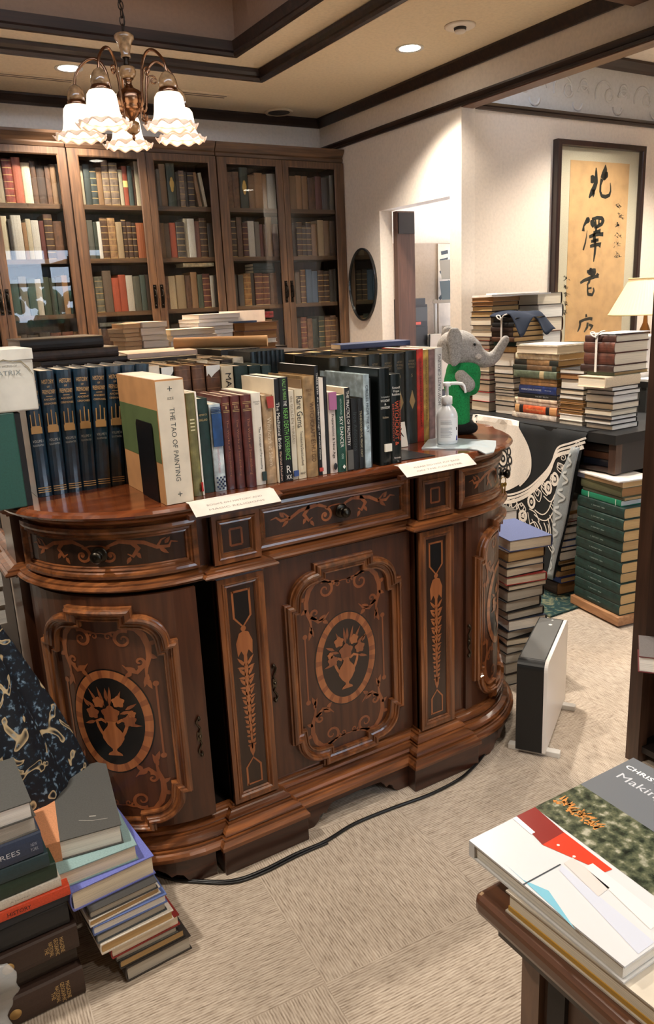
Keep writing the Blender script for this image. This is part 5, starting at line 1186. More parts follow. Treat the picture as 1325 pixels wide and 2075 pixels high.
# ---------------------------------------------------------------- book stacks: right table, floor
WORDS = {'w': ((236, 226, 214), 'white'), 'c': ((222, 204, 176), 'cream'), 'k': ((24, 24, 26), 'black'), 'g': ((112, 108, 102), 'grey'), 'n': ((34, 44, 66), 'navy'), 't': ((176, 134, 92), 'tan'), 'b': ((92, 58, 40), 'brown'), 'd': ((50, 36, 30), 'dark brown'),
         'r': ((164, 48, 44), 'red'), 'G': ((24, 52, 46), 'dark green'), 'e': ((92, 104, 86), 'grey green'), 'B': ((40, 62, 128), 'blue'), 'o': ((206, 82, 42), 'orange'), 'p': ((220, 190, 172), 'pinkish'), 'l': ((120, 126, 190), 'lavender blue'), 'y': ((148, 176, 176), 'pale teal'), 'm': ((92, 34, 34), 'maroon')}
def stack(x, y, z, yaw, items, name, group, top_first=True, kind='cloth'):
    """items bottom to top: (thick, h, d, face, colour key, page, dx, dy, dyaw[, own label])"""
    n = len(items); R_ = Matrix.Rotation(rad(yaw), 4, 'Z'); out = []
    for i, it in enumerate(items):
        w, h, d, face, ck, pg, dx, dy, da = it[:9]; col, word = WORDS[ck] if isinstance(ck, str) else ck
        o = Vector((x, y, 0)) + R_ @ Vector((dx, dy, 0)); o.z = z
        lab = it[9] if len(it) > 9 else f'{word} book, {ORD[n-i]} from top of the {name}'
        b = book(lie_matrix(o, rad(yaw+da), face, w-.0006, h, d), w-.0006, h, d, vary(col, rnd.uniform(.92, 1.06)), lab, group, page=pg, kind=kind)
        out.append(b); z += w+.0002
    return out, z
def S(px, face='fore', L=.16, D=.20, scale=.0028, cols='kgkndkgkbk', pg='cream', jit=.006, ja=1.5):
    """thickness list in px -> items; L along the front, D deep"""
    r = []
    for i, p in enumerate(px):
        hh, dd = (L, D) if face in ('fore', 'spine') else (D, L)
        f = face
        r.append((p*scale, hh*rnd.uniform(.96, 1.0), dd*rnd.uniform(.94, 1.0), f, cols[i % len(cols)], pg if isinstance(pg, str) else pg[i % len(pg)], rnd.uniform(-jit, jit), rnd.uniform(-jit, jit), rnd.uniform(-ja, ja)))
    return r
TZ = .9
ta = thing('side_table', (3.3, 2.95, 0), 'dark wooden table with an open shelf, loaded with book stacks under the scroll', 'table')
TW = wood((34, 24, 20), (58, 42, 34), 'y', .45, .15); TWZ = wood((58, 40, 32), (84, 62, 50), 'z', .45, .15)
part('table_top', MB().box(2.945, 3.62, 2.33, 3.585, TZ-.045, TZ), plain((22, 24, 26), .5, kind='cloth'), ta)
for (xx, yy) in ((3.29, 2.345), (3.565, 2.345), (2.965, 3.535), (3.565, 3.535)): part('leg', MB().box(xx, xx+.045, yy, yy+.045, .0105, TZ-.045), TWZ, ta)
part('end_stile', MB().box(2.957, 3.0, 2.335, 2.375, .715, TZ-.045), TWZ, ta)
part('end_panel', MB().box(3.0, 3.565, 2.338, 2.345, .715, TZ-.045).box(3.335, 3.565, 2.3455, 2.36, .1, .7145), plain((44, 42, 42), .5), ta)
part('shelf', MB().box(2.965, 3.6, 2.376, 3.57, .716, .73), TW, ta); part('lower_shelf', MB().box(2.965, 3.6, 2.90, 3.57, .06, .085), TW, ta); part('back_panel', MB().box(3.59, 3.605, 2.36, 3.57, .085, TZ-.045), W_DK, ta)
Z0 = TZ+.0005
stack(3.075, 3.574, Z0, -90, S([14, 12, 12, 10, 11, 12, 9, 10, 12, 10, 9, 11, 10], L=.085, D=.20, cols='krkbgk', jit=.003, ja=.8), 'stack behind the toy elephant', 'books in the stack behind the toy elephant')
stack(3.095, 3.478, Z0, -90, S([20, 20, 16, 8, 11, 5, 11, 7, 6, 6, 7, 8, 8, 8, 8], L=.155, D=.20, cols='krkkrkgkbk', pg=['cream', 'white', 'cream'])
      + S([14, 8, 16, 11, 10, 8, 9], L=.175, D=.21, cols='gckkddt', pg=['cream', 'cream', 'cream', 'tan', 'tan', 'brown', 'brown']), 'tall stack under loose papers', 'books in the tall stack with papers on top')
b_, zt = stack(3.095, 3.285, Z0, -90, S([17, 9, 10.5, 5, 6, 4, 10, 10, 7.5, 15, 26], L=.155, D=.20, cols='kkgkkkgk', pg=['white', 'white', 'cream']) + S([12], L=.165, D=.20, cols='b', pg='tan') + [(.024, .17, .22, 'spine', 'G', 'cream', -.01, 0, 0)], 'stack under the navy cloth', 'books in the middle stack under the tied volumes')
ty = S([9, 10, 9, 8, 9], face='spine', L=.172, D=.24, cols='bddkk', pg='tan', jit=.008, ja=2)
_, z2_ = stack(3.075, 3.29, zt, -90, ty, 'tied bundle under navy cloth', 'brown volumes tied with white ribbon under the navy cloth', kind='leather')
def ribbon_tie(x, y0, z0, z1, depth, label, yaw=0):
    r = thing('ribbon_tie', (x, y0, z0), label, 'ribbon', 'white ribbons around tied volumes')
    m = MB(); w = .006
    m.box(x-.0035, x-.001, y0-w, y0+w, z0, z1+.002); m.box(x-.0035, x+depth, y0-w, y0+w, z1+.0005, z1+.003)
    part('band', m, plain((226, 222, 216), .6, kind='cloth'), r)
    part('bow', MB().tube(smooth([(x-.005, y0, z1-.01), (x-.012, y0+.018, z1-.002), (x-.010, y0+.03, z1+.012), (x-.004, y0+.012, z1+.012), (x-.006, y0, z1-.004), (x-.004, y0-.02, z1+.014), (x+.012, y0-.035, z1+.02)], 4), .0035, 6), plain((226, 222, 216), .6, kind='cloth'), r)
ribbon_tie(3.064, 3.20, zt, z2_, .20, 'white ribbon around the brown bundle under the navy cloth')
# navy cloth draped on the tied bundle
def drape(name, label, cat, x0, x1, y0, y1, zf, mat, n=26, group=None):
    cx, cy = (x0+x1)/2, (y0+y1)/2
    m = MB().grid(n, n, lambda u, v: Vector((x0+(x1-x0)*u-cx, y0+(y1-y0)*v-cy, zf(u, v))), wrap=False)
    o = m.build(name, mat, fix=False); o.location = (cx, cy, 0); s = o.modifiers.new('solid', 'SOLIDIFY'); s.thickness = .004; s.offset = 1
    return tag(o, label, cat, group)
def navy(u, v):
    e = max(0, .35-v)/.35; q = max(0, u-.8)/.2
    return z2_+.010+.010*sin(7*u+3*v)*sin(5*v)+.016*sin(3*u)*(1-e)-.11*e**1.4*(.55+.45*sin(9*u+1))-.05*q**2
drape('navy_cloth', 'crumpled navy cloth draped over the tied brown bundle', 'cloth', 3.07, 3.34, 3.075, 3.30, navy, plain((22, 34, 54), .9, kind='cloth'))
# papers on the tall stack
zz = Z0+.0028*(20+20+16+8+11+5+11+7+6+6+7+8+8+8+8+14+8+16+11+10+8+9)+.006
sheet([(3.085, 3.30), (3.40, 3.17), (3.52, 3.40), (3.12, 3.50)], zz, .010, PAPW, 'magazine', 'white magazine lying on the tallest stack below the scroll', 'magazine')
sheet([(3.13, 3.31), (3.36, 3.22), (3.42, 3.40), (3.2, 3.47)], zz+.0103, .008, plain((224, 222, 220), .6, kind='paper'), 'magazine', 'smaller white magazine topmost on the tall stack', 'magazine')
# big volumes behind, carrying the magazine
stack(3.36, 3.44, Z0, -90, S([24, 26, 22, 24, 26, 24, 26, 24, 22], L=.22, D=.2, cols='bgdkgb', pg=['cream', 'white'], scale=.00295), 'large volumes against the far wall', 'large volumes against the far wall')
stack(3.37, 3.16, Z0, -90, S([24, 26, 24, 22, 24, 12], L=.24, D=.2, cols='GkgkbG', pg=['tan', 'cream'], face='spine'), 'volumes behind the coloured spines', 'volumes behind the spines pile')
# stack of spines
sp_items = [(.030, .315, .2, 'spine', ((214, 200, 188), 'white'), 'white', -.01, 0, 0, 'white spine with grey letters, lowest of the pile of coloured spines'),
            (.042, .295, .2, 'spine', ((198, 84, 44), 'orange'), 'cream', .012, 0, 0, 'orange spine between black bands in the pile of coloured spines'),
            (.019, .29, .2, 'spine', 'p', 'cream', .018, 0, .5), (.018, .30, .2, 'spine', ((214, 186, 164), 'pale pinkish'), 'cream', .006, 0, -.6),
            (.024, .27, .2, 'spine', 'k', 'white', .03, .0, .5), (.044, .258, .2, 'spine', 'B', 'white', .040, .0, .5, 'bright blue spine with white letters in the pile of coloured spines'),
            (.017, .255, .19, 'spine', 't', 'tan', .045, 0, 0), (.022, .255, .19, 'spine', ((186, 150, 108), 'pale tan'), 'tan', .045, 0, .8),
            (.038, .30, .2, 'spine', 'e', 'tan', .01, -.012, -.4), (.027, .30, .2, 'spine', ((120, 92, 66), 'worn brown'), 'tan', 0, -.01, 1), (.028, .31, .2, 'spine', ((150, 118, 84), 'light brown'), 'tan', .002, 0, -1),
            (.032, .30, .2, 'spine', 'c', 'tan', .008, .0, .6), (.040, .29, .2, 'fore', ((220, 206, 186), 'cream'), 'cream', .018, -.006, -.5)]
bs, zs4 = stack(3.055, 3.095, Z0, -90, sp_items, 'pile of coloured spines', 'pile of coloured spines on the table', kind='ink')
def lie_text(b, t, w, h, zc, L, W, c, y=None): spine_text(b, t, w, h, zc, L, W, plain(c, .5), down=True)
lie_text(bs[0], 'CULT OF TERRORISM', .030, .315, .21, .15, .014, (140, 140, 146)); lie_text(bs[1], 'Historical Records', .042, .295, .15, .12, .010, (226, 178, 120)); lie_text(bs[5], 'INTERNATIONAL ECONOMIES', .044, .258, .17, .14, .009, (214, 218, 230)); lie_text(bs[5], 'Breaking', .044, .258, .055, .04, .006, (200, 206, 224)); lie_text(bs[4], 'THE ART TRUTH', .024, .27, .10, .09, .006, (190, 190, 190))
for bk, w, segs in ((bs[1], .0414, [(.05, .075, (30, 26, 28)), (.235, .262, (30, 26, 28)), (.262, .294, (206, 160, 110)), (.001, .05, (206, 150, 100))]), (bs[8], .0374, [(.085, .115, (196, 178, 140))]), (bs[9], .0264, [(.2, .30, (46, 54, 48)), (.001, .03, (46, 54, 48))]), (bs[10], .0274, [(.22, .309, (40, 44, 42)), (.001, .06, (40, 44, 42))])):
    for a, b, c in segs:
        m = MB(); n = 6; rr = w*.35*.35
        rg = [(w/2-(w/2+.0003)*cos(PI*i/n), .0057-(rr+.0004)*sin(PI*i/n)) for i in range(n+1)]
        for i in range(n): m.add([(*rg[i], a), (*rg[i+1], a), (*rg[i+1], b), (*rg[i], b)], [(0, 1, 2, 3)])
        m.build('spine_label', plain(c, .5), bk, fix=False)
sheet([(3.06, 2.80), (3.26, 2.80), (3.26, 3.08), (3.075, 3.075)], zs4+.0003, .004, PAPW, 'paper_sheet', 'white paper sheet on top of the pile of coloured spines', 'paper')
# two stacks of page edges at the near end
stack(3.055, 2.772, Z0, -90, S([8, 12, 5, 5, 4, 5, 4, 5, 9, 10, 19, 10, 9], L=.155, D=.19, scale=.0026, cols='gwtbtdtkgkkbk', pg=['grey', 'white', 'tan', 'tan', 'tan', 'tan', 'tan', 'tan', 'white', 'cream', 'white', 'brown', 'white']), 'narrow stack left of the tied volumes', 'books in the narrow stack at the near end')
b_, z6 = stack(3.035, 2.592, Z0, -90, S([11, 9, 8, 12, 13, 15, 9, 8], L=.165, D=.20, scale=.0024, cols='kkkgkgkk', pg=['white', 'white', 'white', 'cream', 'cream', 'white', 'white', 'white']) + [(.050, .25, .165, 'headR', 'c', 'cream', 0, -.06, 0), (.017, .16, .25, 'spine', 'e', 'tan', 0, 0, 0)], 'stack under the big tied bundle', 'books in the nearest stack of the table')
mv = [(.033, .195, .24, 'spine', ((58, 36, 32), 'dark brown'), 'cream', -.025, 0, -1, 'dark brown volume, lowest of the big tied bundle'), (.056, .175, .24, 'spine', ((84, 46, 36), 'brown'), 'cream', -.004, 0, .6, 'thickest brown volume of the big tied bundle'), (.048, .178, .24, 'spine', ((90, 50, 38), 'brown'), 'cream', -.008, 0, -.6, 'brown volume with torn label, second from top of the tied bundle'), (.032, .178, .24, 'spine', ((70, 42, 36), 'brown'), 'cream', -.004, 0, 0, 'thin brown volume, topmost of the big tied bundle')]
_, z7 = stack(3.02, 2.592, z6, -90, mv, '', 'brown volumes in the big tied bundle', kind='leather')
ribbon_tie(3.010, 2.515, z6, z7, .235, 'white ribbon with bow around the big brown bundle')
sheet([(3.03, 2.43), (3.27, 2.42), (3.27, 2.57), (3.04, 2.58)], z7+.0034, .003, PAPW, 'paper_sheet', 'white paper sheet under the bow of the big brown bundle', 'paper')
# books inside the table
for k, (c, l) in enumerate((('n', 'dark navy'), ('b', 'brown'), ('d', 'dark brown'))):
    stack(3.0, 2.56, .7305+.036*k, -90, [(.034, .17, .2, 'spine', c, 'tan', 0, 0, 0, f'{l} book, {["lowest", "middle", "topmost"][k]} of three lying on the shelf inside the table')], '', 'books on the shelf inside the table')
# dark cabinet behind the table end, with white box, papers and lamp
cb = thing('cabinet', (3.95, 3.05, 0), 'dark grey cabinet at the right behind the nearest book stack', 'cabinet')
part('body', MB().box(3.64, 4.5, 2.70, 3.40, 0, 1.03), plain((44, 46, 46), .5, kind='cloth'), cb); part('cabinet_top', MB().box(3.63, 4.52, 2.685, 3.42, 1.03, 1.06), plain((26, 26, 28), .4), cb)
slab(3.66, 3.98, 2.80, 3.02, 1.0605, 1.29, plain((236, 230, 224), .6, kind='paper'), 'paper_box', 'white box on the dark cabinet below the lamp', 'box', bev=.004)
slab(3.60+.04, 3.90, 2.69, 2.78, 1.0605, 1.072, plain((226, 222, 216), .6, kind='paper'), 'paper_pad', 'thin white pad on the front edge of the dark cabinet', 'paper')
lm = thing('table_lamp', (4.21, 3.16, 1.06), 'table lamp with cream pleated shade at the right edge', 'lamp')
ML = Matrix.Translation((4.21, 3.16, 0))
part('base', MB().lathe([(0, 1.0605), (.08, 1.0605), (.082, 1.07), (.03, 1.085), (.018, 1.11), (.03, 1.17), (.042, 1.23), (.03, 1.30), (.014, 1.34), (.010, 1.40), (.010, 1.50), (0, 1.50)], 24, M=ML), plain((96, 72, 46), .35, .8), lm)
shd = MB(); N = 120; vs = []; fs = []
for (rr, z) in ((.215, 1.392), (.212, 1.40), (.105, 1.595), (.103, 1.602)):
    for i in range(N): q = rr*(1+.012*(i % 2)); vs.append((4.21+q*cos(2*PI*i/N), 3.16+q*sin(2*PI*i/N), z))
for k in range(3):
    for i in range(N): fs.append((k*N+i, k*N+(i+1) % N, (k+1)*N+(i+1) % N, (k+1)*N+i))
shd.add(vs, fs)
m_, nt, b_, o_ = new_mat('pleated lamp shade'); b_.inputs['Base Color'].default_value = rgba((240, 214, 170)); b_.inputs['Emission Color'].default_value = rgba((250, 214, 156)); b_.inputs['Emission Strength'].default_value = .16; b_.inputs['Roughness'].default_value = .9
o = part('lamp_shade', shd, m_, lm, 'cream pleated shade', fix=False); s_ = o.modifiers.new('solid', 'SOLIDIFY'); s_.thickness = .002
lmb = MB()
for rr, z in ((.214, 1.393), (.105, 1.601)): lmb.tube([(4.21+rr*cos(2*PI*i/40), 3.16+rr*sin(2*PI*i/40), z) for i in range(40)], .0045, 6, closed=True)
part('trim_band', MB().tube([(4.21+.216*cos(2*PI*i/40), 3.16+.216*sin(2*PI*i/40), 1.393) for i in range(40)], .0045, 6, closed=True), plain((224, 200, 150), .7), lm)
part('trim_band', MB().tube([(4.21+.106*cos(2*PI*i/40), 3.16+.106*sin(2*PI*i/40), 1.601) for i in range(40)], .0045, 6, closed=True), plain((224, 200, 150), .7), lm)
pl_ = bpy.data.lights.new('bulb', 'POINT'); pl_.energy = 2.2; pl_.color = lin((255, 214, 160)); pl_.shadow_soft_size = .04; po_ = bpy.data.objects.new('bulb', pl_); C.objects.link(po_); po_.parent = lm; po_.location = (0, 0, .42)
# patterned cloth hanging over the table edge
pc_ = thing('patterned_cloth', (2.93, 2.95, .5), 'black and white patterned cloth hanging over the edge of the loaded table', 'cloth')
CX = 2.936
fc = lambda u, v, h: Vector((CX-h-.006*sin(u*19+v*3)-.004*sin(u*41), u, v)) if v < .885 else Vector((CX-.004+(v-.885)*1.0-h*.2, u, .904+h*.4))
def cz(y): return 0 
BKC = plain((18, 22, 26), .85, kind='cloth'); WTC = plain((228, 222, 214), .85, kind='cloth')
hemY = lambda z: 2.49+(.90-z)*.235 if z > .80 else 2.513+(.80-z)*.20
cm = MB(); nv, nu = 30, 40
cm.grid(nu, nv, lambda a, b: fc((hemY(.12+.84*b)+(3.575-hemY(.12+.84*b))*a), .12+.84*b, 0))
o = part('cloth', cm, BKC, pc_, fix=False)
def refine(P, closed=False, k=4):
    return [tuple(v)[:2] for v in smooth([(p[0], p[1], 0) for p in P], k)]
WH = [(3.289, .93), (3.123, .93), (2.954, .905), (2.903, .841), (2.87, .78), (2.847, .718), (2.855, .652), (2.903, .583), (2.985, .531), (3.071, .504), (3.157, .505), (3.279, .57), (3.342, .732)]
def fill(name, P, mat, h, nn=18):
    """fill a star shaped outline with a fan of rings so that it follows the cloth"""
    cx = sum(p[0] for p in P)/len(P); cy = sum(p[1] for p in P)/len(P); m = MB(); n = len(P); vs = []; fs = []
    for k in range(nn+1):
        for p in P: vs.append(fc(cx+(p[0]-cx)*k/nn, cy+(p[1]-cy)*k/nn, h))
    for k in range(nn):
        for i in range(n): fs.append((k*n+i, k*n+(i+1) % n, (k+1)*n+(i+1) % n, (k+1)*n+i))
    m.add(vs, fs); return part(name, m, mat, pc_, fix=False)
whp = refine(WH+[WH[0]], k=5)[:-1]
fill('white_disc', whp, WTC, .0022)['label'] = 'white rounded field'
wl = MB(); bl = MB()
def rib(P, w, k=5, mb=wl, h=.0028): mb.ribbon(refine(P, k=k), w, fc, h)
B1 = [(2.488, .873), (2.576, .838), (2.643, .812), (2.673, .781), (2.703, .719), (2.76, .649), (2.843, .575), (2.948, .516), (3.079, .491), (3.25, .498), (3.5, .52)]
off = lambda P, a, b: [(p[0]+a, p[1]+b) for p in P]
rib(B1, .010); rib(off(B1, .004, -.020), .012); rib(off(B1, .012, -.045), .018)
rib([(2.943, .898), (2.895, .829), (2.862, .775), (2.843, .715), (2.852, .64), (2.913, .565)], .010)
for (a, b, r_) in ((2.833, .492, .024), (2.718, .589, .022), (2.668, .644, .022), (2.891, .404, .02), (2.60, .70, .018)):
    rib([(a+r_*cos(i*PI/8), b+r_*1.3*sin(i*PI/8)) for i in range(17)], .014, 2); bl2 = [(a+.006*cos(i*PI/4), b+.008*sin(i*PI/4)) for i in range(9)]; rib(bl2, .008, 1)
def tear(a, b, ang, L):
    d = Vector((cos(ang), sin(ang)))*L; n_ = Vector((-d.y, d.x))*.35
    for s in (1, .6, .25):
        rib([(a, b), (a+d.x*.4*s+n_.x*s, b+d.y*.4*s+n_.y*s), (a+d.x*s, b+d.y*s), (a+d.x*.4*s-n_.x*s, b+d.y*.4*s-n_.y*s), (a, b)], .005, 4)
for t_ in ((2.80, .575, -1.9, .075), (2.755, .61, -2.0, .07), (2.70, .66, -2.1, .06), (2.94, .49, -1.3, .09), (2.90, .475, -1.5, .08), (2.65, .73, -2.2, .06), (2.98, .48, -1.2, .10)): tear(*t_)
for P in ([(2.805, .455), (2.753, .44), (2.714, .47), (2.689, .52), (2.659, .572)], [(2.81, .43), (2.752, .41), (2.703, .43), (2.655, .50)], [(2.713, .43), (2.69, .38), (2.685, .33), (2.70, .28)], [(2.70, .45), (2.665, .40), (2.656, .34), (2.67, .27)], [(2.827, .40), (2.79, .36), (2.80, .31), (2.83, .28)], [(2.779, .40), (2.752, .36), (2.757, .31), (2.78, .27)],
          [(2.945, .39), (2.89, .345), (2.82, .315), (2.75, .29)], [(2.963, .36), (2.889, .31), (2.80, .28)], [(2.75, .54), (2.70, .52), (2.655, .56)], [(2.85, .45), (2.80, .44), (2.77, .40)], [(2.84, .37), (2.80, .39), (2.77, .36)], [(2.74, .40), (2.72, .36), (2.73, .32), (2.70, .36), (2.71, .40)]): rib(P, .006)
for i in range(6): rib([(2.70-.012*i, .50+.012*i), (2.635-.005*i, .455+.018*i)], .005, 3)
for i in range(5): rib([(2.86+.03*i, .43-.01*i), (2.84+.03*i, .36-.01*i)], .005, 3)
for i in range(4): rib([(2.72-.012*i, .30+.012*i), (2.665-.004*i, .25+.02*i)], .005, 3)
for (a, b) in ((2.56, .80), (2.62, .76), (2.53, .83)): rib(spiral(a, b, .022, 1.5, 0, 1, 16), .004, 2)
part('white_pattern', wl, WTC, pc_, 'white printed lines and birds', fix=False)
bm_ = MB()
bcx, bcy = 3.045, .693
for i in range(10):
    a = 2*PI*i/10; cx_, cy_ = bcx+.062*cos(a), bcy+.078*sin(a)
    rib([(cx_+.016*cos(k*PI/4), cy_+.02*sin(k*PI/4)) for k in range(9)], .011, 2, bm_, .0034)
rib([(bcx+.036*cos(k*PI/8), bcy+.045*sin(k*PI/8)) for k in range(17)], .012, 2, bm_, .0034); rib([(bcx+.012*cos(k*PI/8), bcy+.015*sin(k*PI/8)) for k in range(17)], .012, 2, bm_, .0034)
part('black_rosette', bm_, BKC, pc_, 'black dotted rosette', fix=False)
# grey satin fold at the right hem, showing the reverse
sm_ = MB()
def sat(a, b):
    z = .825-.71*b; y1 = 2.515+(.825-z)*.20; wd = .055+.03*sin(b*5)+.02*b
    return Vector((CX-.016-.012*sin(a*3.1)-.006*sin(9*b+4*a), y1+wd*a-.004, z))
sm_.grid(9, 24, sat); o = part('satin_fold', sm_, plain((148, 156, 160), .35, kind='cloth', coat=.3), pc_, 'grey satin reverse side', fix=False); so = o.modifiers.new('solid', 'SOLIDIFY'); so.thickness = .003
sl = MB(); fs_ = lambda u, v, h: sat(u, v)+Vector((-.003-h, 0, 0))
for k in range(7): sl.ribbon([(.5+.42*sin(i*.9)*(1-.08*i), .05+.13*k+.012*i) for i in range(9)], .02, lambda u, v, h: fs_(max(0, min(1, u)), max(0, min(1, v)), h), .0005)
part('satin_pattern', sl, plain((196, 202, 204), .4), pc_, fix=False)
# rug under the table
rg = MB().box(2.74, 3.7, 2.50, 3.58, 0.0005, .010); o = tag(rg.build('rug', plain((16, 44, 46), .95, kind='plush')), 'dark green patterned rug under the loaded table', 'rug')
MATS_R, nt, b_, o_ = new_mat('patterned rug'); noise_ramp(nt, b_, [(12, 34, 38), (20, 58, 58), (120, 118, 90)], nscale=22, detail=3, dist=1.5); b_.inputs['Roughness'].default_value = .95; o.data.materials[0] = MATS_R
# green encyclopaedias on a wooden tray
tr_ = thing('wooden_tray', (2.99, 2.38, 0), 'low tan wooden base under the stack of dark green volumes', 'tray')
MG = Matrix.Translation((2.948, 2.561, .0105)) @ Matrix.Rotation(rad(-99.6), 4, 'Z')
tray_z = .045
m = MB(); m.box(0, .345, 0, .26, 0, tray_z, M=MG); o = part('board', m, wood((150, 106, 72), (184, 138, 98), 'y', .6, 0), tr_); bevel(o, .004)
GN = 'matching dark green volumes stacked on the wooden base'
gi = []
for k in range(10):
    gi.append((.0525, .318, .235, 'spine', ((22, 50, 46), 'dark green'), 'tan', [.0, .004, .0, -.006, .006, -.002, .0, .014, .010, .004][k], [.006, .003, .006, .006, .002, .004, .004, -.006, -.004, .0][k], [0, .6, -.4, .5, 0, -.6, .4, .3, -.3, .2][k], ['lowest', 'second from bottom', 'third from bottom', 'fourth from bottom', 'fifth from bottom', 'fifth from top', 'fourth from top', 'third from top', 'second from top', 'topmost'][k]+' dark green volume of the matching set on the wooden base'))
P0 = MG @ Vector((.012, .008, 0))
gb, zg = stack(P0.x, P0.y, .0105+tray_z+.0005, -99.6, gi, '', GN, kind='leather')
for b in gb: spine_text(b, 'S. REPORT 1884', .0525, .318, .17, .09, .006, plain((150, 170, 164), .5), down=True)
tp = [(.030, .27, .2, 'spine', ((24, 126, 96), 'bright green'), 'white', .02, .006, 0, 'bright green spine with pale bands on top of the dark green set'), (.016, .28, .2, 'spine', ((70, 74, 60), 'dark olive'), 'tan', .03, .004, .5, 'thin dark olive book below the thick olive one'), (.044, .28, .2, 'spine', ((84, 86, 62), 'olive'), 'brown', .02, .002, -.4, 'thick olive green book near the top of the green pile'), (.026, .31, .2, 'spine', ((204, 176, 140), 'tan'), 'tan', -.01, 0, .5, 'tan spined book with blue end, topmost under the white sheet')]
tb_, zg = stack(P0.x, P0.y, zg, -99.6, tp, '', 'mixed books on the dark green set')
for bk, w, segs in ((tb_[0], .0294, [(.215, .219, (210, 226, 216)), (.03, .034, (210, 226, 216))]), (tb_[3], .0254, [(.255, .309, (150, 158, 190))])):
    for a, b, c in segs: MB().box(.0005, w-.0005, .0055-w*.1225-.0006, .004, a, b).build('spine_band', plain(c, .5), bk)
q0 = MG @ Vector((-.05, .0, 0)); q1 = MG @ Vector((.31, -.01, 0)); q2 = MG @ Vector((.32, .2, 0)); q3 = MG @ Vector((-.02, .2, 0))
sheet([(q0.x, q0.y), (q1.x, q1.y), (q2.x, q2.y), (q3.x, q3.y)], zg+.0004, .006, PAPW, 'paper_sheet', 'white papers lying on top of the dark green pile', 'paper')
# small mixed pile beside the hanging cloth
mx = [(.07, .15, .2, 'spine', 'd', 'brown', 0, 0, 0), (.03, .16, .2, 'spine', 'B', 'tan', .01, 0, 1), (.034, .15, .2, 'spine', 't', 'tan', 0, 0, -1), (.03, .16, .2, 'spine', 'k', 'tan', .01, 0, 0), (.024, .15, .2, 'spine', 'c', 'tan', 0, .0, 1), (.05, .16, .2, 'spine', 'n', 'white', .0, 0, 0), (.022, .15, .2, 'spine', 'k', 'white', .01, 0, -1), (.034, .16, .2, 'spine', ((46, 84, 160), 'mid blue'), 'white', 0, 0, 0), (.034, .15, .2, 'spine', 'n', 'white', .006, 0, 1), (.038, .16, .2, 'spine', 'g', 'white', 0, 0, 0), (.022, .15, .2, 'spine', 'G', 'white', 0, 0, 1), (.012, .16, .2, 'spine', 'r', 'white', -.01, 0, 0), (.026, .16, .2, 'spine', 'w', 'white', -.012, 0, -1), (.026, .15, .2, 'spine', 't', 'tan', 0, 0, 0), (.05, .17, .2, 'spine', ((210, 204, 194), 'greyish white'), 'white', 0, 0, 1)]
stack(2.99, 2.82, .0105, -97, mx, 'mixed pile beside the green set', 'mixed pile beside the green set')
# ---------------------------------------------------------------- heater and floor piles
def heater():
    A = Vector((1.760, 1.745, 0)); t = Vector((.057, -.085, 0)); L = Vector((.35, .228, 0)); ln, th, H = .42, .102, .355
    r = thing('panel_heater', (A.x, A.y, 0), 'black and white panel heater standing on the carpet beside the sideboard', 'heater')
    M = Matrix.Translation(A) @ Matrix.Rotation(math.atan2(L.y, L.x), 4, 'Z')   # local x along, y to the left
    # profile in (x, z), rounded upper corners, extruded over -th..0
    pr = [(0, .018)] + [(.03-.03*cos(rad(a)), H-.03+.03*sin(rad(a))) for a in range(0, 91, 15)] + [(ln-.03+.03*sin(rad(a)), H-.03+.03*cos(rad(a))) for a in range(0, 91, 15)] + [(ln, .018)]
    Mx = M @ Matrix(((1, 0, 0, 0), (0, 0, -1, 0), (0, 1, 0, 0), (0, 0, 0, 1)))
    bevel(part('shell', MB().prism(pr, .0, th-.012, 0, Mx), plain((12, 14, 16), .42), r, 'dark shell'), .003)
    bevel(part('front_panel', MB().prism([(p[0], p[1]) for p in pr], th-.0118, th, 0, Mx), plain((226, 220, 214), .35), r, 'white panel'), .003)
    part('top_plate', MB().box(.03, ln-.03, -(th-.016), -.004, H-.0004, H+.0006, M=M), plain((88, 88, 86), .5), r, 'grey top')
    for u, q in ((.33, .007), (.375, .004)): part('button', MB().lathe([(0, H), (q, H), (q, H+.002), (0, H+.002)], 14, M=M @ Matrix.Translation((u, -.052, 0))), plain((226, 226, 222), .4), r)
    for u in (.02, .36): bevel(part('foot', MB().box(u, u+.028, -th-.045, .03, 0, .0195, M=M), plain((214, 210, 204), .4), r, 'white foot bar'), .002)
heater()
# pile behind the heater, blue book on top
hs = [(.05, 'k', 'grey', 0), (.05, 'd', 'grey', 2), (.04, 'g', 'grey', -2), (.036, 'k', 'grey', 3), (.03, 'k', 'cream', -6), (.034, 'k', 'grey', 8), (.048, 'n', 'white', -3), (.034, 'k', 'grey', 2), (.044, 'k', 'grey', 5), (.046, 'k', 'grey', 2), (.022, 'k', 'cream', 0), (.034, 'r', 'cream', -3), (.036, 'k', 'cream', 3), (.028, 'n', 'cream', -2), (.042, 'd', 'tan', 2), (.046, ((74, 86, 128), 'slate blue'), 'cream', -2)]
it = []
for i, (w, c, p, a) in enumerate(hs): it.append((w, .27+.01*rnd.random(), .195 if i == len(hs)-1 else .175+.012*rnd.random(), 'headR', c, p, rnd.uniform(0, .012)-.004, rnd.uniform(-.006, .006), a) + (('slate blue hardback lying on top of the pile behind the heater',) if i == len(hs)-1 else ()))
_, zb = stack(2.075, 2.115, .0005, -11, it, 'pile behind the heater', 'pile behind the heater')
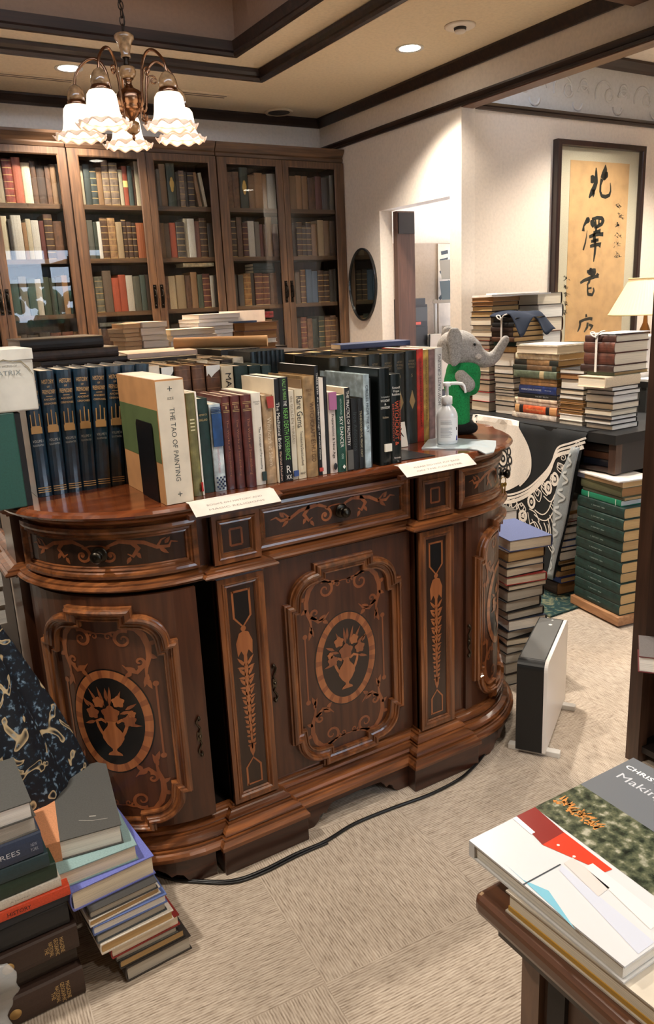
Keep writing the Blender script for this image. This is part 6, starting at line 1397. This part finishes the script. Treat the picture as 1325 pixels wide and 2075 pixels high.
# another pile further back
stack(2.28, 2.50, .0005, -8, [(.05, .24, .2, 'headR', c, p, rnd.uniform(-.006, .006), 0, a) for c, p, a in (('k', 'grey', 0), ('n', 'cream', 2), ('b', 'tan', -2), ('k', 'white', 3), ('g', 'cream', 0), ('d', 'tan', 2), ('k', 'cream', -2), ('b', 'tan', 1), ('k', 'cream', -3), ('g', 'tan', 0), ('k', 'cream', 2))] + [(.055, .25, .2, 'headR', ((70, 66, 60), 'dark taupe'), 'white', 0, 0, -2)], 'pile beside the hanging patterned cloth', 'pile between sideboard and hanging cloth')
# ---- left front piles
NG = ((62, 44, 36), 'brown')
pa = [(.078, .265, .19, 'spine', NG, 'tan', 0, 0, 0, 'brown magazine binder, lowest at the lower left corner'), (.050, .262, .18, 'spine', ((48, 38, 32), 'dark brown'), 'tan', 0, .022, 0, 'dark brown magazine binder between the two lettered ones'), (.066, .265, .19, 'spine', NG, 'tan', .002, 0, .5, 'brown magazine binder, upper one of the two with gilt letters'),
      (.060, .26, .2, 'spine', ((30, 32, 36), 'black'), 'tan', -.004, .012, 0, 'thick black jacketed book above the brown magazine binders'), (.022, .29, .2, 'spine', ((30, 38, 50), 'dark navy'), 'cream', -.01, .004, 1, 'dark navy book directly below the orange spine'), (.026, .27, .2, 'spine', ((206, 74, 42), 'orange red'), 'cream', -.005, .003, -1, 'orange red spine below the white one in the left corner pile'), (.024, .25, .19, 'spine', ((222, 216, 206), 'white'), 'white', .0, .004, 0, 'white spine between orange and dark green in the corner pile'),
      (.040, .245, .19, 'spine', ((34, 56, 44), 'dark green'), 'cream', 0, .004, 1, 'dark green book in the left corner pile'), (.036, .23, .19, 'spine', ((40, 66, 74), 'dark teal'), 'cream', .002, .006, -1, 'dark teal book in the left corner pile'), (.058, .22, .17, 'spine', ((52, 66, 94), 'slate navy'), 'cream', .004, .004, 0, 'slate navy book reading TREES in the left corner pile'), (.040, .25, .18, 'fore', ((104, 102, 98), 'grey'), 'grey', -.03, .006, 1, 'grey book with page edges below the top of the corner pile'), (.042, .26, .21, 'fore', ((88, 88, 86), 'dark grey'), 'white', -.045, .006, -1, 'dark grey book, topmost in the left corner pile')]
pb_, za = stack(-.035, 1.592, .0005, 1, pa, '', 'books in the left corner pile', kind='cloth')
GILT2 = plain((206, 176, 120), .45, .3)
def ng(b, w):
    h = .265; y = .006-w*.35*.35-.0009
    # lettering runs across the spine (down in the picture): lines stacked along its length, first line nearest the right end
    for t, z, L in (('THE', .060, .020), ('NATIONAL', .050, .044), ('GEOGRAPHIC', .038, .052), ('MAGAZINE', .026, .046)):
        text_mesh(t, GILT2, b, Matrix(((-1, 0, 0, w/2), (0, 0, -1, y), (0, -1, 0, z+.012), (0, 0, 0, 1))), L*w/.075, .009, 'spine_title')
    MB().lathe([(0, 0), (.013, 0), (.013, .0006), (0, .0006)], 22, M=Matrix(((1, 0, 0, w/2), (0, 0, -1, y+.0006), (0, 1, 0, .155), (0, 0, 0, 1)))).build('gilt_seal', plain((186, 150, 92), .45, .3), b)
ng(pb_[0], .0774); ng(pb_[2], .0654)
spine_text(pb_[9], 'TREES', .0574, .22, .075, .055, .012, plain((206, 212, 222), .5), down=True); spine_text(pb_[9], 'NEW\nYORK', .0574, .22, .018, .016, .02, plain((170, 178, 196), .5), down=True)
spine_text(pb_[5], 'HISTORY', .0254, .27, .11, .05, .010, plain((60, 26, 26), .5), down=True); spine_text(pb_[6], 'A Journal', .0234, .25, .09, .04, .005, plain((150, 140, 130), .5), down=True)
# clear plastic wrap hanging over the binders
wp = MB().grid(6, 22, lambda a, b: Vector((.035+.045*a-.012*b+.012*sin(7*b)+.004*sin(30*b+5*a), 1.582-.02*sin(3*b)-.012*a-.012*sin(b*9), .195*(1-b)+.002)))
m_, nt, b_, o_ = new_mat('clear plastic wrap'); b_.inputs['Base Color'].default_value = rgba((214, 218, 220)); b_.inputs['Roughness'].default_value = .18; b_.inputs['Alpha'].default_value = .32
o = wp.build('plastic_wrap', m_, fix=False); so = o.modifiers.new('solid', 'SOLIDIFY'); so.thickness = .0015; tag(o, 'crinkled clear plastic wrap over the brown magazine binders', 'plastic wrap')
# pile with the orange and grey book on top
B = [(.040, .26, .172, 'head', ((60, 54, 50), 'dark'), 'grey', .006, 0, 2), (.024, .255, .172, 'head', ((48, 44, 42), 'dark'), 'tan', -.006, .004, 2), (.018, .25, .16, 'head', ((90, 90, 86), 'grey'), 'grey', -.012, .006, 1), (.030, .26, .178, 'head', ((134, 42, 38), 'red'), 'cream', -.022, .0, 3), (.028, .26, .185, 'head', ((224, 216, 204), 'white'), 'tan', -.045, -.006, 2), (.024, .26, .178, 'head', ((70, 76, 80), 'slate'), 'grey', -.05, 0, 3), (.024, .25, .185, 'head', ((90, 110, 166), 'mid blue'), 'white', -.055, .002, 1), (.018, .25, .18, 'head', ((214, 208, 200), 'white'), 'tan', -.06, .004, 4), (.020, .25, .17, 'head', ((70, 70, 70), 'dark grey'), 'grey', -.056, .008, 2),
     (.052, .315, .205, 'head', ((112, 120, 196), 'lavender blue'), 'cream', -.085, .03, 3, 'lavender blue hardback, third from top of the pile beside the open door'), (.042, .31, .195, 'head', ((142, 172, 174), 'pale teal'), 'cream', -.110, .055, -2, 'pale teal hardback directly below the orange and grey book'), (.052, .30, .192, 'head', ((84, 84, 82), 'dark grey'), 'white', -.128, .105, -10, 'dark grey book with orange spine cloth, topmost beside the open door')]
bb, zbp = stack(.312, 1.571, .0005, 1, B, 'leaning pile beside the open door', 'leaning pile beside the open door')
ob = bb[-1]; w = .0514
MB().box(-.0004, w+.0004, -.0045, .052, -.0003, .3003).build('spine_cloth', plain((200, 138, 98), .75, kind='cloth'), ob)['label'] = 'orange spine cloth'
dg_ = MB(); fq = lambda u, v, h: Vector((-.0006-h, u, v)); dg_.ribbon([(.10, .24), (.13, .255), (.165, .262)], .0016, fq); dg_.ribbon([(.125, .235), (.14, .24)], .004, fq); part_o = dg_.build('stamped_mark', plain((176, 172, 164), .5), ob, fix=False)
# draped floral fabric behind the piles
FM, nt, b_, o_ = new_mat('dark floral fabric')
N = nt.nodes.new; Lk = nt.links.new
tc = N('ShaderNodeTexCoord'); n1 = N('ShaderNodeTexNoise'); n1.inputs['Scale'].default_value = 75; n1.inputs['Detail'].default_value = 2; Lk(tc.outputs['Object'], n1.inputs[0])
r1 = N('ShaderNodeValToRGB'); e = r1.color_ramp.elements; e[0].position = .54; e[0].color = rgba((10, 16, 26)); e[1].position = .70; e[1].color = rgba((126, 150, 168)); q_ = e.new(.60); q_.color = rgba((26, 48, 66)); Lk(n1.outputs['Fac'], r1.inputs[0])
n2 = N('ShaderNodeTexNoise'); n2.inputs['Scale'].default_value = 11; n2.inputs['Detail'].default_value = 1; n2.inputs['Distortion'].default_value = 1.8; Lk(tc.outputs['Object'], n2.inputs[0])
r2_ = N('ShaderNodeValToRGB'); e = r2_.color_ramp.elements; e[0].position = .575; e[0].color = (0, 0, 0, 1); e[1].position = .66; e[1].color = (0, 0, 0, 1)
for p_ in (.59, .605): q_ = e.new(p_); q_.color = (1, 1, 1, 1)
Lk(n2.outputs['Fac'], r2_.inputs[0])
mxn = N('ShaderNodeMix'); mxn.data_type = 'RGBA'; Lk(r2_.outputs[0], mxn.inputs['Factor']); Lk(r1.outputs[0], mxn.inputs['A']); mxn.inputs['B'].default_value = rgba((206, 182, 140)); Lk(mxn.outputs['Result'], b_.inputs['Base Color']); b_.inputs['Roughness'].default_value = .7
def heap(a, b):
    t = 2*PI*a; z = .33+.80*b**.85
    k = 1-b; rx = .12+.36*k**.6; ry = .06+.11*k
    fold = 1+.08*sin(9*t+3*b)+.07*sin(5*t-4*b+1)+.04*sin(17*t+6*b)*k; fold = 1+(fold-1)*(1-.6*max(0, cos(t)))
    zz = z+.03*sin(4*t)*k*k-(.05*max(0, cos(t+.5))*k*k)
    return Vector((rx*cos(t)*fold, ry*sin(t)*fold, zz))
fm = MB().grid(90, 28, heap, wrap=True); n_ = len(fm.v)
o = fm.build('floral_fabric', FM, fix=False); o.location = (-.12, 1.93, 0); so = o.modifiers.new('solid', 'SOLIDIFY'); so.thickness = .005; tag(o, 'dark blue floral fabric heaped over a stand left of the sideboard', 'fabric')
st = thing('stool', (-.12, 1.93, 0), 'dark stool hidden under the heaped floral fabric', 'stool')
part('seat', MB().box(-.22, -.02, 1.88, 1.98, .96, 1.0), W_DK, st)
for sx in (-.21, -.05):
    for sy in (1.89, 1.955): part('leg', MB().box(sx, sx+.02, sy, sy+.02, 0, .96), W_DK, st)
# white papers seen left of the sideboard
o = slab(.05, .258, 2.42, 2.60, 0, .64, W_DK, 'crate', 'dark crate standing at the left behind the floral fabric', 'crate')
for k in range(4):
    zz = .6405+.061*k; book(lie_matrix((.055+.002*k, 2.43, zz), rad(2-1.3*k), 'fore', .06, .236, .15), .06, .236, .15, (220, 212, 200), 'white paper bundle, '+ORD[4-k]+' from top beside the left end of the sideboard', 'white bundles left of the sideboard', page='white', hard=False, kind='paper', name='paper_bundle', cat='paper')
# ---- shelf unit at the right edge (opens to the left)
su = thing('shelf_unit', (2.25, 1.0, 0), 'tall dark wooden shelf unit at the right edge of the picture', 'shelf')
SW = wood((58, 40, 31), (86, 62, 49), 'z', .45, .15)
part('post', MB().box(2.042, 2.085, 1.462, 1.51, 0, 2.1), SW, su); part('post', MB().box(2.042, 2.085, .30, .345, 0, 2.1), SW, su)
part('side_panel', MB().box(2.085, 2.45, 1.485, 1.505, 0, 2.1), SW, su); part('back_panel', MB().box(2.45, 2.465, .30, 1.505, 0, 2.1), W_DK, su)
for z in (.06, .42, .90, 1.35, 2.08): part('shelf', MB().box(2.06, 2.45, .345, 1.485, z-.022, z), W_DK, su)
b = book(lie_matrix((1.895, 1.375, .4205), rad(-52), 'headR', .052, .16, .30), .052, .16, .30, (98, 34, 38), 'grey boxed book with maroon lining sticking out of the right shelf', None, page='white')
MB().box(-.0005+.052, .0526, .001, .299, .001, .159).build('grey_cover_side', plain((104, 98, 96), .6, kind='cloth'), b)['label'] = 'grey upper cover'
b = book(lie_matrix((1.90, 1.40, .4755), 0, 'head', .05, .25, .30), .05, .25, .30, (60, 30, 32), 'x', None) if False else b
# ---- display table at the lower right, with art books
dt = thing('display_table', (1.0, .4, 0), 'brown wooden display cabinet top at the lower right corner', 'table')
part('table_top', MB().box(.617, 1.5, -.25, .688, .715, .75), wood((74, 44, 28), (112, 70, 44), 'y', .3, .4), dt); bevel(dt.children[0], .012, 3)
part('edge_band', MB().box(.6165, .6185, -.25, .60, .7165, .7485) if False else MB().box(.64, 1.48, -.2, .66, .685, .715), wood((40, 28, 22), (60, 44, 34), 'y', .4, .2), dt)
PW = wood((96, 70, 54), (126, 94, 74), 'z', .45, .15)
for yy in (.612, .05): part('stile', MB().box(.672, .70, yy, yy+.033, 0, .685), PW, dt)
part('stile', MB().box(1.42, 1.45, .612, .645, 0, .685), PW, dt); part('stile', MB().box(1.42, 1.45, .05, .083, 0, .685), PW, dt)
part('side_panel', MB().box(.684, .694, .083, .612, 0.02, .685), wood((92, 68, 54), (112, 84, 66), 'z', .5, .1), dt); part('rail', MB().box(.676, .684, .57, .60, .0, .685), W_DK, dt)
part('far_panel', MB().box(.70, 1.42, .625, .635, .02, .685), PW, dt)
# pale book below
b2 = book(lie_matrix((.628, .635, .7505), rad(-88), 'fore', .034, .30, .26), .034, .30, .26, (206, 196, 180), 'cream boxed book with yellow lining under the big garden book', None, page='cream', kind='paper')
MB().box(.003, .010, .252, .2575, .003, .297).build('lining', plain((196, 150, 60), .5), b2)['label'] = 'yellow lining'
b3 = book(lie_matrix((.70, .26, .7505), rad(-3), 'head', .036, .26, .22), .036, .26, .22, (206, 208, 206), 'white and teal picture book at the bottom right corner', None, page='white', kind='paper')
pm3 = MB(); f3 = lambda u, v, h: Vector((-.0004-h, u, v)); pm3.poly([(.005, .20), (.215, .20), (.215, .257), (.005, .257)], f3); o = pm3.build('teal_strip', plain((90, 160, 164), .4), b3, fix=False)
pm3 = MB(); pm3.poly([(.05+.035*cos(2*PI*i/14), .13+.028*sin(2*PI*i/14)) for i in range(14)], f3); pm3.build('copper_picture', plain((150, 88, 60), .4), b3, fix=False)
# the big garden book
gx0, gx1, gy0, gy1, gz = .633, .985, .452, .713, .785
gb_ = thing('art_book', (gx0, gy0, gz), 'large glossy garden book with red wall and hedge picture, lower right', 'book')
part('page_block', MB().box(gx0+.003, gx1-.003, gy0+.004, gy1-.004, gz+.003, gz+.022), PILEP((228, 222, 210)), gb_)
bd = MB(); bd.box(gx0, gx1, gy0, gy1, gz, gz+.0028); part('back_board', bd, plain((214, 214, 214), .25, coat=.5), gb_)
part('front_cover', MB().box(gx0, gx1, gy0, gy1, gz+.0222, gz+.025), plain((204, 206, 210), .25, coat=.4), gb_, 'white glossy cover'); part('spine', MB().box(gx0, gx0+.003, gy0+.25, gy1, gz+.0028, gz+.0222), plain((206, 206, 206), .25), gb_)
zc_ = gz+.0251; fg = lambda u, v, h: Vector((u, v, zc_+h))
def cov(name, P, mat, h): return part(name, MB().poly(P, fg, h), mat, gb_, fix=False)
HEDGE, nt, b_, o_ = new_mat('printed hedge'); noise_ramp(nt, b_, [(20, 26, 22), (58, 66, 52), (96, 100, 78), (170, 168, 150)], nscale=70, detail=6); b_.inputs['Roughness'].default_value = .2; b_.inputs['Coat Weight'].default_value = .6
gl = lambda c: plain(c, .2, coat=.6)
cov('title_band', [(.860, gy1), (gx1, gy1), (gx1, gy0), (.852, gy0)], gl((108, 112, 118)), .0002)
cov('hedge_picture', [(.761, gy1), (.860, gy1), (.852, gy0), (.750, gy0)], HEDGE, .0002)
cov('red_wall', [(.723, gy1), (.762, gy1), (.753, .649), (.709, .648)], gl((132, 44, 40)), .0003); cov('orange_red_wall', [(.709, .648), (.753, .649), (.748, .562), (.736, .564)], gl((206, 62, 40)), .0004)
cov('pool', [(.641, .664), (.6385, .614), (.651, .582), (.629, .519), (.6345, .56)], gl((120, 182, 204)), .0003); cov('shadow_line', [(.632, .609), (.70, .608), (.70, .606), (.632, .607)], gl((60, 66, 74)), .0004)
og = MB(); q = random.Random(4)
for i in range(46):
    u = .800+q.uniform(-.009, .007); v = .708-.078*i/45; d = Vector((q.uniform(.004, .016), q.uniform(-.008, .004))); og.ribbon([(u, v), (u+d.x, v+d.y)], [.004, .001], fg, .0004)
part('orange_grass', og, gl((206, 140, 76)), gb_, fix=False)
for k, P in enumerate(([(.705, .606), (.723, .607), (.718, .542), (.694, .54)], [(.722, .586), (.736, .584), (.730, .47), (.702, .47)])): cov('white_block', P, gl((206, 200, 198)) if k == 0 else gl((226, 222, 220)), .0005)
cov('white_wall', [(.716, gy1), (.724, .712), (.720, .672), (.712, .672)], gl((236, 236, 238)), .0006); cov('grey_wall', [(.690, .600), (.700, .606), (.690, .455), (.660, .455)], gl((196, 202, 218)), .0003)
for v in (.635, .607, .577): part('white_dot', MB().poly([(.726+.0022*cos(i*PI/5), v+.0022*sin(i*PI/5)) for i in range(10)], fg, .0006), gl((236, 220, 214)), gb_, fix=False)
Mt = lambda u, v: Matrix(((0, 1, 0, u-gx0), (-1, 0, 0, v-gy0), (0, 0, 1, zc_+.0004-gz), (0, 0, 0, 1)))
text_mesh('CHRISTOPHER', plain((224, 226, 230), .4), gb_, Mt(.957, .645), .118, .0105, 'cover_lettering', bold=.02); text_mesh('Making the', plain((186, 190, 198), .4), gb_, Mt(.925, .630), .130, .022, 'cover_lettering')
# ---- the room behind the doorway
dp = thing('sliding_door', (3.30, 4.36, 0), 'dark brown wooden door edge inside the doorway', 'door')
part('door_leaf', MB().box(3.232, 3.375, 4.352, 4.395, 0, 2.10), wood((72, 46, 36), (98, 66, 52), 'z', .45, .15), dp); part('upper_bracket', MB().box(3.24, 3.37, 4.345, 4.352, 1.96, 2.09), plain((40, 34, 32), .5), dp)
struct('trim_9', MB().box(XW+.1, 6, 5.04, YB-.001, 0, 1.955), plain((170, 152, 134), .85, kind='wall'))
struct('ceiling_back_room', MB().box(XW+.1, 6, YF+.1, YB, 2.5, 2.56), CEILC)
au = thing('stereo_rack', (3.74, 4.86, 0), 'black rack of small machines behind the doorway', 'rack')
part('rack', MB().box(3.62, 3.80, 4.76, 4.98, 0, 1.50), plain((20, 20, 22), .4), au)
for k, z in enumerate((1.10, 1.24, 1.38)): part('machine', MB().box(3.625, 3.795, 4.752, 4.76, z, z+.10), plain([(46, 48, 52), (24, 26, 30), (60, 62, 64)][k], .35), au)
part('red_label', MB().box(3.65, 3.73, 4.749, 4.752, 1.355, 1.375), plain((190, 72, 52), .5), au); part('turntable', MB().box(3.63, 3.79, 4.77, 4.97, 1.50, 1.545), plain((40, 40, 42), .4), au)
ws = thing('wire_shelf', (4.2, 4.82, 0), 'white wire shelf with baskets behind the doorway', 'shelf')
for z in (.5, 1.0, 1.50): part('shelf', MB().box(4.03, 4.5, 4.70, 4.98, z, z+.025), plain((214, 208, 200), .5), ws)
for xx in (4.035, 4.475):
    for yy in (4.705, 4.955): part('post', MB().box(xx, xx+.02, yy, yy+.02, 0, 1.53), plain((200, 196, 190), .4), ws)
for k, (z, c, l) in enumerate(((1.5255, (130, 150, 164), 'grey blue plastic basket on the wire shelf behind the doorway'), (1.68, (206, 206, 200), 'white plastic basket stacked on the grey blue one'))):
    bk = MB(); x0, x1, y0, y1 = 4.06, 4.30, 4.74, 4.93; h = .14; g = .012
    vs = [(x0+g, y0+g, z), (x1-g, y0+g, z), (x1-g, y1-g, z), (x0+g, y1-g, z), (x0, y0, z+h), (x1, y0, z+h), (x1, y1, z+h), (x0, y1, z+h)]
    bk.add(vs, [(0, 3, 2, 1), (0, 1, 5, 4), (1, 2, 6, 5), (2, 3, 7, 6), (3, 0, 4, 7)])
    o = bk.build('basket', plain(c, .5), fix=False); so = o.modifiers.new('solid', 'SOLIDIFY'); so.thickness = .004; tag(o, l, 'basket')
for k in range(3): slab(4.07+.13*k, 4.18+.13*k, 4.74, 4.92, 1.0255, 1.0255+.30+.05*(k % 2), plain([(226, 220, 210), (190, 160, 130), (230, 226, 220)][k], .6, kind='paper'), 'file_box', ['white', 'tan', 'pale'][k]+' file box on the middle wire shelf behind the doorway', 'box')
for k in range(3):
    o = MB().box(-.008, .008, -.10, .10, 0, .42).build('frame_board', plain([(214, 206, 196), (60, 58, 56), (226, 220, 212)][k], .5)); o.location = (3.90+.012*k, 4.72+.034*k, .86); o.rotation_euler = (0, rad(-6), rad(70)); tag(o, ['white', 'dark', 'pale'][k]+' framed board leaning behind the doorway', 'board')
slab(3.82, 4.02, 4.62, 4.98, 0, .859, W_DK, 'low_chest', 'dark low chest behind the doorway under the leaning boards', 'chest')
bn = thing('hanging_banner', (4.35, 5.03, 1.7), 'pale hanging banner with black brush writing behind the doorway', 'banner')
part('sheet', MB().box(4.13, 4.6, 5.03, 5.036, 1.2, 1.95), plain((206, 190, 170), .8, kind='paper'), bn)
bm = MB(); fb = lambda u, v, h: Vector((4.19+u, 5.0295-h, 1.86+v))
for P in ([(-.03, .02), (.04, .03)], [(-.04, -.04), (.03, -.02), (.0, -.10), (-.04, -.13)], [(.03, -.05), (.04, -.15)], [(-.03, -.22), (.05, -.2)], [(0, -.2), (-.02, -.30), (-.05, -.33)], [(.03, -.24), (.04, -.32)]): bm.ribbon(P, .028, fb)
part('brush_writing', bm, INK, bn, fix=False)
# the smallest and hidden books are gathered into one object
OUT = [0,9,10,20,21,31,32,33,34,35,36,37,38,39,48,50,61,70,71,72,73,74,75,76,77,78,79,80,85,89,99,100,107,108,109,110,111,112,113,114,115,116,117,125,131,135,136,139,144,145,146,147,148,149,150,151,152,160,161,169,177,178,179,181,182,186,188,189,190,191,192,193,225,239,247,249,250,251,252,253,254,256,257,258,259,260,261,262,263,264,265,266,267,268,269,273,274,277,278,279,280,281,282,283,284,285,286,287,288,289,293,294,295,296,297,298,299,300,301,302,303,304,306,313,314,315,316,317,320,323,324,329,330,331,332,333,334,339,340,341,342,343,344,358,360,361,362,363,364,365,369,404,405,406,408,409,410,411,412,413,414,415,416,433,434,435,436,437,438,439,440,441,442,443,471]
big = MB(); mats_ = []
bpy.context.view_layer.update()
for i in OUT:
    rt = BOOKS[i]
    for ch in list(rt.children):
        M = ch.matrix_world; me = ch.data; mt = me.materials[0]
        if mt not in mats_: mats_.append(mt)
        big.add([M @ v.co for v in me.vertices], [list(p.vertices) for p in me.polygons], mats_.index(mt))
        bpy.data.objects.remove(ch)
    bpy.data.objects.remove(rt)
if OUT: tag(big.build('small_books', mats_, fix=False), 'small and partly hidden books filling the gaps of shelves and stacks', 'books', kind='stuff')
# ---------------------------------------------------------------- camera and light
sc = bpy.context.scene
cam = bpy.data.cameras.new('camera'); co = bpy.data.objects.new('camera', cam); C.objects.link(co)
cam.sensor_fit = 'VERTICAL'; cam.sensor_height = 36; cam.lens = 36*1578.73/2075
R = Matrix(((.85144966, -.52247287, -.04533844), (-.17347352, -.19900364, -.96452293), (.49491455, .82910774, -.26007679)))
# camera axes: x right, y up, z back
rx, ry, rz = Vector(R[0]), -Vector(R[1]), -Vector(R[2])
co.matrix_world = Matrix(((rx.x, ry.x, rz.x, 0), (rx.y, ry.y, rz.y, 0), (rx.z, ry.z, rz.z, 1.55), (0, 0, 0, 1)))
cam.clip_start = .02
sc.camera = co
wd = bpy.data.worlds.new('daylight'); sc.world = wd; wd.use_nodes = True
bg = wd.node_tree.nodes['Background']; bg.inputs[0].default_value = rgba((215, 230, 255)); bg.inputs[1].default_value = 9.0
downlight(2.74, 3.55, ZS, 'bright recessed downlight in the soffit near the smoke detector', 105)
downlight(1.26, 4.51, ZS, 'bright recessed downlight seen just behind the chandelier', 95)
for x, y, z, p, a, t in ((-.45, 1.75, 2.80, 105, 80, (.3, 1.35, 0)), (.9, .9, 2.80, 48, 120, None), (2.1, 2.6, ZS, 130, 90, (2.2, 1.7, 0)), (1.7, .2, 2.80, 48, 100, (1.0, .5, .8)), (-.4, 4.51, ZS, 90, 115, None), (.9, -1.2, 2.80, 60, 115, None),  # unseen lamps; the one along the bookcases is added to brighten the ceiling
                         (4.1, 2.9, 2.91, 110, 115, None), (4.9, 2.6, 2.91, 80, 115, None), (4.2, 1.2, 2.80, 60, 115, None), (3.9, 4.4, 2.5, 14, 115, None)):
    downlight(x, y, z, 'unseen recessed downlight assumed in the ceiling outside the picture' if y != 2.6 and x != 2.74 else 'recessed downlight in the soffit hidden above the frame', p, a, tgt=t)
v = sc.view_settings; v.view_transform = 'Standard'; v.look = 'None'; v.gamma = 1; v.exposure = .85
